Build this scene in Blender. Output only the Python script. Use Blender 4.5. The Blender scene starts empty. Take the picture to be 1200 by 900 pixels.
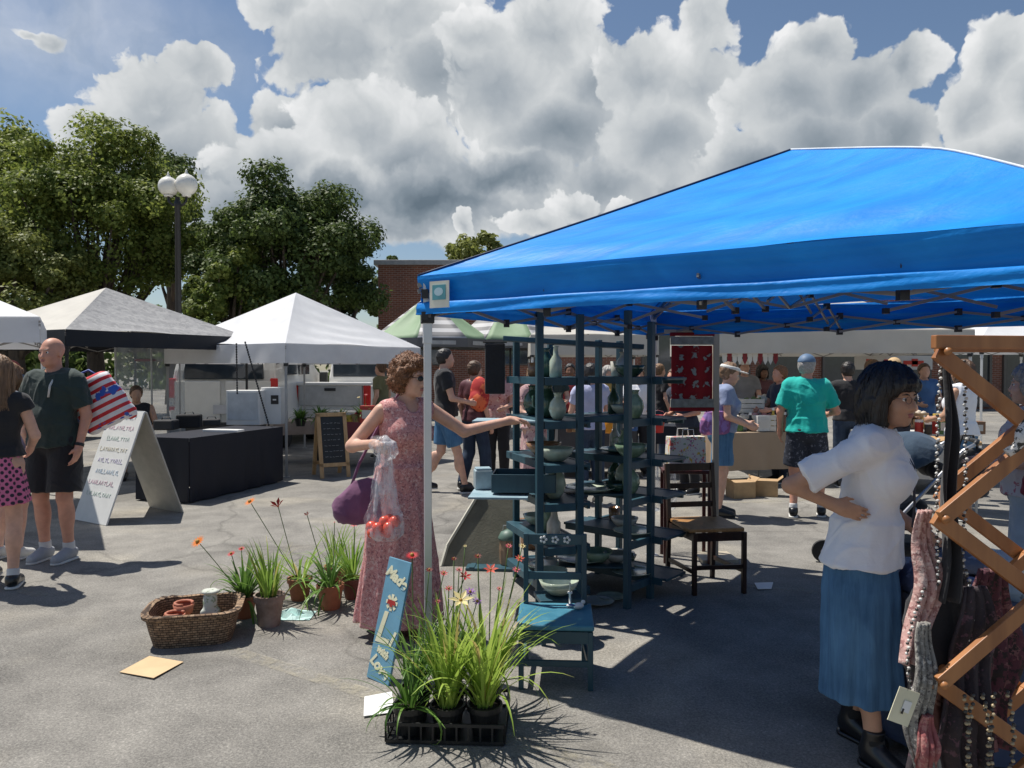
import bpy, math, random
import numpy as np
from mathutils import Matrix, Vector
random.seed(7); RNG = np.random.default_rng(11)
scene = bpy.context.scene
COL = scene.collection
R = math.radians
CAMH = 1.58; PITCH = R(-1.15); FPX = 900.0
def ray(px, py):
    dx = (px-600)/FPX; dz = (450-py)/FPX
    return (dx, math.cos(PITCH)-math.sin(PITCH)*dz, math.sin(PITCH)+math.cos(PITCH)*dz)
def G(px, py, z=0.0):
    r = ray(px, py); t = (z-CAMH)/r[2]
    return (r[0]*t, r[1]*t, z)
def Q(px, py, Y):
    r = ray(px, py); t = Y/r[1]
    return (r[0]*t, Y, CAMH+r[2]*t)
def V(*a): return np.array(a, float)
def nrm(v):
    v = np.asarray(v, float); return v/(np.linalg.norm(v)+1e-9)

# ---------------------------------------------------------------- tagging
ROOTM = {}
def tag(o, label=None, cat=None, group=None, kind=None):
    if label: o['label'] = label
    if cat: o['category'] = cat
    if group: o['group'] = group
    if kind: o['kind'] = kind
    return o
def thing(name, label, cat, loc=(0,0,0), rz=0.0, group=None):
    o = bpy.data.objects.new(name, None); COL.objects.link(o)
    o.empty_display_size = 0.1
    o.location = loc; o.rotation_euler = (0,0,rz)
    ROOTM[o.name] = Matrix.Translation(Vector(loc)) @ Matrix.Rotation(rz, 4, 'Z')
    return tag(o, label, cat, group)
def dup(root, loc, rz, label=None, group=None):
    r = root.copy(); COL.objects.link(r); r.location = loc; r.rotation_euler = (0,0,rz)
    ROOTM[r.name] = Matrix.Translation(Vector(loc)) @ Matrix.Rotation(rz, 4, 'Z')
    if label: r['label'] = label
    if group: r['group'] = group
    for ch in list(root.children):
        c = ch.copy(); COL.objects.link(c); c.parent = r
        for g in list(ch.children):
            d = g.copy(); COL.objects.link(d); d.parent = c
    return r
def link_mesh(name, me, mat, parent=None, smooth=False):
    o = bpy.data.objects.new(name, me); COL.objects.link(o)
    if mat is not None:
        for m in (mat if isinstance(mat, (list, tuple)) else [mat]): me.materials.append(m)
    if smooth: me.polygons.foreach_set('use_smooth', [True]*len(me.polygons))
    if parent is not None:
        o.parent = parent
        if parent.name in ROOTM: ROOTM[o.name] = ROOTM[parent.name]
    return o
def np_mesh(name, verts, quads):
    me = bpy.data.meshes.new(name)
    nv, nf = len(verts), len(quads); k = quads.shape[1]
    me.vertices.add(nv); me.vertices.foreach_set('co', np.asarray(verts, np.float32).ravel())
    me.loops.add(nf*k); me.loops.foreach_set('vertex_index', np.asarray(quads, np.int32).ravel())
    me.polygons.add(nf)
    me.polygons.foreach_set('loop_start', np.arange(0, nf*k, k, dtype=np.int32))
    me.update(calc_edges=True)
    return me

# ---------------------------------------------------------------- mesh collector
class MB:
    def __init__(s): s.v = []; s.f = []; s.mi = []; s.cm = 0
    def add(s, vs, fs):
        b = len(s.v); s.v += [tuple(map(float, p)) for p in vs]
        s.f += [tuple(b+i for i in f) for f in fs]; s.mi += [s.cm]*len(fs); return s
    def box(s, c, size, rz=0.0, M=None):
        x, y, z = [q/2 for q in size]
        cs = [(-x,-y,-z),(x,-y,-z),(x,y,-z),(-x,y,-z),(-x,-y,z),(x,-y,z),(x,y,z),(-x,y,z)]
        ca, sa = math.cos(rz), math.sin(rz)
        out = []
        for p in cs:
            if M is not None:
                q = M @ Vector(p); out.append((q.x+c[0], q.y+c[1], q.z+c[2]))
            else: out.append((p[0]*ca-p[1]*sa+c[0], p[0]*sa+p[1]*ca+c[1], p[2]+c[2]))
        return s.add(out, [(0,3,2,1),(4,5,6,7),(0,1,5,4),(1,2,6,5),(2,3,7,6),(3,0,4,7)])
    def bar(s, a, b, w, h=None, up=(0,0,1)):
        h = h or w; a = V(*a); b = V(*b); d = nrm(b-a)
        u = np.cross(d, up)
        if np.linalg.norm(u) < 1e-3: u = np.cross(d, (1,0,0))
        u = nrm(u); n = np.cross(u, d)
        out = []
        for p in (a, b):
            for q, r in ((-1,-1),(1,-1),(1,1),(-1,1)): out.append(p+u*q*w/2+n*r*h/2)
        return s.add(out, [(0,1,2,3),(7,6,5,4),(0,4,5,1),(1,5,6,2),(2,6,7,3),(3,7,4,0)])
    def tube(s, pts, r, n=8, cap=True):
        pts = [V(*p) for p in pts]; m = len(pts)
        rs = list(r) if hasattr(r, '__len__') else [r]*m
        b = []; ref = None
        for i, p in enumerate(pts):
            d = nrm(pts[min(i+1, m-1)]-pts[max(i-1, 0)])
            if ref is None:
                ref = np.cross(d, (0,0,1))
                if np.linalg.norm(ref) < .05: ref = np.cross(d, (0,1,0))
            u = nrm(ref-d*np.dot(ref, d)); w = np.cross(d, u); ref = u
            for k in range(n):
                a = 2*math.pi*k/n; b.append(p+(u*math.cos(a)+w*math.sin(a))*rs[i])
        fs = [(i*n+k, i*n+(k+1)%n, (i+1)*n+(k+1)%n, (i+1)*n+k) for i in range(m-1) for k in range(n)]
        if cap: fs += [tuple(range(n))[::-1], tuple((m-1)*n+k for k in range(n))]
        return s.add(b, fs)
    def lathe(s, prof, c=(0,0,0), n=20, sx=1, sy=1):
        b = []
        for r, z in prof:
            for k in range(n):
                a = 2*math.pi*k/n; b.append((c[0]+r*sx*math.cos(a), c[1]+r*sy*math.sin(a), c[2]+z))
        m = len(prof)
        fs = [(i*n+k, i*n+(k+1)%n, (i+1)*n+(k+1)%n, (i+1)*n+k) for i in range(m-1) for k in range(n)]
        fs += [tuple(range(n))[::-1], tuple((m-1)*n+k for k in range(n))]
        return s.add(b, fs)
    def sphere(s, c, r, n=12, m=8):
        rr = r if hasattr(r, '__len__') else (r, r, r)
        b = [(c[0], c[1], c[2]-rr[2])]
        for i in range(1, m):
            t = math.pi*i/m
            for k in range(n):
                a = 2*math.pi*k/n
                b.append((c[0]+rr[0]*math.sin(t)*math.cos(a), c[1]+rr[1]*math.sin(t)*math.sin(a), c[2]-rr[2]*math.cos(t)))
        b.append((c[0], c[1], c[2]+rr[2])); L = len(b)-1
        fs = [(0, 1+(k+1)%n, 1+k) for k in range(n)]
        fs += [(1+i*n+k, 1+i*n+(k+1)%n, 1+(i+1)*n+(k+1)%n, 1+(i+1)*n+k) for i in range(m-2) for k in range(n)]
        fs += [(L, 1+(m-2)*n+k, 1+(m-2)*n+(k+1)%n) for k in range(n)]
        return s.add(b, fs)
    def grid(s, P, nu, nv):
        """P(i,j) -> point, (nu+1)x(nv+1)"""
        vs = [P(i/nu, j/nv) for i in range(nu+1) for j in range(nv+1)]
        fs = [(i*(nv+1)+j, (i+1)*(nv+1)+j, (i+1)*(nv+1)+j+1, i*(nv+1)+j+1) for i in range(nu) for j in range(nv)]
        return s.add(vs, fs)
    def prism(s, poly, y0, y1, axes='xz'):
        """extrude polygon (in x,z) along y"""
        n = len(poly)
        vs = [(p[0], y0, p[1]) for p in poly]+[(p[0], y1, p[1]) for p in poly]
        fs = [tuple(range(n)), tuple(range(n, 2*n))[::-1]]+[(i, i+n, (i+1)%n+n, (i+1)%n) for i in range(n)]
        return s.add(vs, fs)
    def blade(s, base, az, L, w, lean=.3, droop=1.0, n=7, fold=.25):
        """a strap-like leaf: arches over from base"""
        p = V(*base); el = math.pi/2-lean; st = L/n; vs = []
        ax = V(math.cos(az), math.sin(az), 0); sd = V(-math.sin(az), math.cos(az), 0)
        for i in range(n+1):
            t = i/n; wd = w*(0.55+.45*math.sin(min(1, t*2.2)*math.pi/2))*(1-max(0, t-.35)/.65)**.8*.5+.0004
            up = ax*(-math.sin(el))+V(0,0,math.cos(el))
            vs += [p-sd*wd+up*wd*fold, p, p+sd*wd+up*wd*fold]
            p = p+(ax*math.cos(el)+V(0,0,math.sin(el)))*st
            el -= droop*(.4+1.6*t)/n
        fs = []
        for i in range(n):
            a = i*3
            fs += [(a, a+1, a+4, a+3), (a+1, a+2, a+5, a+4)]
        return s.add(vs, fs)
    def build(s, name, mat, parent=None, w=False, bevel=0, smooth=False, solid=0, weld=False):
        vs = s.v
        if w and parent is not None and parent.name in ROOTM:
            Mi = ROOTM[parent.name].inverted(); vs = [tuple(Mi @ Vector(p)) for p in vs]
        me = bpy.data.meshes.new(name); me.from_pydata(vs, [], s.f); me.update()
        o = link_mesh(name, me, mat, parent, smooth)
        if any(s.mi): me.polygons.foreach_set('material_index', s.mi)
        if solid:
            m = o.modifiers.new('solid', 'SOLIDIFY'); m.thickness = solid; m.offset = 0
        if bevel:
            m = o.modifiers.new('bevel', 'BEVEL'); m.width = bevel; m.segments = 2; m.limit_method = 'ANGLE'
        return o

# ---------------------------------------------------------------- materials
def newmat(name):
    m = bpy.data.materials.new(name); m.use_nodes = True
    nt = m.node_tree; b = nt.nodes['Principled BSDF']; return m, nt, b
def N(nt, t, **kw):
    n = nt.nodes.new(t)
    for k, v in kw.items():
        if k.startswith('i_'):
            key = k[2:]; key = int(key) if key.isdigit() else key.replace('_', ' ')
            n.inputs[key].default_value = v
        else: setattr(n, k, v)
    return n
def ramp(nt, stops, interp='LINEAR'):
    n = nt.nodes.new('ShaderNodeValToRGB'); n.color_ramp.interpolation = interp
    e = n.color_ramp.elements
    while len(e) < len(stops): e.new(.5)
    for q, (p, c) in zip(e, stops):
        q.position = p; q.color = c if len(c) == 4 else (*c, 1)
    return n
def c4(c, k=1.0): return (min(1, c[0]*k), min(1, c[1]*k), min(1, c[2]*k), 1)
MATS = {}
def M(name, col=(.5,.5,.5), rough=.6, var=.15, scale=6, bump=0, bscale=60, metal=0, spec=.5, trans=0, sheen=0, stretch=(1,1,1), col2=None, coat=0):
    if name in MATS: return MATS[name]
    m, nt, b = newmat(name); L = nt.links.new
    tc = N(nt, 'ShaderNodeTexCoord'); mp = N(nt, 'ShaderNodeMapping'); mp.inputs['Scale'].default_value = stretch
    L(tc.outputs['Object'], mp.inputs[0])
    nz = N(nt, 'ShaderNodeTexNoise', i_Scale=scale, i_Detail=6.0, i_Roughness=.6); L(mp.outputs[0], nz.inputs['Vector'])
    rp = ramp(nt, [(.3, c4(col, 1-var)), (.7, c4(col2) if col2 else c4(col, 1+var))]); L(nz.outputs[0], rp.inputs[0])
    L(rp.outputs[0], b.inputs['Base Color'])
    b.inputs['Roughness'].default_value = rough; b.inputs['Metallic'].default_value = metal
    b.inputs['Specular IOR Level'].default_value = spec
    if coat: b.inputs['Coat Weight'].default_value = coat
    if sheen: b.inputs['Sheen Weight'].default_value = sheen
    if bump:
        n2 = N(nt, 'ShaderNodeTexNoise', i_Scale=bscale, i_Detail=4.0); L(mp.outputs[0], n2.inputs['Vector'])
        bp = N(nt, 'ShaderNodeBump', i_Strength=bump, i_Distance=.01); L(n2.outputs[0], bp.inputs['Height']); L(bp.outputs[0], b.inputs['Normal'])
    if trans:
        tr = N(nt, 'ShaderNodeBsdfTranslucent'); L(rp.outputs[0], tr.inputs[0])
        mx = N(nt, 'ShaderNodeMixShader', i_Fac=trans); L(b.outputs[0], mx.inputs[1]); L(tr.outputs[0], mx.inputs[2])
        L(mx.outputs[0], nt.nodes['Material Output'].inputs[0])
    MATS[name] = m; return m
def M_spots(name, base, spots, scale=40, thr=.45, rough=.8, bump=.2, detail=3):
    """print fabric: base with blotches of several colours"""
    if name in MATS: return MATS[name]
    m, nt, b = newmat(name); L = nt.links.new
    tc = N(nt, 'ShaderNodeTexCoord'); col = None; prev = N(nt, 'ShaderNodeRGB'); prev.outputs[0].default_value = c4(base); out = prev.outputs[0]
    for i, c in enumerate(spots):
        mp = N(nt, 'ShaderNodeMapping'); mp.inputs['Location'].default_value = (i*7.3, i*3.1, i*1.7); L(tc.outputs['Object'], mp.inputs[0])
        nz = N(nt, 'ShaderNodeTexNoise', i_Scale=scale*(1+.3*i), i_Detail=detail, i_Roughness=.7); L(mp.outputs[0], nz.inputs['Vector'])
        rp = ramp(nt, [(1-thr-.02, (0,0,0)), (1-thr+.02, (1,1,1))]); L(nz.outputs[0], rp.inputs[0])
        mx = N(nt, 'ShaderNodeMix', data_type='RGBA'); L(rp.outputs[0], mx.inputs[0]); L(out, mx.inputs[6]); mx.inputs[7].default_value = c4(c); out = mx.outputs[2]
    L(out, b.inputs['Base Color']); b.inputs['Roughness'].default_value = rough
    n2 = N(nt, 'ShaderNodeTexNoise', i_Scale=14, i_Detail=4.0); L(tc.outputs['Object'], n2.inputs['Vector'])
    bp = N(nt, 'ShaderNodeBump', i_Strength=bump, i_Distance=.02); L(n2.outputs[0], bp.inputs['Height']); L(bp.outputs[0], b.inputs['Normal'])
    MATS[name] = m; return m
def M_leaf(name, c1, c2, trans=.35, rough=.55, scale=.35, dry=None):
    if name in MATS: return MATS[name]
    m, nt, b = newmat(name); L = nt.links.new
    g = N(nt, 'ShaderNodeNewGeometry'); tc = N(nt, 'ShaderNodeTexCoord')
    nz = N(nt, 'ShaderNodeTexNoise', i_Scale=scale, i_Detail=3.0); L(tc.outputs['Object'], nz.inputs['Vector'])
    ad = N(nt, 'ShaderNodeMath', operation='ADD'); L(g.outputs['Random Per Island'], ad.inputs[0]); L(nz.outputs[0], ad.inputs[1])
    mu = N(nt, 'ShaderNodeMath', operation='MULTIPLY', i_1=.5); L(ad.outputs[0], mu.inputs[0])
    rp = ramp(nt, [(.2, c4(c1)), (.8, c4(c2))] if not dry else [(.2, c4(c1)), (.66, c4(c2)), (.72, c4(dry))]); L(mu.outputs[0], rp.inputs[0]); L(rp.outputs[0], b.inputs['Base Color'])
    b.inputs['Roughness'].default_value = rough; b.inputs['Specular IOR Level'].default_value = .3
    tr = N(nt, 'ShaderNodeBsdfTranslucent'); L(rp.outputs[0], tr.inputs[0])
    mx = N(nt, 'ShaderNodeMixShader', i_Fac=trans); L(b.outputs[0], mx.inputs[1]); L(tr.outputs[0], mx.inputs[2])
    L(mx.outputs[0], nt.nodes['Material Output'].inputs[0]); MATS[name] = m; return m
def M_wood(name, c1, c2, rough=.5, scale=18, axis=(1,1,.12), bump=.2):
    if name in MATS: return MATS[name]
    m, nt, b = newmat(name); L = nt.links.new
    tc = N(nt, 'ShaderNodeTexCoord'); mp = N(nt, 'ShaderNodeMapping'); mp.inputs['Scale'].default_value = axis
    L(tc.outputs['Object'], mp.inputs[0])
    nz = N(nt, 'ShaderNodeTexNoise', i_Scale=scale, i_Detail=8.0, i_Distortion=.6); L(mp.outputs[0], nz.inputs['Vector'])
    rp = ramp(nt, [(.3, c4(c1)), (.7, c4(c2))]); L(nz.outputs[0], rp.inputs[0]); L(rp.outputs[0], b.inputs['Base Color'])
    b.inputs['Roughness'].default_value = rough
    bp = N(nt, 'ShaderNodeBump', i_Strength=bump, i_Distance=.004); L(nz.outputs[0], bp.inputs['Height']); L(bp.outputs[0], b.inputs['Normal'])
    MATS[name] = m; return m
def M_check(name, ca, cb, scale=30, cc=None, rough=.8):
    if name in MATS: return MATS[name]
    m, nt, b = newmat(name); L = nt.links.new
    tc = N(nt, 'ShaderNodeTexCoord'); mp = N(nt, 'ShaderNodeMapping'); mp.inputs['Rotation'].default_value = (0, 0, 0); L(tc.outputs['Object'], mp.inputs[0])
    sx = N(nt, 'ShaderNodeSeparateXYZ'); L(mp.outputs[0], sx.inputs[0])
    # angle round the body, height -> diamond lattice
    at = N(nt, 'ShaderNodeMath', operation='ARCTAN2'); L(sx.outputs[0], at.inputs[0]); L(sx.outputs[1], at.inputs[1])
    mu = N(nt, 'ShaderNodeMath', operation='MULTIPLY', i_1=.17); L(at.outputs[0], mu.inputs[0])
    cx = N(nt, 'ShaderNodeCombineXYZ'); L(mu.outputs[0], cx.inputs[0]); L(sx.outputs[2], cx.inputs[1])
    m2 = N(nt, 'ShaderNodeMapping'); m2.inputs['Rotation'].default_value = (0, 0, R(45)); L(cx.outputs[0], m2.inputs[0])
    ck = N(nt, 'ShaderNodeTexVoronoi', i_Scale=scale, i_Randomness=0.0); L(m2.outputs[0], ck.inputs['Vector'])
    rp = ramp(nt, [(.30, c4(cb)), (.36, c4(ca))]); L(ck.outputs['Distance'], rp.inputs[0]); L(rp.outputs[0], b.inputs['Base Color'])
    b.inputs['Roughness'].default_value = rough; MATS[name] = m; return m
# ---------------------------------------------------------------- signed distance modelling -> one continuous mesh
def rc(a, b, ra, rb, k=.02, cuts=(), sub=False): return ('rc', V(*a), V(*b), ra, rb, k, cuts, sub)
def el(c, r, k=.02, ax=None, cuts=(), sub=False): return ('el', V(*c), V(*r), ax, k, cuts, sub)
def fr(a, b, prof, k=.02, folds=(0,0,0), cuts=(), yo=0, sub=False):
    """vertical-ish elliptical tube; prof [(t,rx,ry)], folds (count, amp, phase)"""
    return ('fr', V(*a), V(*b), prof, folds, k, cuts, sub)
def sdf_mesh(name, prims, vox, mat, parent, disp=None, smooth=True):
    lo = V(9,9,9); hi = -lo
    bbs = []
    for p in prims:
        if p[0] == 'rc': r = max(p[3], p[4]); a = np.minimum(p[1], p[2])-r; b = np.maximum(p[1], p[2])+r
        elif p[0] == 'el':
            r = p[2].max() if p[3] is not None else p[2]; a = p[1]-r; b = p[1]+r
        else:
            mx = max(max(q[1], q[2]) for q in p[3])+p[4][1]*1.5
            a = np.minimum(p[1], p[2])-V(mx, mx, .0); b = np.maximum(p[1], p[2])+V(mx, mx, .0)
        bbs.append((a, b))
        if not p[-1]: lo = np.minimum(lo, a); hi = np.maximum(hi, b)
    lo = lo-3*vox; hi = hi+3*vox
    n = np.ceil((hi-lo)/vox).astype(int)+1
    F = np.full(n, .25, np.float32)
    ax = [lo[i]+vox*np.arange(n[i], dtype=np.float32) for i in range(3)]
    for p, (a, b) in zip(prims, bbs):
        k = p[-3]; mg = k+3*vox
        i0 = np.maximum(0, np.floor((a-mg-lo)/vox).astype(int)); i1 = np.minimum(n, np.ceil((b+mg-lo)/vox).astype(int)+1)
        if (i1 <= i0).any(): continue
        X, Y, Z = np.meshgrid(ax[0][i0[0]:i1[0]], ax[1][i0[1]:i1[1]], ax[2][i0[2]:i1[2]], indexing='ij')
        if p[0] == 'rc':
            A, B, ra, rb = p[1:5]; d = B-A; L2 = float(d@d)+1e-9
            t = np.clip(((X-A[0])*d[0]+(Y-A[1])*d[1]+(Z-A[2])*d[2])/L2, 0, 1)
            D = np.sqrt((X-A[0]-t*d[0])**2+(Y-A[1]-t*d[1])**2+(Z-A[2]-t*d[2])**2)-(ra+(rb-ra)*t)
        elif p[0] == 'el':
            c, r, axx = p[1:4]; x, y, z = X-c[0], Y-c[1], Z-c[2]
            if axx is not None: x, y, z = [x*axx[q][0]+y*axx[q][1]+z*axx[q][2] for q in range(3)]
            k0 = np.sqrt((x/r[0])**2+(y/r[1])**2+(z/r[2])**2)+1e-6
            k1 = np.sqrt((x/r[0]**2)**2+(y/r[1]**2)**2+(z/r[2]**2)**2)+1e-6
            D = k0*(k0-1)/k1
        else:
            A, B, prof, fo = p[1:5]; dz = B[2]-A[2]; t = (Z-A[2])/dz; tc = np.clip(t, 0, 1)
            ts = [q[0] for q in prof]
            rx = np.interp(tc, ts, [q[1] for q in prof]); ry = np.interp(tc, ts, [q[2] for q in prof])
            x = X-(A[0]+(B[0]-A[0])*tc); y = Y-(A[1]+(B[1]-A[1])*tc)
            rho = np.sqrt((x/rx)**2+(y/ry)**2)+1e-6; D = (rho-1)*np.minimum(rx, ry)
            if fo[1]:
                th = np.arctan2(y, x); ph = fo[2]
                D = D+fo[1]*(.3+tc*1.0)*(np.sin(fo[0]*th+ph+1.3*np.sin(2*th+Z*3))*.7+.5*np.sin((fo[0]*1.7)*th+2*ph-Z*4))
            D = np.maximum(D, np.maximum(-t, t-1)*abs(dz))
        for (cp, cn) in p[-2]:
            D = np.maximum(D, (X-cp[0])*cn[0]+(Y-cp[1])*cn[1]+(Z-cp[2])*cn[2])
        S = F[i0[0]:i1[0], i0[1]:i1[1], i0[2]:i1[2]]
        if p[-1]: S[...] = np.maximum(S, -D)
        else:
            h = np.maximum(k-np.abs(S-D), 0)/k
            S[...] = np.minimum(S, D)-h*h*k*.25
    sg = F < 0
    c8 = [(i, j, k) for i in (0,1) for j in (0,1) for k in (0,1)]
    sh = [sg[i:n[0]-1+i, j:n[1]-1+j, k:n[2]-1+k] for i, j, k in c8]
    cnt = np.zeros(sh[0].shape, np.int8)
    for q in sh: cnt += q
    act = (cnt > 0) & (cnt < 8)
    idx = np.argwhere(act)
    if not len(idx): return None
    vid = np.full(act.shape, -1, np.int32); vid[act] = np.arange(len(idx))
    ps = np.zeros((len(idx), 3)); pc = np.zeros(len(idx))
    for a in c8:
        for q in range(3):
            if a[q]: continue
            b = list(a); b[q] = 1
            ia = idx+np.array(a); ib = idx+np.array(b)
            fa = F[ia[:,0], ia[:,1], ia[:,2]]; fb = F[ib[:,0], ib[:,1], ib[:,2]]
            m = (fa < 0) != (fb < 0)
            t = fa[m]/(fa[m]-fb[m]); pt = np.tile(np.array(a, float), (m.sum(), 1)); pt[:, q] += t
            ps[m] += pt; pc[m] += 1
    verts = lo+(idx+ps/pc[:, None])*vox
    quads = []
    for q in range(3):
        sa = [slice(None)]*3; sb = [slice(None)]*3; sa[q] = slice(0, -1); sb[q] = slice(1, None)
        A = sg[tuple(sa)]; B = sg[tuple(sb)]
        u, w = [(1,2),(2,0),(0,1)][q]
        for m, flip in ((A & ~B, False), (~A & B, True)):
            e = np.argwhere(m); e = e[(e[:, u] > 0) & (e[:, w] > 0) & (e[:, u] < n[u]-1) & (e[:, w] < n[w]-1)]
            if not len(e): continue
            def at(du, dw):
                f = e.copy(); f[:, u] += du; f[:, w] += dw; return vid[f[:,0], f[:,1], f[:,2]]
            qd = np.stack([at(-1,-1), at(0,-1), at(0,0), at(-1,0)], 1)
            quads.append(qd[:, ::-1] if flip else qd)
    quads = np.concatenate(quads); quads = quads[(quads >= 0).all(1)]
    # one light smoothing pass
    acc = np.zeros_like(verts); num = np.zeros(len(verts))
    for i in range(4):
        a, b = quads[:, i], quads[:, (i+1)%4]
        for s_, t_ in ((a, b), (b, a)):
            np.add.at(acc, s_, verts[t_]); np.add.at(num, s_, 1)
    verts = verts*.55+.45*acc/np.maximum(num, 1)[:, None]
    if disp is not None:
        me = np_mesh(name, verts, quads); nn = np.zeros(len(verts)*3, np.float32); me.vertex_normals.foreach_get('vector', nn)
        verts = verts+nn.reshape(-1, 3)*disp(verts)[:, None]; bpy.data.meshes.remove(me)
    me = np_mesh(name, verts, quads)
    return link_mesh(name, me, mat, parent, smooth)
def wrinkle(amp, f=22, seed=0, vert=.35):
    r = np.random.default_rng(seed); ks = [nrm(r.normal(size=3)*V(1,1,vert))*f*r.uniform(.6, 2.2) for _ in range(6)]; ph = r.uniform(0, 6, 6)
    k2 = [nrm(r.normal(size=3)*V(1,1,vert*1.6))*f*r.uniform(1.8, 3.6) for _ in range(5)]; p2 = r.uniform(0, 6, 5)
    def D(v):
        w = v+.02*np.sin(v[:, [1,2,0]]*17+seed); o = np.zeros(len(v))
        for k, p in zip(ks, ph):
            s = np.sin(w@k+p+1.5*np.sin(w@np.roll(k, 1)*.4)); o += np.sign(s)*np.abs(s)**1.5
        q = np.zeros(len(v))
        for k, p in zip(k2, p2):       # sharp creases that come and go
            s = np.abs(np.sin(w@k*.5+p+1.8*np.sin(w@np.roll(k, 1)*.25))); g_ = np.clip(np.sin(w@np.roll(k, 2)*.22+p*2), 0, 1); q += ((1-s)**3)*g_
        return amp*(o/3+q*.75)
    return D
def curls(amp, f=90, seed=0):
    r = np.random.default_rng(seed); ks = [nrm(r.normal(size=3))*f*r.uniform(.5, 1.8) for _ in range(8)]; ph = r.uniform(0, 6, 8)
    def D(v):
        o = np.zeros(len(v))
        for k, p in zip(ks, ph): o += np.sin(v@k+p+np.sin(v@np.roll(k, 1)*.6))
        return amp*o/3
    return D

SK = {}
def skin(name, col):
    if name in SK: return SK[name]
    m = M('skin_'+name, col, rough=.55, var=.14, scale=14, bump=.12, bscale=160)
    b = m.node_tree.nodes['Principled BSDF']
    b.inputs['Subsurface Weight'].default_value = .12; b.inputs['Subsurface Radius'].default_value = (.5,.2,.1); b.inputs['Subsurface Scale'].default_value = .02
    SK[name] = m; return m
LIGHT = skin('light', (.62,.36,.26)); FAIR = skin('fair', (.72,.45,.34)); TAN = skin('tan', (.50,.28,.18)); RUDDY = skin('ruddy', (.58,.29,.20)); BROWN = skin('brown', (.22,.11,.065))

BASE = dict(pel=(0,0,.95), ab=(0,.01,1.11), ch=(0,0,1.28), nk=(0,-.015,1.475), hd=(0,.02,1.625),
    shR=(.175,-.01,1.415), elR=(.225,-.035,1.14), wrR=(.24,.05,.90), hipR=(.09,0,.93), knR=(.10,.03,.50), anR=(.10,-.02,.085),
    shL=(-.175,-.01,1.415), elL=(-.225,-.035,1.14), wrL=(-.24,.05,.90), hipL=(-.09,0,.93), knL=(-.10,.03,.50), anL=(-.10,-.02,.085))
def hand(w, d, n, s, curl=.35, spread=0, thumb=1, rmin=.0075):
    """palm, four fingers, thumb. d along hand, n palm normal (side the fingers curl to), thumb +1/-1 side"""
    d = nrm(d); n = nrm(n-d*np.dot(n, d)); sd = np.cross(d, n)*thumb
    P = [rc(w-d*.01, w+d*.03, .026*s, .03*s, .02), el(w+d*.055*s, (.041*s, .05*s, .019*s), .015, ax=[sd, d, n])]
    for i, (o, L) in enumerate(((.031,.062),(.011,.072),(-.010,.068),(-.029,.052))):
        b = w+d*(.088-.006*abs(i-1.3))*s+sd*o*s; c = curl*(1+.12*i); p = b
        a = sd*(o*spread)
        for j, (f, r0, r1) in enumerate(((.45,.0098,.0088),(.32,.0088,.0078),(.26,.0078,.0065))):
            ang = c*(.6+j*.9); q = p+(d*math.cos(ang)+n*math.sin(ang)+a)*L*f*1.15*s
            P.append(rc(p-(d*.012*s if j == 0 else 0*d), q, max(rmin, r0*s), max(rmin*.85, r1*s), .003 if j else .006)); p = q
    b = w+d*.022*s+sd*.022*s; q = b+(d*.55+sd*.62+n*.35)*.042*s; e = q+(d*.85+sd*.12+n*.45)*.034*s
    P += [rc(b, q, .014*s, .011*s, .012), rc(q, e, max(rmin, .0105*s), max(rmin, .008*s), .004)]
    return P
def head_axes(yaw=0, pitch=0, roll=0):
    m = Matrix.Rotation(R(yaw), 3, 'Z') @ Matrix.Rotation(R(pitch), 3, 'X') @ Matrix.Rotation(R(roll), 3, 'Y')
    return np.array(m)            # columns = head x,y,z in body frame
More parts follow.
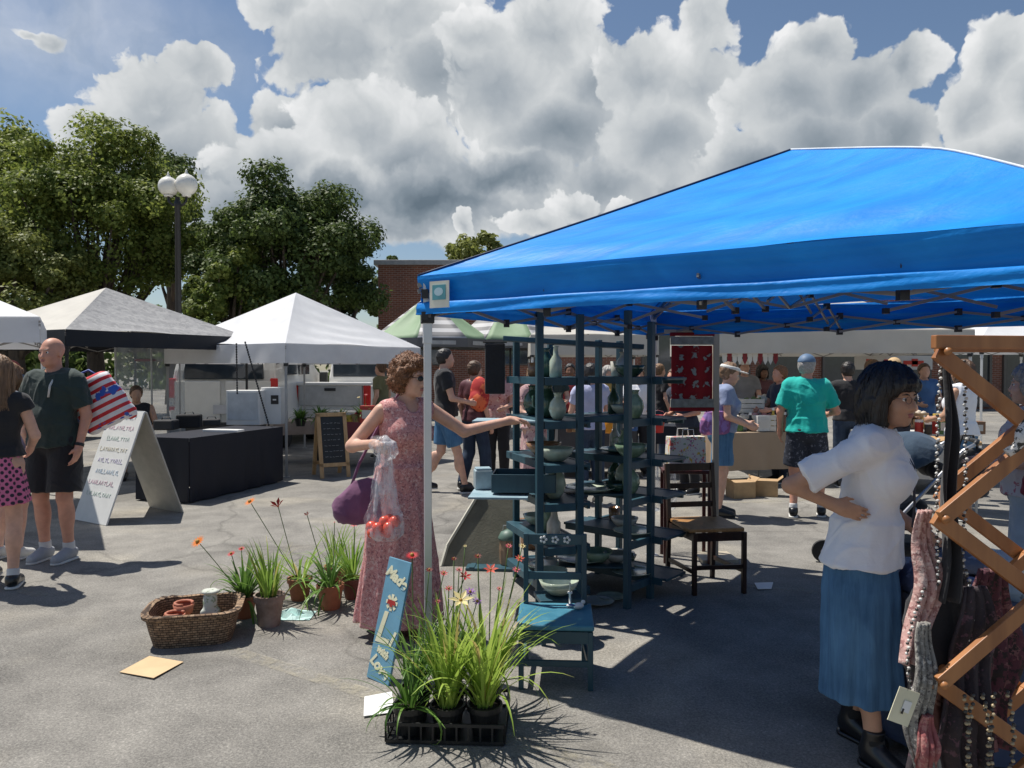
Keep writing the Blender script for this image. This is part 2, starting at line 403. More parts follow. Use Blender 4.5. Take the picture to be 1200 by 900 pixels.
def person(label, loc, face, H=1.7, J=None, m=1.0, fem=False, belly=0, sk=LIGHT, vox=.012, lean=(0,0), yaw=0, pitch=0, roll=0,
           hair=None, hairmat=None, top=None, bottom=None, shoes=None, hands=None, extra=None, group=None, socks=None, lod=1, headk=1.0, name='person', cat='person'):
    s = H/1.75; root = thing(name, label, cat, (loc[0], loc[1], loc[2] if len(loc) > 2 else 0), R(face-90), group)
    j = {k: V(*v) for k, v in BASE.items()}
    for k in j:
        if j[k][2] > .96:
            f = (j[k][2]-.95)/.55; j[k] = j[k]+V(lean[0]*f, lean[1]*f, 0)
        if k[:2] in ('sh','el','wr'): j[k][0] *= (m*.5+.5)*(.93 if fem else 1)
    for k, v in (J or {}).items(): j[k] = V(*v)
    j = {k: v*s for k, v in j.items()}
    HA = head_axes(yaw, pitch, roll); hd = j['hd']; hs = (1.0 if H > 1.3 else .95)*s**.4*headk
    def hp(x, y, z): return hd+HA@(V(x, y, z)*hs)
    hax = [HA[:, 0], HA[:, 1], HA[:, 2]]
    def hel(c, r, k=.02, **kw): return el(hp(*c), V(*r)*hs, k, ax=hax, **kw)
    def hrc(a, b, ra, rb, k=.01, **kw): return rc(hp(*a), hp(*b), ra*hs, rb*hs, k, **kw)
    up = nrm(j['nk']-j['pel'])
    sax = nrm(j['shR']-j['shL']); fw = nrm(np.cross(up, sax)); tax = [sax, fw, np.cross(sax, fw)]
    w = m*(.92 if fem else 1)*s
    T = [el(j['ch']+V(0,0,.02)*s, (.152*w, .105*s*(.5+.5*m), .175*s), .03, ax=tax),
         rc(j['shL']*.86+j['shR']*.14+V(0,0,.0), j['shR']*.86+j['shL']*.14, .058*s, .058*s, .05),
         el(j['ab']+V(0,belly*.5,0)*s, (.135*w*(1+belly), (.102+belly)*s, .15*s), .05, ax=tax),
         el(j['pel']+V(0,-.01,0)*s, ((.165 if fem else .152)*m*s, .118*s, .125*s), .05)]
    if fem: T += [el(j['ch']+(tax[0]*q*.068+tax[1]*.085+V(0,0,.0))*s, (.062*s,.055*s,.06*s), .03) for q in (-1, 1)]
    NK = [rc(j['nk']-V(0,0,.03)*s, hp(0,-.02,-.05), .056*s*(.9 if fem else 1.05), .05*s*(.88 if fem else 1.05), .03),
          el(j['nk']+V(0,-.01,-.035)*s, (.10*w, .055*s, .045*s), .04)]
    ah = {}
    for q in 'RL':
        ah[q] = [rc(j['sh'+q], j['el'+q], .052*s*(.85 if fem else 1)*(.4+.6*m), .038*s*(.6+.4*m), .02)]
        ah[q+'f'] = [rc(j['el'+q], j['wr'+q], .038*s*(.6+.4*m), .026*s, .015)]
    LG = []
    for q in 'RL':
        LG += [rc(j['hip'+q], j['kn'+q], .085*s*(.4+.6*m), .054*s*(.5+.5*m), .02), rc(j['kn'+q], j['an'+q], .052*s*(.5+.5*m), .036*s, .02),
               el(j['kn'+q]*.68+j['an'+q]*.32+V(0,-.018,0)*s, (.05*s,.052*s,.12*s), .03)]
    HD = [hel((0,-.015,.03),(.074,.094,.09),.02), hel((0,.032,-.03),(.058,.055,.08),.03), hel((0,.036,-.076),(.043,.044,.032),.03),
          hel((0,.068,-.096),(.018,.014,.014),.02), hrc((-.034,.073,.022),(.034,.073,.022),.011,.011,.015),
          hrc((0,.083,.004),(0,.099,-.034),.008,.0125,.01), hel((.012,.093,-.038),(.008,.01,.007),.006), hel((-.012,.093,-.038),(.008,.01,.007),.006),
          hel((.034,.06,-.032),(.026,.026,.028),.02), hel((-.034,.06,-.032),(.026,.026,.028),.02),
          hel((0,.084,-.064),(.023,.012,.010),.01),
          hel((.031,.092,.001),(.0135,.0125,.0085),sub=True,k=.01), hel((-.031,.092,.001),(.0135,.0125,.0085),sub=True,k=.01),
          hel((.076,-.008,-.012),(.009,.02,.031),.006), hel((-.076,-.008,-.012),(.009,.02,.031),.006)]
    hh = hands or {}
    HN = []
    for q, sg in (('R', 1), ('L', -1)):
        o = hh.get(q, {}); fd = nrm(j['wr'+q]-j['el'+q]); d = nrm(V(*o['d'])) if 'd' in o else fd
        n = V(*o['n']) if 'n' in o else V(-sg, .15, 0)
        th = 1 if np.dot(np.cross(d, n), V(*o.get('t', (0, 1, .2)))) > 0 else -1
        HN += hand(j['wr'+q], d, n, s*.98*(.92 if fem else 1), o.get('curl', .35), thumb=th, rmin=max(.0065, vox*.72))
    FT = []
    for q in 'RL':
        a = j['an'+q]; fdir = nrm(V(*(hh.get('f'+q, (0,1,0))))); FT += [rc(a+V(0,0,-.02)*s, V(a[0],a[1],max(.03*s, a[2]-.05*s))+fdir*.13*s, .034*s, .028*s, .02)]
    body = T+NK+ah['R']+ah['L']+ah['Rf']+ah['Lf']+LG+FT+HD[:11]+HD[13:]+HN+HD[11:13]
    bo = sdf_mesh('body', body, vox, sk, root)
    ctx = dict(j=j, s=s, w=w, m=m, T=T, NK=NK, ah=ah, LG=LG, tax=tax, hp=hp, hel=hel, hrc=hrc, root=root, vox=vox, fem=fem, fw=fw, hax=hax, hs=hs, HA=HA, body=bo)
    # eyes, brows, lips
    if lod >= 1 and vox < .011:
        for q in (-1, 1):
            mb = MB(); mb.sphere((0,0,0), .0112*hs, 12, 8); e = mb.build('eye', EYEM, root, smooth=True); e.location = hp(.031*q, .0742, .0005)
            mb = MB(); mb.sphere(hp(.031*q, .0815, .0005)-hp(.031*q, .0742, .0005), .0066*hs, 8, 6); mb.build('iris', IRIS, e, smooth=True)
            mb = MB(); mb.tube([hp(q*.014,.0875,.0185), hp(q*.03,.0885,.0235), hp(q*.046,.077,.0195)], [.0022*hs,.003*hs,.0015*hs], 6)
            mb.build('eyebrow', hairmat or BROWH, root, smooth=True)
        sdf_mesh('lips', [hel((0,.0895,-.060),(.021,.009,.0055),.004), hel((0,.089,-.069),(.018,.009,.0058),.004)], .003, LIPM, root)
    if hair: hair(ctx, hairmat or BROWH)
    if top: top(ctx)
    if bottom: bottom(ctx)
    if shoes: shoes(ctx, hh)
    if extra: extra(ctx)
    return root
EYEM = M('eye_white', (.75,.74,.72), rough=.25, var=.02); IRIS = M('iris_dark', (.03,.02,.015), rough=.2); LIPM = M('lip_rose', (.42,.15,.13), rough=.45)
BROWH = M('hair_brown', (.10,.055,.03), rough=.5, var=.5, scale=60, stretch=(1,1,.15), bump=.6, bscale=120)
BLACKH = M('hair_black', (.018,.015,.014), rough=.42, var=.5, scale=60, stretch=(1,1,.15), bump=.6, bscale=120)
AUBURN = M('hair_auburn', (.22,.10,.045), rough=.55, var=.6, scale=70, bump=.9, bscale=110)
GREYH = M('hair_grey', (.35,.33,.31), rough=.6, var=.3, scale=60, bump=.6, bscale=120)
LBROWH = M('hair_light_brown', (.20,.115,.06), rough=.5, var=.6, scale=50, stretch=(1,1,.1), bump=.7, bscale=120)

# hair styles -------------------------------------------------------------
def hair_short(c, mat, t=.012, name='hair'):
    h = c['hel']; hp = c['hp']; A = c['HA']
    cut = [(hp(0,.045,.045), A@nrm(V(0,.8,-.6)))]
    sdf_mesh(name, [h((0,-.02,.03),(.078+t,.096+t,.088+t),.01,cuts=cut), h((0,-.04,-.02),(.074+t*.6,.068+t*.6,.06),.02,cuts=[(hp(0,-.01,0), A@V(0,1,0))])], min(c['vox'], .009), mat, c['root'], disp=curls(.003, 110, 3))
def hair_fringe(c, mat):   # balding: only a band round the back and sides
    h = c['hel']; hp = c['hp']; A = c['HA']
    sdf_mesh('hair', [h((0,-.018,.0),(.077,.097,.06),.01,cuts=[(hp(0,-.025,0), A@V(0,1,0)), (hp(0,0,.028), A@V(0,0,1)), (hp(0,0,-.05), A@V(0,0,-1))])], min(c['vox'], .008), mat, c['root'], disp=curls(.002, 130, 4))
def strands(o, c, zlow, vol, n=420, seed=3, face=.95, jit=.004, wid=.0035, back=0.0):
    """locks of hair laid over the hair surface, part of the same mesh"""
    g = np.random.default_rng(seed); hp = c['hp']; vs = [tuple(v.co) for v in o.data.vertices]; fs = [tuple(q.vertices) for q in o.data.polygons]
    for k in range(n):
        th = g.uniform(-math.pi, math.pi); front = abs(th) < face
        zl = .040+g.uniform(-.008,.01) if front else zlow*g.uniform(.86, 1.06); b = len(vs); m = 12
        ph = g.uniform(0, 6); dr = g.uniform(.0, .005)
        for i in range(m+1):
            t = i/m; z = .13+vol*.6-(.13+vol*.6-zl)*t**1.25
            rr = math.sqrt(max(.02, 1-max(0, (z-.03)/(.095+vol))**2)) if z > .03 else 1.0
            q = th+.10*math.sin(t*5+ph)*(.3+t); y0 = -.022-back*max(0, -z)
            R_ = (.080+vol+dr+jit*math.sin(t*9+ph)); Ry = (.100+vol*.9+dr)*(1 if z > 0 else 1-.6*min(.3, -z))
            x, y = R_*rr*math.sin(q), y0+Ry*rr*math.cos(q)
            if not front and z < .03 and y > .045: y = .045
            w_ = wid*(1-.75*t); tx, ty = math.cos(q)*w_, -math.sin(q)*w_
            vs += [tuple(hp(x-tx, y-ty, z)), tuple(hp(x+tx, y+ty, z))]
        fs += [(b+2*i, b+2*i+1, b+2*i+3, b+2*i+2) for i in range(m)]
    me = bpy.data.meshes.new(o.data.name); me.from_pydata(vs, [], fs); me.materials.append(o.data.materials[0]); me.polygons.foreach_set('use_smooth', [True]*len(me.polygons)); me.update(); o.data = me
def ringlets(o, n=1500, r0=.009, wid=.0017, seed=5):
    g = np.random.default_rng(seed); me0 = o.data; vs = [tuple(v.co) for v in me0.vertices]; fs = [tuple(q.vertices) for q in me0.polygons]
    nn = [v.normal.copy() for v in me0.vertices]; m0 = len(vs)
    for k in range(n):
        i = int(g.integers(0, m0)); p = V(*vs[i]); nv = nrm(V(*nn[i])); t = nrm(np.cross(nv, g.normal(size=3))); b_ = np.cross(nv, t); r_ = r0*g.uniform(.6, 1.5); b = len(vs); m = 10; ph = g.uniform(0, 6)
        for j in range(m+1):
            a = ph+j/m*g.uniform(4.2, 4.6); c_ = p+nv*(r_*.35+r_*.75*math.sin(a))+t*r_*math.cos(a)+b_*(j/m-.5)*.016-V(0,0,.004*j/m)
            vs += [tuple(c_-b_*wid), tuple(c_+b_*wid)]
        fs += [(b+2*j, b+2*j+1, b+2*j+3, b+2*j+2) for j in range(m)]
    me = bpy.data.meshes.new(me0.name); me.from_pydata(vs, [], fs); me.materials.append(me0.materials[0]); me.polygons.foreach_set('use_smooth', [True]*len(me.polygons)); me.update(); o.data = me
def hair_bob(L=.13, fringe=True, vol=.022):
    def f(c, mat):
        h = c['hel']; hp = c['hp']; A = c['HA']
        P = [h((0,-.022,.035),(.078+vol,.1+vol,.09+vol),.02,cuts=[(hp(0,.062,.02), A@nrm(V(0,1,-.75)))]),
             h((0,-.04,-.03),(.088+vol,.082+vol,L),.03,cuts=[(hp(0,.025,-.02), A@nrm(V(0,1,-.1))), (hp(0,0,-L+.0), A@V(0,.25,-1))]),
             h((.088,.0,-.035),(.022,.045,L*.75),.02), h((-.088,.0,-.035),(.022,.045,L*.75),.02)]
        if fringe: P += [h((0,.062,.058),(.07,.04,.035),.02,cuts=[(hp(0,0,.032), A@V(0,0,-1))])]
        P += [h((0,.10,-.035),(.062,.055,.075),sub=True,k=.01)]
        r = c['hs']; hdp = c['j']['hd']
        def dis(v):
            q = (v-hdp)@A; th = np.arctan2(q[:,0], q[:,1]+.01)
            return .0045*np.abs(np.sin(th*24+3*np.sin(q[:,2]*16)+2*np.sin(th*7)))-.002+.004*np.sin(th*11+q[:,2]*24)+.004*np.sin(th*5+q[:,2]*45)*(q[:,2]<0)+curls(.0015, 160, 5)(v)
        o = sdf_mesh('hair', P, min(c['vox'], .008), mat, c['root'], disp=dis)
        if c['vox'] < .0095: strands(o, c, -L*.98, vol)
    return f
def hair_long(L=.26, vol=.016):
    def f(c, mat):
        h = c['hel']; hp = c['hp']; A = c['HA']
        P = [h((0,-.022,.035),(.078+vol,.1+vol,.09+vol),.02,cuts=[(hp(0,.05,.03), A@nrm(V(0,1,-.7)))]),
             h((0,-.062,-.09),(.098,.062,L*.8),.04,cuts=[(hp(0,0,-L), A@V(0,0,-1))]),
             h((.072,-.02,-.06),(.032,.05,.14),.03), h((-.072,-.02,-.06),(.032,.05,.14),.03)]
        hdp = c['j']['hd']
        def dis(v):
            q = (v-hdp)@A; th = np.arctan2(q[:,0], q[:,1]+.01)
            return .004*np.sin(th*30+3*np.sin(q[:,2]*16))+.004*np.sin(th*13+q[:,2]*14)
        o = sdf_mesh('hair', P, min(c['vox'], .009), mat, c['root'], disp=dis)
        if c['vox'] < .0095: strands(o, c, -L*.95, vol, n=500, back=.12)
    return f
def hair_curly(c, mat):
    h = c['hel']; hp = c['hp']; A = c['HA']
    o = sdf_mesh('hair', [h((0,-.02,.045),(.108,.118,.094),.02,cuts=[(hp(0,.055,.03), A@nrm(V(0,1,-.45)))]), h((0,-.055,-.02),(.105,.085,.09),.03,cuts=[(hp(0,.0,0), A@V(0,1,0))]),
        h((.092,-.01,0),(.028,.05,.06),.02), h((-.092,-.01,0),(.028,.05,.06),.02), h((0,.06,.085),(.075,.045,.035),.02)], min(c['vox'], .006), mat, c['root'], disp=lambda v: curls(.007, 75, 6)(v)+curls(.004, 190, 8)(v))
    ringlets(o)
def hair_bun(c, mat):
    hair_short(c, mat, .012); h = c['hel']
    sdf_mesh('bun', [h((0,-.125,.05),(.035,.035,.035),.01)], min(c['vox'], .009), mat, c['root'], disp=curls(.003, 110, 3))
def cap(mat, brim=True, visor=False, under=None):
    def f(c, hm):
        (under or hair_short)(c, hm); h = c['hel']; hp = c['hp']; A = c['HA']
        P = [h((0,-.018,.045),(.093,.113,.098),.01,cuts=[(hp(0,0,.048), A@V(0,0,-1))]+([(hp(0,0,.085), A@V(0,0,1))] if visor else []))]
        if brim: P += [h((0,.12,.052),(.072,.075,.009),.01)]
        sdf_mesh('cap', P, min(c['vox'], .009), mat, c['root'])
    return f
def straw_hat(mat, under=None):
    def f(c, hm):
        (under or hair_short)(c, hm); h = c['hel']; hp = c['hp']; A = c['HA']
        sdf_mesh('straw_hat', [h((0,-.01,.06),(.09,.105,.10),.02,cuts=[(hp(0,0,.05), A@V(0,0,-1))]), h((0,-.005,.058),(.165,.18,.012),.02)], min(c['vox'], .009), mat, c['root'])
    return f
# clothes -------------------------------------------------------------------
def infl(P, t, kk=None):
    out = []
    for p in P:
        if p[0] == 'rc': out.append(('rc', p[1], p[2], p[3]+t, p[4]+t, kk or p[5], p[6], p[7]))
        elif p[0] == 'el': out.append(('el', p[1], p[2]+t, p[3], kk or p[4], p[5], p[6]))
    return out
def shirt(mat, sleeve=.6, hem=.93, t=.018, flare=.02, name='shirt', wr=.004, seed=1, neck=.075, noslv='', vneck=0, vz=None, under=None, sl_r=.024):
    def f(c):
        j, s = c['j'], c['s']; v = vz or c['vox']
        P = infl(c['T'][:3], t*s, .05)+infl(c['T'][4:], t*s*1.25, .06)
        P += [el(c['j']['nk']+V(0,-.01,-.045)*s, (.115*c['w'], .065*s, .05*s), .04)]
        pr = c['T'][3]; zb = hem*s; zt = 1.06*s
        P.append(fr((j['pel'][0], j['pel'][1], zb), (j['ab'][0]*.7+j['pel'][0]*.3, j['ab'][1], zt), [(0, pr[2][0]+(t+flare)*s, pr[2][1]+(t+flare)*s), (1, .14*c['w']+t*s, (.115+c['T'][2][2][1]/s*.0)*s+t*s)], .06, (9, .004*s, seed)))
        for q in 'RL':
            if q in noslv or sleeve <= 0: continue
            a, b = j['sh'+q], j['el'+q]
            if sleeve <= 1:
                e = a+(b-a)*sleeve; d = nrm(b-a)
                P.append(rc(a, e+d*.05, (.058+.008*c['m'])*s, (.045+sl_r)*s*(.6+.4*c['m']), .03, cuts=[(e, d)]))
            else:
                P.append(rc(a, b, .06*s, .05*s, .03)); fa = b+(j['wr'+q]-b)*(sleeve-1); d = nrm(fa-b)
                P.append(rc(b, fa+d*.04, .048*s, .036*s, .02, cuts=[(fa, d)]))
        P = [(*p[:-2], tuple(p[-2])+((V(0,0,zb), V(0,0,-1)),), p[-1]) for p in P]
        if vneck: P.append(el(j['nk']+(c['fw']*.075+V(0,0,-.02))*s, (.045*s,.06*s,vneck*s), sub=True, k=.01))
        P.append(el(j['nk']+c['fw']*.02*s+V(0,0,.03)*s, (neck*s, neck*s, .06*s), sub=True, k=.01))
        if sleeve <= 0:
            for q, sg in (('R', 1), ('L', -1)): P.append(el(j['sh'+q]+V(0,0,-.02)*s+c['tax'][0]*sg*.035*s, (.045*s, .075*s, .095*s), sub=True, k=.01))
        sdf_mesh(name, P, v, mat, c['root'], disp=wrinkle(wr*s, 20, seed))
    return f
def trousers(mat, hem=.08, t=.02, name='trousers', waist=.99, wr=.004, loose=0, vz=None):
    def f(c):
        j, s = c['j'], c['s']; P = []; zw = waist*s
        P += [(*p[:-2], ((V(0,0,zw), V(0,0,1)),), False) for p in infl([c['T'][3]], t*s)]
        for i, q in enumerate('RL'):
            h, k, a = j['hip'+q], j['kn'+q], j['an'+q]
            if hem > .52:       # shorts
                f_ = min(1, (h[2]-hem*s)/max(.01, h[2]-k[2])) if abs(h[2]-k[2]) > .15*s else 1.0
                e = h+(k-h)*f_; d = nrm(k-h)
                P.append(rc(h, e+d*.06, .095*s*(.4+.6*c['m'])+t*s*.4, (.07+loose)*s*(.4+.6*c['m'])+t*s, .02, cuts=[(e, d)]))
            else:
                P.append(rc(h, k, .088*s*(.4+.6*c['m'])+t*s*.5, (.064+loose)*s+t*s*.8, .02)); f_ = min(1, (k[2]-hem*s)/max(.01, k[2]-a[2])) if k[2]-a[2] > .15 else .92
                e = k+(a-k)*f_; d = nrm(a-k); P.append(el(k*.68+a*.32+V(0,-.016,0)*s, (.062*s+t*s*.5,.064*s+t*s*.5,.14*s), .03)); P.append(rc(k, e+d*.03, (.064+loose)*s+t*s*.8, (.052+loose)*s+t*s*.6, .02, cuts=[(e, d)]))
        sdf_mesh(name, P, vz or c['vox'], mat, c['root'], disp=wrinkle(wr*s, 18, 5))
    return f
def skirt(mat, z1=1.0, z0=.3, r1=(.15,.12), r0=(.2,.17), folds=(9,.012,0), name='skirt', off=(0,0), mid=None, vz=None, wr=.003):
    def f(c):
        j, s = c['j'], c['s']; p = j['pel']
        prof = [(0, r1[0]*s, r1[1]*s)]+([(1-mid[0], mid[1]*s, mid[2]*s)] if mid else [])+[(1, r0[0]*s, r0[1]*s)]
        A = (p[0]+off[0]*s, p[1]+off[1]*s, z0*s); B = (p[0], p[1], z1*s)
        P = [fr(B, A, prof, .02, folds), fr((A[0],A[1],A[2]-.05*s), (A[0],A[1],A[2]+.07*s), [(0, r0[0]*s-.02, r0[1]*s-.02), (1, r0[0]*s-.03, r0[1]*s-.03)], .01, folds, sub=True)]
        # folds grow downwards: profile t runs from hem (0) to waist (1)
        sdf_mesh(name, P, vz or c['vox'], mat, c['root'], disp=wrinkle(wr*s, 14, 8, .1))
    return f
def shoes(mat, sole=None, sock=None, ah=.02):
    def f(c, hh):
        j, s = c['j'], c['s']
        for q in 'RL':
            a = j['an'+q]; d = nrm(V(*(hh.get('f'+q, (0,1,0))))); b = V(a[0], a[1], a[2]); z0 = a[2]-.085*s
            c1 = b-d*.03*s+V(0,0,-.03*s); c2 = b+d*.15*s+V(0,0,-.052*s)
            o = sdf_mesh('shoe', [rc(c1, c2, .045*s, .037*s, .02, cuts=[(V(0,0,z0+.012), V(0,0,-1))]), rc(b-d*.02*s, b+V(0,0,ah*s), .046*s, .044*s, .02, cuts=[(b+V(0,0,ah*s), V(0,0,1))]), rc(b, c2, .04*s, .034*s, .02, cuts=[(V(0,0,z0+.012), V(0,0,-1))])], min(c['vox'], .009), mat, c['root'])
            c1[2] = z0+.01; c2[2] = z0+.01
            sdf_mesh('sole', [rc(c1, c2, .05*s, .043*s, .01, cuts=[(V(0,0,z0+.02), V(0,0,1)), (V(0,0,z0), V(0,0,-1))])], min(c['vox'], .009), sole or mat, o)
            if sock: sdf_mesh('sock', [rc(b, b+(j['kn'+q]-a)*.16, .043*s, .044*s, .01, cuts=[(b+(j['kn'+q]-a)*.16, nrm(j['kn'+q]-a))])], min(c['vox'], .009), sock, c['root'])
    return f
def both(*fs):
    def f(c, *a):
        for g in fs: g(c, *a)
    return f
# ================================================================ camera, light, sky
cam = bpy.data.cameras.new('camera'); camo = bpy.data.objects.new('camera', cam); COL.objects.link(camo)
cam.sensor_width = 36; cam.lens = 27; cam.clip_start = .05; cam.clip_end = 2000
camo.location = (0, 0, CAMH); camo.rotation_euler = (math.pi/2+PITCH, 0, 0); scene.camera = camo
scene.render.engine = 'CYCLES'; scene.render.resolution_x = 1024; scene.render.resolution_y = 768
scene.view_settings.view_transform = 'Standard'; scene.view_settings.look = 'None'; scene.view_settings.exposure = .22; scene.view_settings.gamma = 1
try: scene.cycles.max_bounces = 6; scene.cycles.transparent_max_bounces = 12
except Exception: pass
SUND = nrm(V(.87, -.48, 0)); SUNEL = R(65.5)
sd = V(SUND[0]*math.cos(SUNEL), SUND[1]*math.cos(SUNEL), -math.sin(SUNEL))     # travel direction of the light
sun = bpy.data.lights.new('sun', 'SUN'); sun.energy = 5.0; sun.angle = R(.53); sun.color = (1, .95, .87)
suno = bpy.data.objects.new('sun', sun); COL.objects.link(suno); suno.rotation_euler = Vector(-sd).to_track_quat('Z', 'Y').to_euler()

w = bpy.data.worlds.new('World'); scene.world = w; w.use_nodes = True; nt = w.node_tree; L = nt.links.new
bg = nt.nodes['Background']; wo = nt.nodes['World Output']
sky = N(nt, 'ShaderNodeTexSky', sky_type='NISHITA', sun_disc=False, sun_elevation=SUNEL)
sky.sun_rotation = math.atan2(-sd[0], -sd[1]); sky.air_density = 1.0; sky.dust_density = .6; sky.ozone_density = 2.0
L(sky.outputs[0], bg.inputs[0]); bg.inputs[1].default_value = .078
# clouds: a layer over azimuth / elevation, cumulus masses set where they stand
tc = N(nt, 'ShaderNodeTexCoord'); sp = N(nt, 'ShaderNodeSeparateXYZ'); L(tc.outputs['Generated'], sp.inputs[0])
def mth(op, a, b=None, c=None, clamp=False):
    n = N(nt, 'ShaderNodeMath', operation=op, use_clamp=clamp)
    for i, q in enumerate((a, b, c)):
        if q is None: continue
        if isinstance(q, (int, float)): n.inputs[i].default_value = q
        else: L(q, n.inputs[i])
    return n.outputs[0]
az = mth('ARCTAN2', sp.outputs[0], sp.outputs[1]); elv = mth('ARCSINE', sp.outputs[2])
cb = N(nt, 'ShaderNodeCombineXYZ'); L(az, cb.inputs[0]); L(elv, cb.inputs[1])
def noise(vec, sc, det=6, rough=.6, loc=(0,0,0), dist=0, ty='FBM'):
    mp = N(nt, 'ShaderNodeMapping'); mp.inputs['Location'].default_value = loc; L(vec, mp.inputs[0])
    n = N(nt, 'ShaderNodeTexNoise', i_Scale=sc, i_Detail=float(det), i_Roughness=rough, i_Distortion=dist); n.noise_dimensions = '2D'
    L(mp.outputs[0], n.inputs['Vector']); return n
OCT = ((11, .55, 0), (25, .30, 3.7), (58, .16, 9.1), (130, .07, 4.4))
def billow(vec, loc=(0,0,0), octs=4):
    """puffy height field: rounded cells at three scales"""
    out = None
    for sc, wt, off in OCT[:octs]:
        mp = N(nt, 'ShaderNodeMapping'); mp.inputs['Location'].default_value = (loc[0]+off, loc[1]+off*.7, loc[2]); L(vec, mp.inputs[0])
        v = N(nt, 'ShaderNodeTexVoronoi', feature='SMOOTH_F1', voronoi_dimensions='2D', i_Scale=float(sc), i_Smoothness=.35); L(mp.outputs[0], v.inputs['Vector'])
        t = mth('MULTIPLY', mth('SUBTRACT', .55, v.outputs['Distance']), wt)
        out = t if out is None else mth('ADD', out, t)
    return out
wn = noise(cb.outputs[0], 9, 5, .6); wv = N(nt, 'ShaderNodeVectorMath', operation='SUBTRACT'); L(wn.outputs['Color'], wv.inputs[0]); wv.inputs[1].default_value = (.5,.5,.5)
ws = N(nt, 'ShaderNodeVectorMath', operation='SCALE'); L(wv.outputs[0], ws.inputs[0]); ws.inputs['Scale'].default_value = .060
wp = N(nt, 'ShaderNodeVectorMath', operation='ADD'); L(cb.outputs[0], wp.inputs[0]); L(ws.outputs[0], wp.inputs[1]); P0 = wp.outputs[0]
def ae(px, py):
    r = nrm(ray(px, py)); return math.atan2(r[0], r[1]), math.asin(r[2])
def blob(px, py, rx, ry, wt=1.0):
    a, e = ae(px, py)
    mp = N(nt, 'ShaderNodeMapping', vector_type='TEXTURE'); mp.inputs['Location'].default_value = (a, e, 0)
    ca = math.cos(a); mp.inputs['Scale'].default_value = (rx/FPX*ca**1.5+1e-3, ry/FPX*ca, 1); L(P0, mp.inputs[0])
    ln = N(nt, 'ShaderNodeVectorMath', operation='LENGTH'); L(mp.outputs[0], ln.inputs[0])
    return mth('MULTIPLY', mth('SUBTRACT', 1.0, ln.outputs['Value']), wt)
B = billow(P0)
fn = noise(P0, 24, 8, .58); fl_ = noise(P0, 6, 5, .55)
rough_ = mth('ADD', mth('MULTIPLY', mth('SUBTRACT', B, .30), 1.15), mth('MULTIPLY', mth('SUBTRACT', fn.outputs[0], .5), .80))
soft_ = mth('ADD', mth('MULTIPLY', mth('SUBTRACT', fn.outputs[0], .5), .42), mth('MULTIPLY', mth('SUBTRACT', fl_.outputs[0], .5), .55))
def smooth(x, a, b):
    n = N(nt, 'ShaderNodeMapRange', interpolation_type='SMOOTHSTEP', i_1=a, i_2=b); L(x, n.inputs[0]); return n.outputs[0]
def elev(py): return ae(600, py)[1]
# overlapping cumulus towers, back to front: blobs, height where lit, height of the grey base, base brightness, edge softness
layers = [
 ([(690,235,240,55),(480,262,150,34),(880,250,240,60)], 170, 300, .60, .30),
 ([(185,118,88,66),(225,84,58,46),(140,168,80,52),(235,190,105,85),(130,215,120,60),(265,240,120,70)], 40, 250, .50, .11),
 ([(330,5,60,34),(395,55,105,72),(470,5,150,62),(520,90,110,80),(355,160,75,60)], -60, 190, .46, .11),
 ([(640,38,80,58),(700,95,80,60),(585,95,90,75),(655,150,110,65),(560,40,60,40)], -20, 190, .42, .11),
 ([(760,88,88,58),(825,105,90,66),(832,28,48,58),(780,165,110,65),(715,215,95,42)], -10, 230, .50, .11),
 ([(325,205,90,62),(420,150,90,70),(300,255,110,60),(470,185,110,80)], 110, 275, .16, .10),
 ([(965,62,60,44),(925,112,95,62),(1010,108,92,62),(1062,80,46,44),(960,165,130,60),(1045,160,95,60),(880,190,90,50)], 20, 200, .34, .11),
 ([(1172,62,52,52),(1150,125,58,66),(1225,100,80,90),(1185,190,120,80),(1300,160,120,140)], 10, 260, .62, .11),
 ([(500,232,170,50),(590,205,110,42),(410,225,90,40)], 100, 262, .10, .35),
 ([(672,240,44,26),(735,248,36,20),(622,262,50,20),(545,262,17,22),(700,268,60,18)], 225, 330, .62, .10),
 ([(52,42,26,16),(30,36,30,10)], 0, 120, .9, .5),
 ([(-160,90,150,110),(-300,150,200,120),(1550,190,260,150),(1450,120,160,110)], 20, 300, .5, .08),
]
colr = None; alpha = None
for bl, y1, y0, base, soft in layers:
    D = None
    for q in bl:
        o = blob(*q); D = o if D is None else mth('MAXIMUM', D, o)
    if soft > .2: Dn = mth('ADD', D, mth('MULTIPLY', soft_, .9))
    else: Dn = mth('ADD', D, mth('MULTIPLY', rough_, .62))
    Dn = mth('SUBTRACT', Dn, .06)
    m_ = smooth(Dn, 0.0, soft)
    # thicker and lower parts go grey, rims stay white
    hgt = N(nt, 'ShaderNodeMapRange', interpolation_type='SMOOTHSTEP', i_1=elev(y1), i_2=elev(y0)); L(elv, hgt.inputs[0])
    core = smooth(mth('ADD', Dn, mth('MULTIPLY', soft_, .35)), 0.05, 1.0)
    lum = mth('SUBTRACT', .96, mth('MULTIPLY', core, .22))
    drk = mth('MULTIPLY', mth('MULTIPLY', hgt.outputs[0], mth('ADD', mth('MULTIPLY', core, .62), .38)), (1-base)*.68)
    lum = mth('SUBTRACT', lum, drk); lum = mth('ADD', lum, mth('ADD', mth('MULTIPLY', mth('SUBTRACT', B, .30), .62), mth('MULTIPLY', soft_, .70)))
    colr = lum if colr is None else mth('ADD', mth('MULTIPLY', colr, mth('SUBTRACT', 1.0, m_)), mth('MULTIPLY', lum, m_))
    alpha = m_ if alpha is None else mth('SUBTRACT', 1.0, mth('MULTIPLY', mth('SUBTRACT', 1.0, alpha), mth('SUBTRACT', 1.0, m_)))
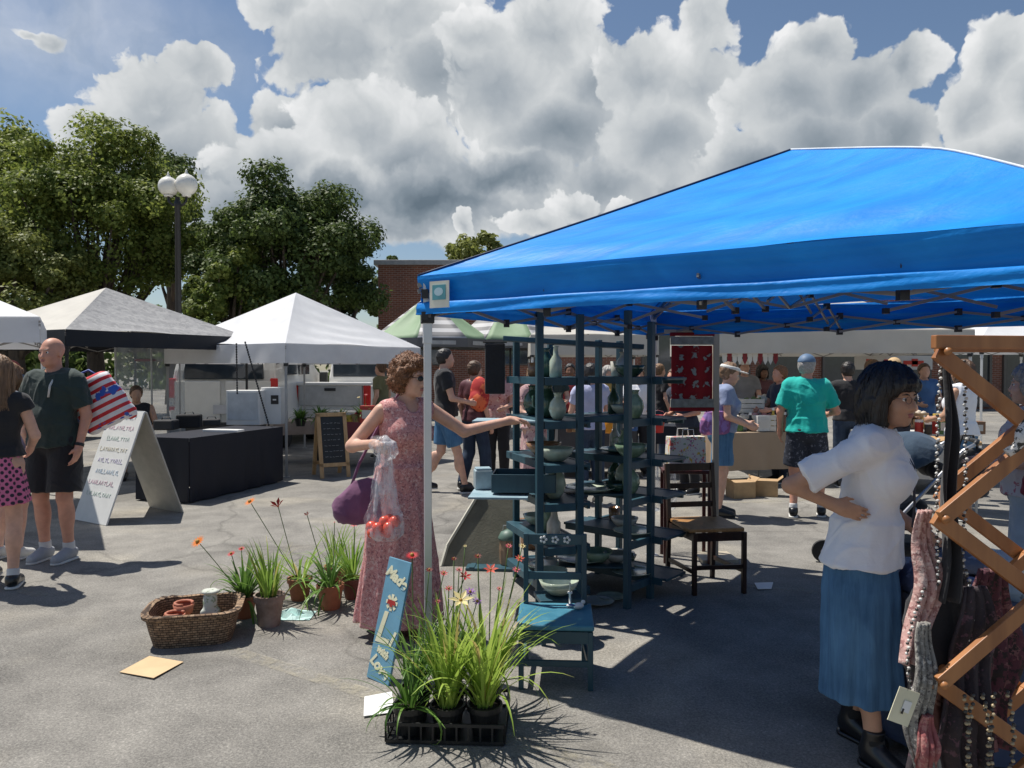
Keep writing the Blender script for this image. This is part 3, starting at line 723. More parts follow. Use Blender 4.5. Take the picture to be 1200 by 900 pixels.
# scattered clouds elsewhere round the sky, thin high veil on the left
far = noise(cb.outputs[0], 2.2, 4, .55, (4,2,0)); fd_ = mth('SUBTRACT', mth('MULTIPLY', far.outputs[0], 2.2), 1.30)
away = mth('MULTIPLY', mth('GREATER_THAN', mth('ABSOLUTE', az), .95), smooth(mth('ADD', fd_, mth('MULTIPLY', rough_, .3)), 0, .12))
colr = mth('ADD', mth('MULTIPLY', colr, mth('SUBTRACT', 1.0, away)), mth('MULTIPLY', away, .55)); mask = mth('MAXIMUM', alpha, away)
veil = mth('MULTIPLY', smooth(blob(70,40,330,110), 0, 1), mth('MULTIPLY', noise(P0, 7, 6, .6, (3,3,0)).outputs[0], .75)); mask = mth('MAXIMUM', mask, veil)
cr = ramp(nt, [(0, (.12,.16,.20)), (.25, (.20,.245,.29)), (.5, (.34,.38,.42)), (.75, (.56,.585,.60)), (1, (.80,.805,.81))]); L(colr, cr.inputs[0])
cbg = N(nt, 'ShaderNodeBackground', i_Strength=.94); L(cr.outputs[0], cbg.inputs[0])
ms = N(nt, 'ShaderNodeMixShader'); L(mask, ms.inputs[0]); L(bg.outputs[0], ms.inputs[1]); L(cbg.outputs[0], ms.inputs[2]); L(ms.outputs[0], wo.inputs[0])
w.cycles.sampling_method = 'MANUAL'; w.cycles.sample_map_resolution = 512

# ================================================================ ground
def asphalt():
    m, nt, b = newmat('asphalt'); L = nt.links.new
    tc = N(nt, 'ShaderNodeTexCoord')
    big = N(nt, 'ShaderNodeTexNoise', i_Scale=.35, i_Detail=5.0, i_Roughness=.6); L(tc.outputs['Object'], big.inputs['Vector'])
    mid = N(nt, 'ShaderNodeTexNoise', i_Scale=3.2, i_Detail=6.0, i_Roughness=.65); L(tc.outputs['Object'], mid.inputs['Vector'])
    fine = N(nt, 'ShaderNodeTexNoise', i_Scale=75, i_Detail=5.0, i_Roughness=.85); L(tc.outputs['Object'], fine.inputs['Vector'])
    vo = N(nt, 'ShaderNodeTexVoronoi', i_Scale=130); L(tc.outputs['Object'], vo.inputs['Vector'])
    def mt(op, a, c):
        n = N(nt, 'ShaderNodeMath', operation=op)
        for i, q in enumerate((a, c)):
            if isinstance(q, (int, float)): n.inputs[i].default_value = q
            else: L(q, n.inputs[i])
        return n.outputs[0]
    s = mt('ADD', mt('MULTIPLY', big.outputs[0], .35), mt('MULTIPLY', mid.outputs[0], .30))
    s = mt('ADD', s, mt('MULTIPLY', fine.outputs[0], .62))
    s = mt('ADD', s, mt('MULTIPLY', vo.outputs['Distance'], .16))
    rp = ramp(nt, [(.50, (.045,.044,.042)), (.66, (.165,.157,.143)), (.80, (.275,.262,.236)), (.96, (.50,.475,.42))]); L(s, rp.inputs[0])
    # hairline cracks
    dn = N(nt, 'ShaderNodeTexNoise', i_Scale=1.3, i_Detail=4.0); L(tc.outputs['Object'], dn.inputs['Vector'])
    vm = N(nt, 'ShaderNodeVectorMath', operation='MULTIPLY_ADD'); L(dn.outputs['Color'], vm.inputs[0]); vm.inputs[1].default_value = (.9,.9,0); L(tc.outputs['Object'], vm.inputs[2])
    cr = N(nt, 'ShaderNodeTexVoronoi', feature='DISTANCE_TO_EDGE', i_Scale=.22); L(vm.outputs[0], cr.inputs['Vector'])
    ce = ramp(nt, [(0, (.72,.72,.72)), (.006, (1,1,1))]); L(cr.outputs[0], ce.inputs[0])
    mx = N(nt, 'ShaderNodeMix', data_type='RGBA', blend_type='MULTIPLY'); mx.inputs[0].default_value = 1; L(rp.outputs[0], mx.inputs[6]); L(ce.outputs[0], mx.inputs[7])
    # oil stains
    oi = N(nt, 'ShaderNodeTexNoise', i_Scale=.9, i_Detail=2.0); L(tc.outputs['Object'], oi.inputs['Vector'])
    oe = ramp(nt, [(.34, (1.22,1.19,1.12)), (.46, (1,1,1)), (.60, (1,1,1)), (.70, (.68,.68,.68))]); L(oi.outputs[0], oe.inputs[0])
    m2 = N(nt, 'ShaderNodeMix', data_type='RGBA', blend_type='MULTIPLY'); m2.inputs[0].default_value = 1; L(mx.outputs[2], m2.inputs[6]); L(oe.outputs[0], m2.inputs[7])
    L(m2.outputs[2], b.inputs['Base Color']); b.inputs['Roughness'].default_value = .88; b.inputs['Specular IOR Level'].default_value = .3
    bp = N(nt, 'ShaderNodeBump', i_Strength=.55, i_Distance=.006); L(fine.outputs[0], bp.inputs['Height']); L(bp.outputs[0], b.inputs['Normal'])
    return m
ASPH = asphalt()
mb = MB(); mb.add([(-400,-300,0),(400,-300,0),(400,600,0),(-400,600,0)], [(0,1,2,3)])
tag(mb.build('asphalt_ground', ASPH), kind='structure')
def worn_paint():
    m, nt, b = newmat('worn_paint'); L = nt.links.new
    tc = N(nt, 'ShaderNodeTexCoord'); nz = N(nt, 'ShaderNodeTexNoise', i_Scale=11, i_Detail=9.0, i_Roughness=.8); L(tc.outputs['Object'], nz.inputs['Vector'])
    rp = ramp(nt, [(.44, (0,0,0)), (.66, (.55,.55,.55))]); L(nz.outputs[0], rp.inputs[0])
    b.inputs['Base Color'].default_value = (.46,.42,.32,1); b.inputs['Roughness'].default_value = .8
    t = N(nt, 'ShaderNodeBsdfTransparent'); mx = N(nt, 'ShaderNodeMixShader'); L(rp.outputs[0], mx.inputs[0]); L(t.outputs[0], mx.inputs[1]); L(b.outputs[0], mx.inputs[2])
    L(mx.outputs[0], nt.nodes['Material Output'].inputs[0]); return m
WP = worn_paint()
def stripe(a, b, wd):
    a, b = V(*a), V(*b); d = nrm(b-a); n = V(-d[1], d[0], 0)*wd/2; mb = MB()
    mb.add([a-n+V(0,0,.004), b-n+V(0,0,.004), b+n+V(0,0,.004), a+n+V(0,0,.004)], [(0,1,2,3)])
    tag(mb.build('painted_line', WP), kind='structure')
stripe(G(262,760), G(720,905), .10)
stripe(G(870,686), G(1010,700), .10)
stripe(G(560,600), G(1020,583), .12)
stripe(G(-200,640), G(60,700), .10)

# ================================================================ trees
def tree(name, label, c, r, base, leafm, n=16000, ls=.24, clumps=70, seed=1, trunk=.28, squash=1.0, group=None, inner=.35):
    g = np.random.default_rng(seed)
    t = thing(name, label, 'tree', (base[0], base[1], 0), 0, group)
    C = V(*c)-V(base[0], base[1], 0); rr = V(*r)
    d = g.normal(size=(clumps, 3)); d /= np.linalg.norm(d, axis=1)[:, None]
    rad = g.uniform(inner, 1, clumps)**.5
    d[:, 2] = np.where(d[:, 2] < -.55, -d[:, 2]*.6, d[:, 2])
    cen = C+d*rad[:, None]*rr*g.uniform(.72, .97, clumps)[:, None]; cr = g.uniform(.10, .27, clumps)*rr.mean()
    per = g.dirichlet(np.full(clumps, 6.0))*n
    P = []; NN = []
    for k in range(clumps):
        m = int(per[k]); u = g.normal(size=(m, 3)); u /= np.linalg.norm(u, axis=1)[:, None]
        rad_ = g.uniform(.30, 1, m)**.5*cr[k]*(1+.18*np.sin(u[:, 0]*5+k)+.15*np.sin(u[:, 1]*7+2*k))
        P.append(cen[k]+u*rad_[:, None]*V(1.1,1.1,.78)); NN.append(u+V(0,0,.5)+g.normal(size=(m,3))*.55)
    P = np.concatenate(P); NN = np.concatenate(NN); NN /= np.linalg.norm(NN, axis=1)[:, None]
    m = len(P); a = g.normal(size=(m, 3)); a -= NN*(a*NN).sum(1)[:, None]; a /= np.linalg.norm(a, axis=1)[:, None]; b = np.cross(NN, a)
    s = ls*g.uniform(.55, 1.25, m)[:, None]
    vs = np.stack([P-a*s*.5, P+b*s*.32+NN*s*.06, P+a*s*.5, P-b*s*.32+NN*s*.06], 1).reshape(-1, 3)
    me = np_mesh('crown', vs, np.arange(4*m).reshape(-1, 4)); link_mesh('crown', me, leafm, t)
    mb = MB(); h = C[2]-rr[2]*.75
    mb.tube([(0,0,-.05),(.05,.03,h*.5),(0,0,h),tuple(C*V(.6,.6,1)-V(0,0,rr[2]*.1))], [trunk*1.25, trunk, trunk*.85, trunk*.35], 10)
    for k in range(0, clumps, 3):
        st = V(0,0,h*g.uniform(.75, 1.15)); e = cen[k]; md = (st+e)/2+V(0,0,-.05*rr[2])
        mb.tube([st, md, e], [trunk*.38, trunk*.22, trunk*.06], 6)
    mb.build('trunk', BARK, t, smooth=True)
    return t
BARK = M('bark', (.10,.075,.055), rough=.9, var=.4, scale=8, bump=.8, bscale=25, stretch=(1,1,.25))
LF1 = M_leaf('leaf_mid', (.10,.15,.03), (.30,.34,.08), .45); LF2 = M_leaf('leaf_dark', (.05,.085,.025), (.14,.19,.05), .38); LF3 = M_leaf('leaf_pale', (.12,.15,.035), (.30,.32,.09), .42); LF4 = M_leaf('leaf_deep', (.03,.055,.02), (.09,.13,.04))
def tr(px, Y, py_top, halfw_px, name, label, leafm, depth=None, zb=None, **kw):
    x, _, zt = Q(px, py_top, Y); hw = halfw_px/FPX*Y; zb = 2.2 if zb is None else zb
    cz = (zt+zb)/2; return tree(name, label, (x, Y, cz), (hw, depth or hw, (zt-zb)/2), (x, Y), leafm, **kw)
GT = 'trees behind the market stalls'
tr(-25, 27, 80, 100, 'oak_tree', 'tall green tree at the far left edge, its top the highest of all the trees', LF1, n=38000, ls=.18, seed=2, clumps=75, group=GT)
tr(108, 25, 122, 132, 'oak_tree', 'broad mid green tree behind the grey tent, left of the street lamp', LF1, n=85000, ls=.145, seed=3, clumps=120, zb=1.2, group=GT)
tr(200, 34, 158, 48, 'oak_tree', 'narrower dark tree crown just behind the white lamp globes', LF2, n=18000, ls=.20, seed=14, clumps=45, group=GT, zb=3.5)
tr(15, 22, 235, 100, 'oak_tree', 'lower pale green tree above the far left white tent', LF3, n=40000, ls=.13, seed=5, clumps=60, zb=1.4, group=GT)
tr(335, 25, 200, 116, 'maple_tree', 'dense dark green round tree behind the white peaked tent', LF2, n=85000, ls=.14, seed=6, clumps=110, zb=1.4, group=GT)
tr(265, 23, 285, 60, 'maple_tree', 'small lighter green tree right of the lamp post, below the dark round tree', LF1, n=20000, ls=.15, seed=8, clumps=45, zb=1.3, group=GT)
tr(395, 29, 255, 48, 'maple_tree', 'very dark narrow tree beside the left corner of the brick building', LF4, n=22000, ls=.18, seed=9, clumps=50, zb=1.6, group=GT)
tr(462, 36, 290, 34, 'maple_tree', 'small tree top peeking up just above the left end of the brick wall', LF2, n=5000, ls=.28, seed=10, clumps=30, zb=3, group=GT)
tr(556, 46, 257, 54, 'oak_tree', 'sunlit yellow-green tree top rising over the brick building beside the blue canopy', LF3, n=9000, ls=.34, seed=11, clumps=45, zb=3, group=GT)
tr(1190, 34, 372, 60, 'oak_tree', 'low green tree at the right edge under the blue canopy', LF1, n=7000, ls=.25, seed=12, clumps=40, zb=1.0, group=GT)

# ================================================================ brick building
def brick():
    m, nt, b = newmat('brick'); L = nt.links.new
    tc = N(nt, 'ShaderNodeTexCoord'); sp = N(nt, 'ShaderNodeSeparateXYZ'); L(tc.outputs['Object'], sp.inputs[0])
    ad = N(nt, 'ShaderNodeMath', operation='ADD'); L(sp.outputs[0], ad.inputs[0]); L(sp.outputs[1], ad.inputs[1])
    cx = N(nt, 'ShaderNodeCombineXYZ'); L(ad.outputs[0], cx.inputs[0]); L(sp.outputs[2], cx.inputs[1])
    bk = N(nt, 'ShaderNodeTexBrick', i_Scale=1.0); bk.inputs['Brick Width'].default_value = .22; bk.inputs['Row Height'].default_value = .075; bk.inputs['Mortar Size'].default_value = .008
    bk.inputs['Color1'].default_value = (.30,.105,.062,1); bk.inputs['Color2'].default_value = (.21,.072,.045,1); bk.inputs['Mortar'].default_value = (.36,.30,.25,1); L(cx.outputs[0], bk.inputs['Vector'])
    nz = N(nt, 'ShaderNodeTexNoise', i_Scale=.8, i_Detail=5.0); L(tc.outputs['Object'], nz.inputs['Vector']); rp = ramp(nt, [(.3, (.75,.75,.75)), (.7, (1.15,1.1,1.05))]); L(nz.outputs[0], rp.inputs[0])
    mx = N(nt, 'ShaderNodeMix', data_type='RGBA', blend_type='MULTIPLY'); mx.inputs[0].default_value = 1; L(bk.outputs[0], mx.inputs[6]); L(rp.outputs[0], mx.inputs[7])
    L(mx.outputs[2], b.inputs['Base Color']); b.inputs['Roughness'].default_value = .85; return m
BRICK = brick()
STEEL = M('steel_grey', (.42,.43,.44), rough=.4, metal=.6, var=.08); CONC = M('concrete', (.42,.40,.36), rough=.85, bump=.2); GLASS = M('dark_glass', (.03,.04,.05), rough=.08, spec=.8, var=.2); WHITEP = M('white_paint', (.72,.72,.70), rough=.45, var=.05); BLACKP = M('black_paint', (.015,.015,.017), rough=.4, var=.2)
xb, yb, zt = Q(443, 311, 30)
bld = thing('brick_building', 'low red brick building with a pale metal coping behind the stalls', 'building', (xb, yb, 0))
mb = MB(); mb.box((14, 6, zt/2), (28, 12, zt)); mb.build('wall', BRICK, bld)
mb = MB(); mb.box((14, 6, zt+.10), (28.3, 12.3, .20)); mb.build('coping', M('coping_grey', (.38,.37,.36), rough=.5, metal=.3), bld, bevel=.02)
for i in range(7):
    x = 11.2+i*2.35; f = MB()
    for dx in (-.9, .9): f.box((x+dx, -.06, 1.55), (.09, .12, 2.9))
    for z in (.14, 3.0): f.box((x, -.06, z), (1.72, .12, .09))
    fo = f.build('window', M('frame_bronze', (.10,.09,.08), rough=.4), bld)
    p = MB(); p.box((x, -.03, 1.57), (1.71, .03, 2.77)); p.build('pane', GLASS, fo)
mb = MB(); mb.box((18, -.55, 3.45), (17, 1.1, .35)); mb.build('fascia', M('fascia_grey', (.30,.29,.27), rough=.6), bld, bevel=.02)
for i in range(2):
    x = 1.8+i*3.6; f = MB()
    f.box((x, -.04, 2.35), (1.5, .08, 1.3)); fo = f.build('window', M('frame_bronze'), bld)
    p = MB(); p.box((x, -.085, 2.35), (1.36, .02, 1.16)); p.build('pane', GLASS, fo)

# ================================================================ street lamp
lx, ly, lz = Q(208, 232, 17)
lamp = thing('street_lamp', 'black street lamp post with a pair of white globes, standing before the trees', 'street lamp', (lx, ly, 0))
mb = MB(); mb.lathe([(.22,0),(.22,.08),(.16,.14),(.13,.5),(.09,.62),(.075,.9),(.06,lz-.2),(.075,lz-.18),(.075,lz-.1),(.05,lz-.05),(.05,lz+.02)], n=14); mb.build('post', BLACKP, lamp, smooth=True)
mb = MB()
for q in (-1, 1): mb.tube([(0,0,lz-.1),(q*.1,0,lz-.16),(q*.19,0,lz-.08),(q*.2,0,lz+.05)], .028, 8)
mb.lathe([(.05,lz-.0),(.05,lz+.02)], n=10); mb.build('arm', BLACKP, lamp, smooth=True)
GLOBE = M('globe_white', (.80,.78,.72), rough=.25, var=.04)
for q, r_, dz in ((-1, .215, .22), (1, .235, .26)):
    g = MB(); g.lathe([(.09,0),(.10,.04)]+[(r_*math.sin(a), dz-r_*math.cos(a)) for a in np.linspace(.45, math.pi-.05, 12)], (q*.2,0,lz+.03), 20); go = g.build('globe', GLOBE, lamp, smooth=True)
    f = MB(); f.lathe([(.06,0),(.06,.03),(.02,.07),(.025,.10),(.004,.14)], (q*.2,0,lz+.03+dz+r_-.03), 10); f.build('finial', GLOBE, go, smooth=True)

# a far row of trees and bushes closing the view behind the stalls
g = np.random.default_rng(77)
hs_ = []
for k in range(60):
    x = g.uniform(-75, 75); y = 62+g.uniform(-4, 6); r_ = g.uniform(2.2, 4.2)
    m_ = 420; u_ = g.normal(size=(m_,3)); u_ /= np.linalg.norm(u_, axis=1)[:,None]
    hs_.append(V(x, y, 1.2+r_*.45)+u_*r_*V(1.2,.8,.85)*g.uniform(.7,1,m_)[:,None])
P = np.concatenate(hs_); P = P[P[:,2] > .05]; m_ = len(P); a = g.normal(size=(m_,3)); a /= np.linalg.norm(a,axis=1)[:,None]; b = np.cross(a, g.normal(size=(m_,3))); b /= np.linalg.norm(b,axis=1)[:,None]; s_ = g.uniform(.4,.9,m_)[:,None]
vs = np.stack([P-a*s_*.5, P+b*s_*.4, P+a*s_*.5, P-b*s_*.4],1).reshape(-1,3)
me = np_mesh('far_treeline', vs, np.arange(4*m_).reshape(-1,4)); tag(link_mesh('far_treeline', me, LF2), 'far band of trees closing the horizon behind the stalls', 'trees', kind='stuff')
# ================================================================ tents
TRUSSM = M('truss_grey', (.26,.25,.24), rough=.4, metal=.5)
def cloth(name, col, trans=.18, rough=.6, bump=.35, bsc=5, stretch=(1,1,1), var=.06, sheen=0, spec=.35):
    m = M(name, col, rough=rough, var=var, scale=3, bump=bump, bscale=bsc, trans=trans, stretch=stretch, spec=spec); return m
def tent(label, corners, apex, ez, vh, roofm, valm, polem, legs=(0,1,2,3), sag=.06, hip=(0,0,0,0), name='market_tent', nv=None, facem=None, group=None, scal=0, hemflare=.0, frame=True, ground=0, cat='canopy tent', sag2=None, wob=.012, legr=.018, joints=False):
    cs = [V(c[0], c[1], ez) for c in corners]; ap = V(*apex); ctr = sum(cs)/4
    root = thing(name, label, cat, (ctr[0], ctr[1], 0), 0, group)
    g = np.random.default_rng(abs(hash(label)) % 999 if False else len(label))
    ms = list(facem) if facem else [roofm]*4
    mats = []; 
    for q in ms:
        if q not in mats: mats.append(q)
    mb = MB(); nu, nw = 40, 28
    for i in range(4):
        A, B = cs[i], cs[(i+1) % 4]; ha, hb = hip[i], hip[(i+1) % 4]; mb.cm = mats.index(ms[i]); ph = g.uniform(0, 6)
        out = nrm(V((A+B)[0]/2-ctr[0], (A+B)[1]/2-ctr[1], 0))
        def P(s, t):
            p = (A*(1-s)+B*s)*(1-t)+ap*t
            bt = max(0., min(t/.45, (1-t)/.55)); bt = bt-.12*bt**6
            hz = (ha*(1-s)**2+hb*s**2)*bt
            sg = 4*s*(1-s)
            z = hz-sag*sg*math.sin(math.pi*min(1,t*1.02))*(1-.3*t)
            e = max(0, 1-t/.22)
            z += wob*(math.sin(s*23+ph+2*math.sin(s*7))*.4+math.sin(s*9+t*30+ph))*sg*(1-t)
            if sag2: z -= sag2*sg**.3*math.exp(-((t-.10)/.055)**2); 
            return p+V(0,0,z)
        mb.grid(P, nu, nw)
    ro = mb.build('roof', mats, root, w=True, smooth=True)
    mb = MB()
    for i in range(4):
        A, B = cs[i], cs[(i+1) % 4]; out = nrm(V((A+B)[0]/2-ctr[0], (A+B)[1]/2-ctr[1], 0)); ph = g.uniform(0, 6); Ln = np.linalg.norm(B-A)
        def P(s, t):
            p = A*(1-s)+B*s; zz = vh
            if scal: zz = vh*(1-.28*abs(math.sin(s*Ln/scal*math.pi))**.6*0-.22*(1-abs(math.sin(s*Ln/scal*math.pi))))
            o = .003+(.012 if not hemflare else .005)*math.sin(s*31+ph+t*2)*math.sin(math.pi*min(1, s))*t
            if hemflare:
                pr = np.interp(t, [0,.18,.45,.66,.70,1], [0,-.005,-.028,-.030,.002,.012]); o += pr*hemflare
                o += .0025*math.sin(t*26+s*5+2*math.sin(s*11+ph))*hemflare
            return p+out*o-V(0,0,zz*t)
        mb.grid(P, 60, nv or 8)
    mb.build('valance', valm, root, w=True, smooth=True)
    for i in legs:
        c = cs[i]; inn = nrm(V(ctr[0]-c[0], ctr[1]-c[1], 0)); f = c+inn*.05
        mb = MB(); mb.bar((f[0], f[1], .012), (f[0], f[1], ez-.015), legr*2, legr*2, up=tuple(inn)); mb.bar((f[0], f[1], ez-.5*0-.35), (f[0], f[1], ez-.02), legr*2+.008, legr*2+.008, up=tuple(inn))
        mb.box((f[0], f[1], .006), (.09,.09,.012), math.atan2(inn[1], inn[0])); mb.build('leg', polem, root, w=True, bevel=.002)
        if frame:
            k = MB(); k.box((f[0], f[1], ez-vh-.02), (legr*2+.03,)*2+(.05,), math.atan2(inn[1], inn[0])); k.build('corner_joint', BLACKP, root, w=True, bevel=.004)
    if frame:
        fm = MB(); jm = MB()
        for i in range(4):
            A, B = cs[i]+0, cs[(i+1) % 4]+0; out = nrm(V((A+B)[0]/2-ctr[0], (A+B)[1]/2-ctr[1], 0)); A = A-out*.05; B = B-out*.05
            n = 4; zt_, zb_ = ez-(.095 if sag2 else .045), ez-vh-(.01 if sag2 else -.005)
            for q in range(n):
                a, b = A+(B-A)*q/n, A+(B-A)*(q+1)/n
                z0, z1 = (zt_, zb_) if q % 2 else (zb_, zt_)
                fm.bar((a[0], a[1], zb_), (b[0], b[1], zt_), .010, .016); fm.bar((a[0]-out[0]*.016, a[1]-out[1]*.016, zt_), (b[0]-out[0]*.016, b[1]-out[1]*.016, zb_), .010, .016)
                m_ = (a+b)/2; jm.box((m_[0], m_[1], (zt_+zb_)/2), (.035,.035,.035)); jm.box((b[0], b[1], zt_), (.035,.035,.045)); jm.box((b[0], b[1], zb_), (.035,.035,.045))
        for i in range(4):
            c = cs[i]; mid = (c+ctr)/2; fm.bar((c[0], c[1], ez-.08), (mid[0]*.5+c[0]*.5, mid[1]*.5+c[1]*.5, ez-.0+(ap[2]-ez)*.2-.08), .014, .022)
            fm.bar((c[0], c[1], ez-.05), (ap[0], ap[1], ap[2]-.12), .014, .024)
        fm.bar((ap[0], ap[1], ap[2]-.55), (ap[0], ap[1], ap[2]-.02), .03)
        for i in range(4):
            mE = (cs[i]+cs[(i+1) % 4])/2; hub = V(ctr[0], ctr[1], ez-vh+.10)
            for q in range(3):
                a, b = mE+(hub-mE)*q/3+V(0,0,0), mE+(hub-mE)*(q+1)/3
                fm.bar((a[0], a[1], zt_+.04*q), (b[0], b[1], zb_+.04*q), .010, .016); fm.bar((a[0]+.014, a[1]+.01, zb_+.04*q), (b[0]+.014, b[1]+.01, zt_+.04*q+.04), .010, .016)
                jm.box((b[0], b[1], zt_+.04*(q+1)), (.035,.035,.04)); jm.box((b[0], b[1], zb_+.04*q), (.03,.03,.03)) if q < 2 else None
        fo = fm.build('truss', TRUSSM, root, w=True)
        if joints:
            for k in range(0, len(jm.v), 8):
                q = MB(); q.add(jm.v[k:k+8], jm.f[:6]); q.build('truss_joint', BLACKP, root, w=True)
    return root, cs
WHT = cloth('tent_white', (.74,.75,.77), trans=.25); CREAM = cloth('tent_cream', (.60,.575,.52), trans=.2); GREYT = M_spots('tent_grey_speckle', (.25,.25,.255), [(.21,.21,.215),(.30,.30,.30)], scale=9, thr=.46, rough=.7)
GRAYC = cloth('tent_gray', (.50,.50,.51), trans=.12); BLKC = cloth('tent_black', (.014,.016,.022), trans=.0); GREENC = cloth('tent_green', (.28,.40,.25), trans=.2); DGREY = cloth('tent_dark_grey', (.13,.13,.135), trans=.05)
SILVER = M('pole_silver', (.62,.63,.65), rough=.35, metal=.55, var=.05); WPOLE = M('pole_white', (.70,.70,.69), rough=.4, var=.05)
# blue canopy --------------------------------------------------------------
def bluecloth(name, k=1.0):
    m, nt, b = newmat(name); L = nt.links.new
    tc = N(nt, 'ShaderNodeTexCoord'); mp = N(nt, 'ShaderNodeMapping'); mp.inputs['Rotation'].default_value = (0, 0, R(33.6)); mp.inputs['Scale'].default_value = (.18, 1, 1); L(tc.outputs['Object'], mp.inputs[0])
    n1 = N(nt, 'ShaderNodeTexNoise', i_Scale=7, i_Detail=5.0, i_Distortion=.5); L(mp.outputs[0], n1.inputs['Vector'])
    n2 = N(nt, 'ShaderNodeTexNoise', i_Scale=38, i_Detail=4.0); L(mp.outputs[0], n2.inputs['Vector'])
    rp = ramp(nt, [(.35, (.008*k,.24*k,.74*k)), (.65, (.012*k,.31*k,.88*k))]); L(n1.outputs[0], rp.inputs[0]); L(rp.outputs[0], b.inputs['Base Color'])
    b.inputs['Roughness'].default_value = .5; b.inputs['Specular IOR Level'].default_value = .25
    b1 = N(nt, 'ShaderNodeBump', i_Strength=.35, i_Distance=.03); L(n1.outputs[0], b1.inputs['Height'])
    b2 = N(nt, 'ShaderNodeBump', i_Strength=.22, i_Distance=.01); L(n2.outputs[0], b2.inputs['Height']); L(b1.outputs[0], b2.inputs['Normal']); L(b2.outputs[0], b.inputs['Normal'])
    tr = N(nt, 'ShaderNodeBsdfTranslucent', i_Color=(.003,.07,.33,1)); mx = N(nt, 'ShaderNodeMixShader', i_Fac=.17)
    L(b.outputs[0], mx.inputs[1]); L(tr.outputs[0], mx.inputs[2]); L(mx.outputs[0], nt.nodes['Material Output'].inputs[0]); return m
BLUE = bluecloth('canopy_blue')
u = V(.833, -.553, 0); v = V(.553, .833, 0); c0 = V(-.49, 4.0, 0); SZ = 3.01
can, ccs = tent('large blue canopy tent with wrinkled roof covering the right half, over the blue shelves', [c0, c0+u*SZ, c0+(u+v)*SZ, c0+v*SZ], (*(c0+(u+v)*SZ/2)[:2], 2.83), 2.06, .20, BLUE, BLUE, SILVER,
     sag=.05, hip=(-.01,.115,.02,.0), nv=26, hemflare=1.0, sag2=.045, wob=.008, legr=.019, name='canopy_tent', joints=True)
hipz = (-.01,.115,.02,.0); apx = V(*(c0+(u+v)*SZ/2)[:2], 2.83)
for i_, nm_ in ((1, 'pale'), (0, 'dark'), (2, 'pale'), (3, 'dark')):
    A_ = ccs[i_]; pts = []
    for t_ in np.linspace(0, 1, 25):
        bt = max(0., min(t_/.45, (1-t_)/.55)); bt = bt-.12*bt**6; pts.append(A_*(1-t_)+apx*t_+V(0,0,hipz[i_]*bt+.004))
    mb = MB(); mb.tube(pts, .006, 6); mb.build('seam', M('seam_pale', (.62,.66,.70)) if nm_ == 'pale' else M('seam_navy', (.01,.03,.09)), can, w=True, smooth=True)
p = c0+u*.16-v*.016; d = -v
mb = MB(); a = c0+u*.10-v*.025; mb.box((*(a+u*.065)[:2], 1.955), (.125,.004,.135), math.atan2(u[1], u[0])); lb = mb.build('label', M('label_cream', (.72,.70,.60), rough=.5), can, w=True)
mb = MB(); mb.box((*(a+u*.065-v*.004)[:2], 1.965), (.085,.003,.075), math.atan2(u[1], u[0])); em = mb.build('emblem', M('emblem_teal', (.10,.33,.38), rough=.4), lb, w=True)
e = MB(); q = a+u*.065-v*.007; e.lathe([(.026,0),(.026,.001)], n=20)
e.v = [tuple(V(q[0], q[1], 1.968)+u*x[0]*1.1+V(0,0,1)*x[1]*.8-v*x[2]) for x in e.v]; e.build('emblem_disc', M('emblem_pale', (.45,.62,.68)), lb, w=True)
# white peaked tent ---------------------------------------------------------
TG = 'market tents on the left'
tent('white peaked tent with a grey pole at its near corner, before the brick building', [(-3.27,11.1),(-1.62,13.6),(-4.12,15.25),(-5.77,12.75)], (-3.70,13.18,2.88), 1.95, .29, WHT, WHT, M('pole_grey', (.33,.34,.35), rough=.4, metal=.4), sag=.09, group=TG, cat='canopy tent')
C = V(-6.33, 12, 0); th = R(15); hv = V(math.cos(th), math.sin(th), 0)*2.12; hw_ = V(math.sin(th), -math.cos(th), 0)*2.12
tent('grey speckled tent with a cream side and a black valance, behind the bald man', [C+hw_, C+hv, C-hw_, C-hv], (-6.33, 12, 2.84), 2.09, .22, GREYT, BLKC, BLACKP, facem=[GREYT, GREYT, CREAM, CREAM], sag=.07, group=TG)
bd = V(-.5, .86, 0); fd = V(-1, -.05, 0); a0 = V(-4.36, 7.1, 0)
tent('white tent cut off by the left edge above the long-haired woman', [a0, a0+bd*3, a0+(bd+fd)*3, a0+fd*3], (*(a0+(bd+fd)*1.5)[:2], 2.75), 2.06, .24, WHT, WHT, WPOLE, sag=.06, group=TG, legs=(1,2,3))
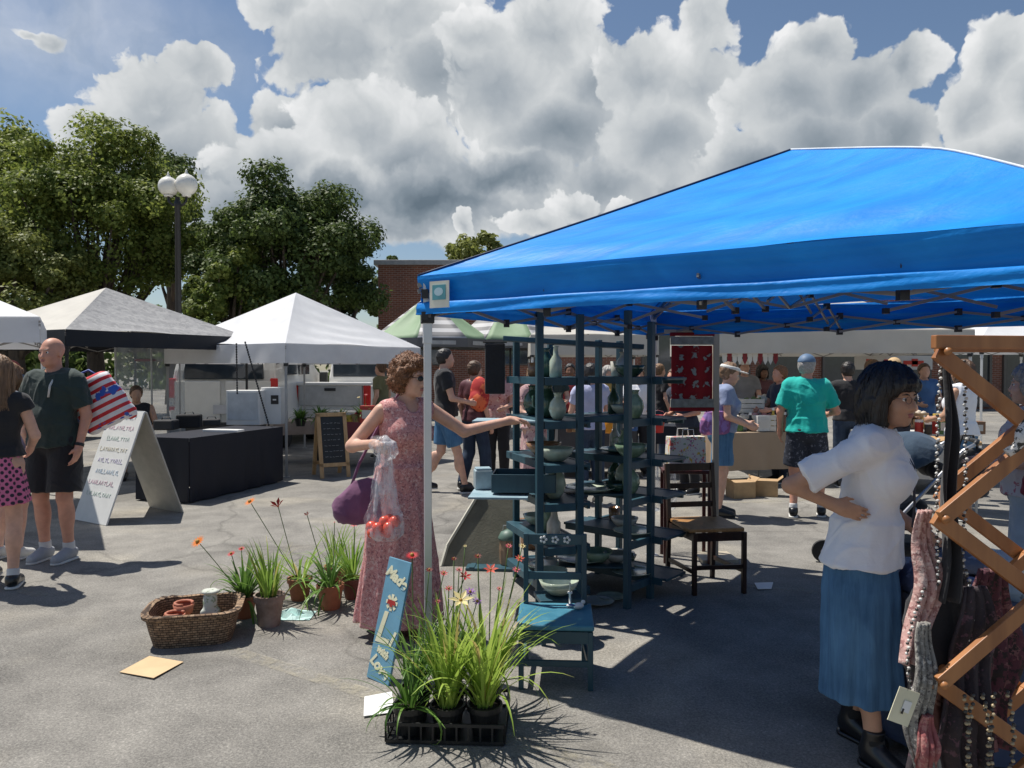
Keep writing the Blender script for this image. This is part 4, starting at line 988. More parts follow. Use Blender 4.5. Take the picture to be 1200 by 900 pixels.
# green and grey striped tents far behind
def stripes(name, a, b_, sc):
    m, nt, b = newmat(name); L = nt.links.new; tc = N(nt, 'ShaderNodeTexCoord'); wv = N(nt, 'ShaderNodeTexWave', wave_type='BANDS', bands_direction='Z', i_Scale=sc, i_Distortion=.4); L(tc.outputs['Object'], wv.inputs['Vector'])
    rp = ramp(nt, [(.48, c4(a)), (.56, c4(b_))]); L(wv.outputs[0], rp.inputs[0]); L(rp.outputs[0], b.inputs['Base Color']); b.inputs['Roughness'].default_value = .6; return m
STR = stripes('tent_striped_grey', (.16,.16,.165), (.42,.42,.43), 1.6)
def umbrella(lab, px, Y, pytop, pyrim, r_, ph):
    x, _, zt_ = Q(px, pytop, Y); zr = Q(px, pyrim, Y-r_)[2]; t = thing('market_umbrella', lab, 'umbrella', (x, Y, 0), 0, 'green and grey market umbrellas')
    for k in range(8):
        a0, a1 = ph+k*math.pi/4, ph+(k+1)*math.pi/4; A_, B2, Cc = V(r_*math.cos(a0), r_*math.sin(a0), zr), V(r_*math.cos(a1), r_*math.sin(a1), zr), V(0,0,zt_)
        mb = MB(); mb.grid(lambda s, q: (A_*(1-s)+B2*s)*(1-q)+Cc*q-V(0,0,.10*math.sin(math.pi*s)*math.sin(math.pi*q)), 8, 8); mb.build('panel', GREENC if k % 2 else STR, t, smooth=True, solid=.004)
        mb = MB(); mb.grid(lambda s, q: (A_*(1-s)+B2*s)*1.004-V(0,0,.20*q), 6, 2); vv = mb.build('valance', DGREY, t, solid=.003)
        c_ = (A_+B2)/2; n_ = nrm(V(c_[0], c_[1], 0)); d_ = nrm(B2-A_); m2 = MB(); m2.bar(c_*1.012-V(0,0,.12)-d_*.36, c_*1.012-V(0,0,.12)+d_*.30, .006, .09); m2.build('pale_strip', M('valance_mark', (.40,.40,.40)), vv)
        mb = MB(); mb.tube([A_-V(0,0,.02), Cc-V(0,0,.06)], .012, 6); mb.build('rib', BLACKP, t)
    mb = MB(); mb.tube([(0,0,0),(0,0,zt_)], .025, 8); mb.build('pole', BLACKP, t); mb = MB(); mb.lathe([(.3,0),(.3,.05),(.05,.08)], n=16); mb.build('base', CONC, t)
umbrella('large grey and green panelled market umbrella left of the blue canopy corner', 503, 18.5, 345, 396, 1.5, R(-4))
umbrella('second grey and green umbrella seen just below the blue canopy edge', 598, 19.5, 340, 398, 1.5, R(22))
# long cream tents on the right
def awn(lab, px0, px1, Y, top, bot, mat, depth=3.0, tilt=0, **kw):
    x0, _, z1 = Q(px0, top, Y); x1, _, z0 = Q(px1, bot, Y)
    return tent(lab, [(x0, Y), (x1, Y+tilt), (x1, Y+tilt+depth), (x0, Y+depth)], ((x0+x1)/2, Y+depth/2, z1+.75), z1, z1-z0, mat, mat, WPOLE, sag=.05, **kw)
awn('long cream tent stretching behind the blue canopy on the right', 838, 1142, 10.6, 386, 414, CREAM, legs=(1,2,3))
awn('cream tent seen through the blue shelves behind them', 622, 772, 15.5, 392, 416, CREAM, name='market_tent')
awn('small white tent at the far right behind the wooden rack', 1150, 1330, 13.5, 396, 412, WHT, name='market_tent')

# ================================================================ vehicles
VANW = M('van_white', (.80,.79,.75), rough=.3, var=.04, coat=.3); RED = M('lamp_red', (.65,.02,.02), rough=.2, var=.1); TYRE = M('tyre', (.02,.02,.02), rough=.8, bump=.2); CHROME = M('chrome', (.6,.6,.6), rough=.2, metal=1); DARKPL = M('dark_plastic', (.03,.03,.032), rough=.5); WLENS = M('lens_white', (.6,.6,.58), rough=.2)
def wheel(parent, x, y, r=.36, w_=.24):
    t = MB(); t.lathe([(r*.62,-w_/2),(r*.95,-w_/2),(r,-w_/2+.03),(r,w_/2-.03),(r*.95,w_/2),(r*.62,w_/2)], n=28); t.v = [(x+p[2], y+p[0], r+p[1]) for p in t.v]; o = t.build('wheel', TYRE, parent, smooth=False)
    k = MB(); k.lathe([(r*.1,-w_/2-.01),(r*.6,-w_/2+.02),(r*.62,w_/2-.02),(r*.1,w_/2+.01)], n=20); k.v = [(x+p[2], y+p[0], r+p[1]) for p in k.v]; k.build('rim', CHROME, o)
# van: local frame rear at y=0, front to +y
vx, vy, _ = G(258, 494); vx, vy = Q(262, 494, 14.3)[:2]
van = thing('parked_van', 'white van parked with its rear doors and red tail lamp showing, behind the black table', 'van', (vx, vy, 0), R(4))
def section(w_, pts): return pts
mb = MB(); prof = [(0,.42),(0,1.0),(.05,1.55),(.22,2.02),(.5,2.12),(3.6,2.12),(4.3,1.62),(5.1,1.35),(5.2,.9),(5.2,.42)]
nl = 7
def vanP(hw):
    return [(hw, p[0], p[1]) for p in prof]
xs = [(-1.0,.0),(-.97,.03),(-.9,.06),(.9,.06),(.97,.03),(1.0,0)]
vs = []; n = len(prof); cy, cz = 2.6, 1.2
for x, ins in xs:
    for (y, z) in prof:
        tw = 1-max(0, (z-1.0))*.13; k = 1-(.0 if abs(x) < .95 else (.03 if abs(x) < .99 else .06))
        vs.append((x*tw, cy+(y-cy)*(1-(1-k)*.35), cz+(z-cz)*k))
fs = [tuple(range(n)), tuple((len(xs)-1)*n+i for i in range(n))[::-1]]+[(j*n+i, (j+1)*n+i, (j+1)*n+(i+1) % n, j*n+(i+1) % n) for j in range(len(xs)-1) for i in range(n)]
mb.add(vs, fs); body = mb.build('body', VANW, van, bevel=.03)
mb = MB()
W2 = .74; mb.add([(-W2,.06,1.38),(W2,.06,1.38),(W2*.96,.10,1.68),(-W2*.96,.10,1.68),(-W2,-.02,1.38),(W2,-.02,1.38),(W2*.96,.045,1.69),(-W2*.96,.045,1.69)], [(0,1,2,3),(4,7,6,5),(0,4,5,1),(3,2,6,7),(0,3,7,4),(1,5,6,2)])
mb.build('rear_window', GLASS, van, bevel=.02)
for q in (-1, 1):
    mb = MB(); mb.box((q*.93,-.005,1.10), (.14,.06,.60)); tl = mb.build('tail_lamp', RED, van, bevel=.02)
    mb = MB(); mb.box((q*.93,-.04,.96), (.11,.015,.16)); mb.build('lens', WLENS, tl)
    mb = MB(); mb.box((q*.5,-.02,.85), (.9,.025,1.0)); mb.build('rear_door', VANW, van, bevel=.015)
    mb = MB(); mb.box((q*1.12,4.2,1.35), (.2,.1,.3)); mb.build('wing_mirror', DARKPL, van, bevel=.03)
    wheel(van, q*.86, 1.0); wheel(van, q*.86, 4.2)
    for y0 in (.9, 2.2):
        mb = MB(); mb.box((q*.955, y0+.5, 1.68), (.02, 1.05, .45)); mb.build('side_window', GLASS, van)
mb = MB(); mb.box((0,-.08,.46), (1.95,.22,.24)); mb.build('bumper', DARKPL, van, bevel=.04)
mb = MB(); mb.box((.0,-.05,.82), (.34,.02,.16)); mb.build('licence_plate', M('plate', (.55,.56,.6)), van)
# pickup truck
px_, py_ = Q(388, 500, 16.2)[:2]
tk = thing('pickup_truck', 'white pickup truck parked right of the van, its tailgate and red lamp showing', 'pickup truck', (px_, py_, 0), R(-8))
mb = MB(); mb.prism([(0,.62),(0,1.22),(2.0,1.22),(2.0,.62)], -.88, .88); mb.v = [(p[1], p[0], p[2]) for p in mb.v]; mb.build('bed', VANW, tk, bevel=.04)
mb = MB(); mb.prism([(2.0,.5),(2.0,1.35),(2.12,1.82),(3.3,1.85),(3.9,1.32),(5.1,1.22),(5.25,.5)], -.86, .86); mb.v = [(p[1]*(1-.12*max(0, p[2]-1.2)), p[0], p[2]) for p in mb.v]; mb.build('cab', VANW, tk, bevel=.05)
mb = MB(); mb.box((0, 2.02, 1.58), (1.45, .06, .40)); mb.build('rear_window', GLASS, tk, bevel=.02)
mb = MB(); mb.box((0, -.02, 1.02), (1.40, .05, .46)); tg = mb.build('tailgate', M('tailgate_grey', (.50,.50,.48), rough=.4, coat=.3), tk, bevel=.02)
mb = MB(); mb.box((0, -.05, 1.14), (.24, .03, .06)); mb.build('handle', DARKPL, tg)
mb = MB(); mb.box((0, .0, 1.26), (1.82, .14, .07)); mb.build('bed_rail', VANW, tk, bevel=.02)
for q in (-1, 1):
    mb = MB(); mb.box((q*.80,-.02,1.02), (.15,.08,.42)); mb.build('tail_lamp', RED, tk, bevel=.02)
    wheel(tk, q*.8, 1.0, .38); wheel(tk, q*.8, 4.4, .38)
mb = MB(); mb.box((0,-.12,.62), (1.8,.2,.2)); mb.build('bumper', CHROME, tk, bevel=.04)
# second parked car further right
cx_, cy_ = Q(640, 470, 24)[:2]
def small_car(x, y, rz, lab, paint):
    c = thing('parked_car', lab, 'car', (x, y, 0), rz)
    mb = MB(); mb.prism([(0,.35),(-.02,.85),(.4,1.0),(1.0,1.42),(2.5,1.45),(3.2,1.0),(4.2,.85),(4.3,.35)], -.85, .85); mb.v = [(p[0], p[1]*(1-.18*max(0, p[2]-.9)), p[2]) for p in mb.v]; mb.build('body', paint, c, bevel=.06)
    for q in (-1, 1):
        mb = MB(); mb.prism([(.95,.98),(1.15,1.34),(2.4,1.36),(2.95,1.0)], q*.83-.015, q*.83+.015); mb.v = [(p[0], p[1]*(1-.12*max(0, p[2]-.9)), p[2]) for p in mb.v]; mb.build('side_window', GLASS, c)
        for xx in (.8, 3.4):
            t = MB(); t.lathe([(.2,-.1),(.31,-.1),(.32,.1),(.2,.1)], n=20); t.v = [(xx+p[0], q*.76+p[2], .32+p[1]) for p in t.v]; t.build('wheel', TYRE, c)
small_car(Q(10, 450, 17)[0]-2.6, 17, R(0), 'dark blue car parked behind the long-haired woman under the white tent', M('car_blue', (.012,.03,.08), rough=.25, coat=.5))

# ================================================================ tables, stalls
NAVY = cloth('cloth_black_navy', (.009,.011,.02), trans=0, bump=.5, bsc=6); MAROON = cloth('cloth_maroon', (.20,.05,.07), trans=0); TABLEW = cloth('cloth_white', (.62,.60,.56), trans=.05); KRAFT = M('kraft_card', (.42,.28,.15), rough=.8); FOLDT = M('table_plastic', (.55,.55,.53), rough=.5); TANC = cloth('cloth_tan', (.36,.27,.19), trans=0)
def table(lab, a, b, depth, h=.75, clothm=None, drop=.7, top=FOLDT, name='folding_table', group=None, legm=None):
    """front edge from a to b, going back by depth"""
    a, b = V(a[0], a[1], 0), V(b[0], b[1], 0); d = nrm(b-a); n = V(-d[1], d[0], 0)
    if n[1] < 0: n = -n
    L_ = np.linalg.norm(b-a); t = thing(name, lab, 'table', (*((a+b)/2+n*depth/2)[:2], 0), 0, group)
    mb = MB(); mb.box((*((a+b)/2+n*depth/2)[:2], h-.02), (L_, depth, .04), math.atan2(d[1], d[0])); mb.build('tabletop', top, t, w=True, bevel=.006)
    for i, q in ((.06, .08), (.94, .08), (.06, .92), (.94, .92)):
        p = a+d*L_*i+n*depth*q; mb = MB(); mb.tube([(p[0], p[1], 0), (p[0], p[1], h-.05)], .014, 8); mb.build('leg', legm or STEEL, t, w=True)
    if clothm:
        cn = [a-n*.012-d*.012, b-n*.012+d*.012, b+n*(depth+.012)+d*.012, a+n*(depth+.012)-d*.012]; mb = MB(); g = np.random.default_rng(int(L_*100))
        for i in range(4):
            A, B = cn[i], cn[(i+1) % 4]; o = nrm((A+B)/2-(a+b)/2-n*depth/2); ph = g.uniform(0, 6)
            mb.grid(lambda s, tt: A*(1-s)+B*s+o*(.004+.022*tt*(math.sin(s*np.linalg.norm(B-A)*15+ph+math.sin(s*9))+1)*math.sin(math.pi*s)**.3)+V(0,0,h+.006-drop*tt), 70, 8)
        mb.add([c+V(0,0,h+.006) for c in cn], [(0,1,2,3)])
        o = mb.build('tablecloth', clothm, t, w=True, smooth=False)
    return t
table('table under a floor-length black cloth below the white and grey tents', G(222,590), G(330,564), .75, .76, NAVY, .75)
mb = None
# chalkboard A-frame
def aframe(lab, name, base, rz, w_, h, splay, board, framem, th=.03, margin=.05):
    t = thing(name, lab, 'sign', base, rz)
    for sg in (-1, 1):
        k = MB(); A = V(0, sg*splay/2, .0); B = V(0, sg*.015, h); dn = nrm(B-A)
        for x in (-w_/2+margin/2, w_/2-margin/2): k.bar(A+V(x,0,0), B+V(x,0,0), margin, th, up=(0, 1, 0))
        for tt in (.2, .98): p = A+(B-A)*tt; k.bar(p+V(-w_/2,0,0), p+V(w_/2,0,0), th, margin, up=tuple(dn))
        fo = k.build('frame', framem, t, bevel=.003)
        k = MB(); p0 = A+(B-A)*.2; p1 = A+(B-A)*.97; k.bar(p0, p1, w_-margin*1.9, .01, up=(0,1,0)); k.v = k.v; k.build('board', board, t)
    return t
WOODL = M_wood('wood_light', (.42,.25,.11), (.58,.38,.19)); SLATE = M('slate', (.025,.028,.03), rough=.7, var=.3); 
cb_ = aframe('wooden framed chalkboard sandwich sign with dark boards, right of the white tent pole', 'chalkboard_sign', (Q(388,557,11.3)[0], 11.3, 0), R(28), .44, .92, .5, SLATE, WOODL, margin=.055)
g = np.random.default_rng(5)
for k in range(7):
    mb = MB(); z = .30+k*.08; f = z/.92; y = -.25*(1-f)-.015*f-.008; x = -.13
    while x < .1:
        dx = g.uniform(.015,.05); mb.bar((x, y, z), (x+dx, y, z+g.uniform(-.006,.006)), .005, .012, up=(0,1,0)); x += dx+g.uniform(.012,.03)
    mb.build('chalk_line', M('chalk', (.30,.31,.32), rough=.9), cb_)
table('maroon draped table with potted flowers behind the chalkboard', G(398,550), G(462,545), .7, .75, MAROON, .34)
table('white plant table behind the tent pole holding green seedlings', G(322,545), G(392,541), .6, .70, M('x_tan', (.30,.24,.2)), .22)

# white sandwich board ------------------------------------------------------
BOARDW = M('board_white', (.66,.66,.64), rough=.55, var=.06, bump=.05)
def sandwich():
    e1, e2 = V(-4.08, 7.69, 0), V(-3.62, 8.41, 0); rd = nrm(V(-.84, .54, 0)); mid = (e1+e2)/2+rd*.3; half = np.linalg.norm(e2-e1)/2
    t = thing('sandwich_board', 'white A-frame sandwich board with faded hand lettering next to the bald man', 'sign', (mid[0], mid[1], 0), math.atan2(-rd[1], -rd[0]))
    # local x = away from rd (right end), y = toward e2 or e1
    wd, h = .62, 1.12
    yax = V(-math.sin(math.atan2(-rd[1], -rd[0])), math.cos(math.atan2(-rd[1], -rd[0]))); s2 = 1 if np.dot((e2-e1)[:2], yax) > 0 else -1
    for sg in (-s2, s2):
        A, B = V(0, sg*half, 0), V(0, sg*.012, h)
        k = MB(); k.bar(A, B, wd, .018, up=(0,1,0)); p = k.build('panel', BOARDW if sg == -s2 else M('board_inner', (.45,.43,.38), rough=.7), t, bevel=.003)
        if sg == -s2:
            cols = [(.25,.45,.62),(.62,.25,.35),(.30,.50,.35),(.55,.45,.15),(.35,.25,.55)]
            nv_ = nrm(np.cross(B-A, V(1,0,0))); nv_ = nv_ if nv_[1]*sg > 0 else -nv_
            for r_ in range(8):
                mb = MB(); f = .93-r_*.10; x = -.25+.03*(r_ % 3); c = cols[r_ % 5]
                while x < .22:
                    L_ = g.uniform(.02,.04); q = A+(B-A)*f+nv_*.0115+V(x,0,0)
                    sgn = g.integers(0, 3); up_ = (B-A)/np.linalg.norm(B-A)
                    if sgn == 0: mb.bar(q, q+up_*.045, .007, .003, up=tuple(nv_)); mb.bar(q, q+V(L_,0,0), .007, .003, up=tuple(nv_))
                    elif sgn == 1: mb.bar(q, q+V(L_*.6,0,0)+up_*.04, .007, .003, up=tuple(nv_)); mb.bar(q+V(L_*.6,0,0)+up_*.04, q+V(L_,0,0), .007, .003, up=tuple(nv_))
                    else: mb.bar(q+up_*.035, q+V(L_,0,0)+up_*.035, .007, .003, up=tuple(nv_)); mb.bar(q+V(L_/2,0,0), q+V(L_/2,0,0)+up_*.035, .007, .003, up=tuple(nv_))
                    x += L_+.012
                mb.build('lettering', M('marker_%d' % (r_ % 5), tuple(.45+.40*q for q in c), rough=.6), p)
    k = MB(); k.tube([(-.31,0,h), (.31,0,h)], .012, 8); k.build('hinge', STEEL, t)
sandwich()
# plastic side curtain, white cabinet and strap stand on the black table
PLAS = None
def plastic():
    m, nt, b = newmat('clear_plastic'); L = nt.links.new
    b.inputs['Base Color'].default_value = (.55,.62,.68,1); b.inputs['Roughness'].default_value = .15
    nz = N(nt, 'ShaderNodeTexNoise', i_Scale=3, i_Detail=4.0); tc = N(nt, 'ShaderNodeTexCoord'); L(tc.outputs['Object'], nz.inputs['Vector']); bp = N(nt, 'ShaderNodeBump', i_Strength=.8, i_Distance=.05); L(nz.outputs[0], bp.inputs['Height']); L(bp.outputs[0], b.inputs['Normal'])
    t = N(nt, 'ShaderNodeBsdfTransparent'); mx = N(nt, 'ShaderNodeMixShader', i_Fac=.45); L(t.outputs[0], mx.inputs[1]); L(b.outputs[0], mx.inputs[2]); L(mx.outputs[0], nt.nodes['Material Output'].inputs[0]); return m
PLAS = plastic()
a, b_ = V(*Q(133,450,12.6)), V(*Q(216,450,12.9))
cu = thing('plastic_curtain', 'clear bluish plastic side curtain under the grey tent behind the seated man', 'side curtain', (*((a+b_)/2)[:2], 0))
mb = MB(); mb.grid(lambda s, t: V(*(a*(1-s)+b_*s)[:2], .35+1.6*t)+V(0,.03*math.sin(s*14+t*2),0), 40, 10); mb.build('sheet', PLAS, cu, w=True, smooth=True)
for s in (0.05, .55, .95):
    q = a*(1-s)+b_*s; mb = MB(); mb.tube([(q[0], q[1]-.04, 0), (q[0], q[1]-.04, 1.95)], .015, 8); mb.build('pole', STEEL, cu, w=True)
mb = MB(); mb.tube([(*(a+(b_-a)*.3)[:2], 1.72), (*(a+(b_-a)*.95)[:2], 1.72)], .02, 8); mb.build('rail', M('rail_mauve', (.30,.20,.24)), cu, w=True)
def on_table(px, py0, Y): return Q(px, py0, Y)
x, y, z = Q(290, 503, 11.2); z = .766
cab = thing('display_cabinet', 'white display cabinet standing on the black table behind the hanging chains', 'cabinet', (x, y, z), R(-5))
mb = MB(); mb.box((0,0,.25), (.50,.3,.50)); mb.build('case', WHITEP, cab, bevel=.008)
mb = MB(); mb.box((0,-.155,.27), (.44,.01,.40)); mb.build('panel', M('panel_grey', (.50,.53,.55), rough=.3), cab)
x, y, z = Q(322, 503, 11.35); cab2 = thing('display_cabinet', 'smaller white box with a black square emblem at the right end of the black table', 'cabinet', (x, y, .766), R(-5))
mb = MB(); mb.box((0,0,.27), (.30,.28,.54)); mb.build('case', WHITEP, cab2, bevel=.008)
mb = MB(); mb.box((.06,-.145,.36), (.11,.01,.13)); mb.build('emblem', BLACKP, cab2)
mb = MB(); mb.box((.06,-.152,.36), (.05,.006,.02)); mb.build('emblem_mark', WHITEP, cab2)
for i, (p0, p1, lab) in enumerate((((277,402),(278,462),'straight black chain hanging left of the white display cabinet'),((287,400),(316,502),'slanting black chain hanging across the white display cabinet'))):
    A, B = V(*Q(*p0, 10.9)), V(*Q(*p1, 10.9)); mb = MB(); n = int(np.linalg.norm(B-A)/.035)
    for k in range(n):
        q = A+(B-A)*(k+.5)/n; mb.sphere(q, (.014,.010,.020), 6, 4)
    mb.tube([A, B], .005, 5); o = mb.build('hanging_chain', BLACKP); tag(o, lab, 'chain', 'chains hanging from the grey tent corner')
for i, (px, wd, hh, dd, lab, m_) in enumerate(((195,.30,.22,.25,'black crate on the black table nearest the seated man',DARKPL),(222,.34,.30,.25,'black bag of goods in the middle of the black table',M('bag_black',(.012,.012,.014),rough=.8,bump=.4)),(248,.26,.16,.2,'low black case on the black table left of the white cabinet',DARKPL))):
    x, y, z = Q(px, 505, 10.2+i*.35); c = thing('stock_case', lab, 'case', (x, y, .766), R(10*i)); c.scale = (.9,.9,.62)
    mb = MB(); mb.box((0,0,hh/2), (wd,dd,hh)); mb.build('body', m_, c, bevel=.03); mb = MB(); mb.tube([(-.07,0,hh-.005),(-.05,0,hh+.05),(.05,0,hh+.05),(.07,0,hh-.005)], .009, 6); mb.build('handle', DARKPL, c)
x, y, z = Q(262,505,9.9); o = thing('display_tray', 'flat white tray of cards on the front edge of the black table', 'tray', (x, y, .766), R(-12)); mb = MB(); mb.box((0,0,.015), (.5,.16,.03)); mb.build('tray', WHITEP, o, bevel=.005)
# stalls on the right ---------------------------------------------------------
SG = 'tables under the cream tent'
table('tan draped table with pale crates under the cream tent, left of the man in turquoise', G(845,572), G(930,568), .8, .72, TANC, .5, group=SG)
table('white draped table under the cream tent behind the white-shirted woman', G(1000,575), G(1120,580), .9, .78, TABLEW, .6, group=SG)
table('tan wooden table at the far right behind the stroller', G(1065,600), G(1150,606), .6, .80, None, name='wooden_table', top=WOODL, group=SG)
table('dark table seen through the blue shelves', G(655,560), G(745,560), .7, .74, M('cloth_dark', (.05,.05,.055)), .6)
table('black draped table behind the floral gift bag', G(768,560), G(822,560), .6, .74, NAVY, .25)
rg = np.random.default_rng(21)
def crate(lab, x, y, z, sx, sy, sz, rz, mat, grp=None, slats=True, fill=None):
    c = thing('crate', lab, 'crate', (x, y, z), rz, grp); t = .012
    mb = MB(); mb.box((0,0,t/2), (sx,sy,t))
    for k in range(3):
        zz = sz*(k+.5)/3; hh = sz/3*.86
        for q in (-1, 1): mb.box((0, q*(sy/2-t/2), zz), (sx, t, hh)); mb.box((q*(sx/2-t/2), 0, zz), (t, sy-2.1*t, hh))
    for q in (-1, 1):
        for r_ in (-1, 1): mb.box((q*(sx/2-.02), r_*(sy/2-.02), sz/2), (.02,.02,sz-.004))
    mb.build('box', mat, c)
    if fill is not None:
        f = MB()
        for k in range(22): f.sphere((rg.uniform(-.4,.4)*sx, rg.uniform(-.4,.4)*sy, sz*.8+rg.uniform(-.02,.03)), rg.uniform(.025,.045), 7, 5)
        f.build('contents', fill, c, smooth=True)
    return c
WCR = M('crate_white', (.66,.62,.54), rough=.6); 
cols = [M('fill_cream', (.60,.52,.42)), M('fill_green', (.10,.16,.05)), M('fill_pink', (.50,.24,.22)), M('fill_gold', (.45,.28,.08))]
for i, (px, Y, z, sz, lab, m_, fl) in enumerate((
    (868,10.6,.735,.20,'white crate at the left end of the tan draped table',WCR,0),(893,10.5,.735,.22,'white crate second from the left on the tan draped table',WCR,2),(918,10.7,.735,.18,'kraft coloured crate at the right end of the tan draped table',KRAFT,3),
    (880,10.8,.96,.20,'white crate stacked on top at the left of the tan draped table',WCR,1),(905,10.9,.96,.24,'tall white crate stacked highest on the tan draped table',WCR,0),
    (1068,10.3,.795,.2,'kraft crate on the white draped table beside the dark-haired head',KRAFT,0),(1040,10.6,.795,.3,'white crate on the white draped table behind the straw hat',WCR,3))):
    x = Q(px, 480, Y)[0]; crate(lab, x, Y, z, .36, .28, sz, rg.uniform(-.3,.3), m_, 'crates on the stalls on the right', fill=cols[fl])
# cardboard boxes under
for i, (px, lab) in enumerate(((872,'open cardboard box on the ground under the left of the tan draped table'),(902,'cardboard box on the ground beside the turquoise shirted man'))):
    x, y, _ = G(px, 585-i*2); c = thing('cardboard_box', lab, 'box', (x, y+.15, 0), R(12-30*i)); c.scale = (.68,.68,.62); mb = MB()
    mb.box((0,0,.16), (.42,.32,.32)); mb.build('body', KRAFT, c, bevel=.004)
    for q in (-1, 1):
        mb = MB(); mb.bar((q*.21,0,.32), (q*.30,0,.40), .30, .006, up=(q,0,-1)); mb.build('flap', KRAFT, c)
# hanging white bunting under the cream tent, red banner letters
x0, y0, z0 = Q(846, 414, 10.75); x1 = Q(912, 414, 10.75)[0]
bn = thing('bunting', 'row of small white and dark red pennants hanging from the cream tent edge', 'bunting', (x0, y0, z0))
mb = MB(); mb.tube([(0,0,0),(x1-x0,0,.0)], .005, 5); mb.build('string', WHITEP, bn)
for k in range(11):
    mb = MB(); xx = (k+.5)*(x1-x0)/11; mb.prism([(xx-.032,0),(xx+.032,0),(xx+.03,-.10),(xx,-.16),(xx-.03,-.10)], -.003, .003); mb.build('pennant', WHITEP if k % 3 != 1 else M('pennant_red', (.25,.02,.03)), bn)
x0, y0, z0 = Q(1012, 421, 13.0); x1, _, z1 = Q(1082, 429, 13.0)
bn = thing('red_banner', 'pale banner with bold red block shapes under the far side of the cream tent', 'banner', ((x0+x1)/2, 13.0, 0))
mb = MB(); mb.box(((x0+x1)/2, 13.0, (z0+z1)/2), (x1-x0+.3, .02, z0-z1+.12)); mb.build('sheet', TABLEW, bn, w=True); 
for k, (fx, wd, hh) in enumerate(((.04,.10,1.3),(.10,.20,.4),(.34,.10,1.2),(.42,.2,.9),(.66,.34,.7),(.80,.1,1.4))):
    mb = MB(); hh = hh*(z0-z1)*.8; mb.box((x0+(x1-x0)*fx+wd/2, 12.985, (z0+z1)/2), (wd, .01, hh)); mb.build('letter', M('letter_red', (.55,.04,.02)), bn, w=True)

cg = np.random.default_rng(8)
def goods(tab, px0, px1, Y, z, n, depth, grp):
    kinds = ['bottle','jar','box','basket']; words = {'red':(.45,.04,.03),'white':(.6,.6,.58),'brown':(.20,.10,.05),'green':(.06,.16,.05),'yellow':(.6,.42,.06),'blue':(.05,.14,.35),'black':(.02,.02,.02)}
    for k in range(n):
        px = px0+(px1-px0)*(k+.5)/n; kd = kinds[int(cg.integers(0,4))]; cn = list(words)[int(cg.integers(0,7))]; y = Y+cg.uniform(0, depth); x = Q(px, 480, y)[0]; m_ = M('goods_'+cn, words[cn], rough=.45)
        where = 'at the left end' if k == 0 else ('at the right end' if k == n-1 else '%s from left' % ['first','second','third','fourth','fifth','sixth','seventh','eighth','ninth','tenth','eleventh','twelfth'][k])
        t = thing(kd if kd != 'box' else 'goods_box', f'{cn} {kd} {where} on the {tab}', kd, (x, y, z), cg.uniform(-.5,.5), grp); h = cg.uniform(.14,.30)
        if kd in ('bottle','jar'):
            r_ = cg.uniform(.035,.06); b = MB(); b.lathe([(r_*.9,0),(r_,.01),(r_,h*.65),(r_*.45,h*.82),(r_*.42,h)] if kd == 'bottle' else [(r_*.9,0),(r_,.01),(r_,h*.6),(r_*.9,h*.66)], n=14); b.build('body', m_, t, smooth=True)
            b = MB(); q = h if kd == 'bottle' else h*.66; b.lathe([(r_*.5,q-.01),(r_*.5,q+.025)] if kd == 'bottle' else [(r_*.95,q-.01),(r_*.95,q+.02)], n=12); b.build('cap', WHITEP if cn != 'white' else BLACKP, t)
        elif kd == 'box':
            w_ = cg.uniform(.12,.24); b = MB(); b.box((0,0,h/2), (w_, .14, h)); b.build('body', m_, t, bevel=.004); b = MB(); b.box((0,-.072,h/2), (w_*.7,.004,h*.5)); b.build('label', TABLEW, t)
        else:
            r_ = cg.uniform(.09,.13); b = MB(); b.lathe([(r_*.8,0),(r_,.11),(r_*1.05,.12),(r_*.95,.115),(r_*.8,.06),(.0,.05)], n=16); b.build('body', KRAFT, t); b = MB()
            for j in range(14): b.sphere((cg.uniform(-.6,.6)*r_, cg.uniform(-.6,.6)*r_, .11+cg.uniform(0,.03)), cg.uniform(.022,.034), 7, 5)
            b.build('contents', m_, t, smooth=True)
goods('white draped table', 1004, 1112, 10.0, .795, 9, .5, 'goods on the white draped table')
goods('dark table behind the blue shelves', 662, 742, 9.9, .745, 8, .5, 'goods on the dark table')
goods('maroon draped table', 404, 458, 11.5, .76, 5, .4, 'goods on the maroon table')
goods('tan wooden table behind the stroller', 1072, 1146, 9.0, .805, 7, .35, 'goods on the wooden table')
goods('tan draped table', 846, 926, 10.35, .735, 6, .06, 'goods on the tan table')
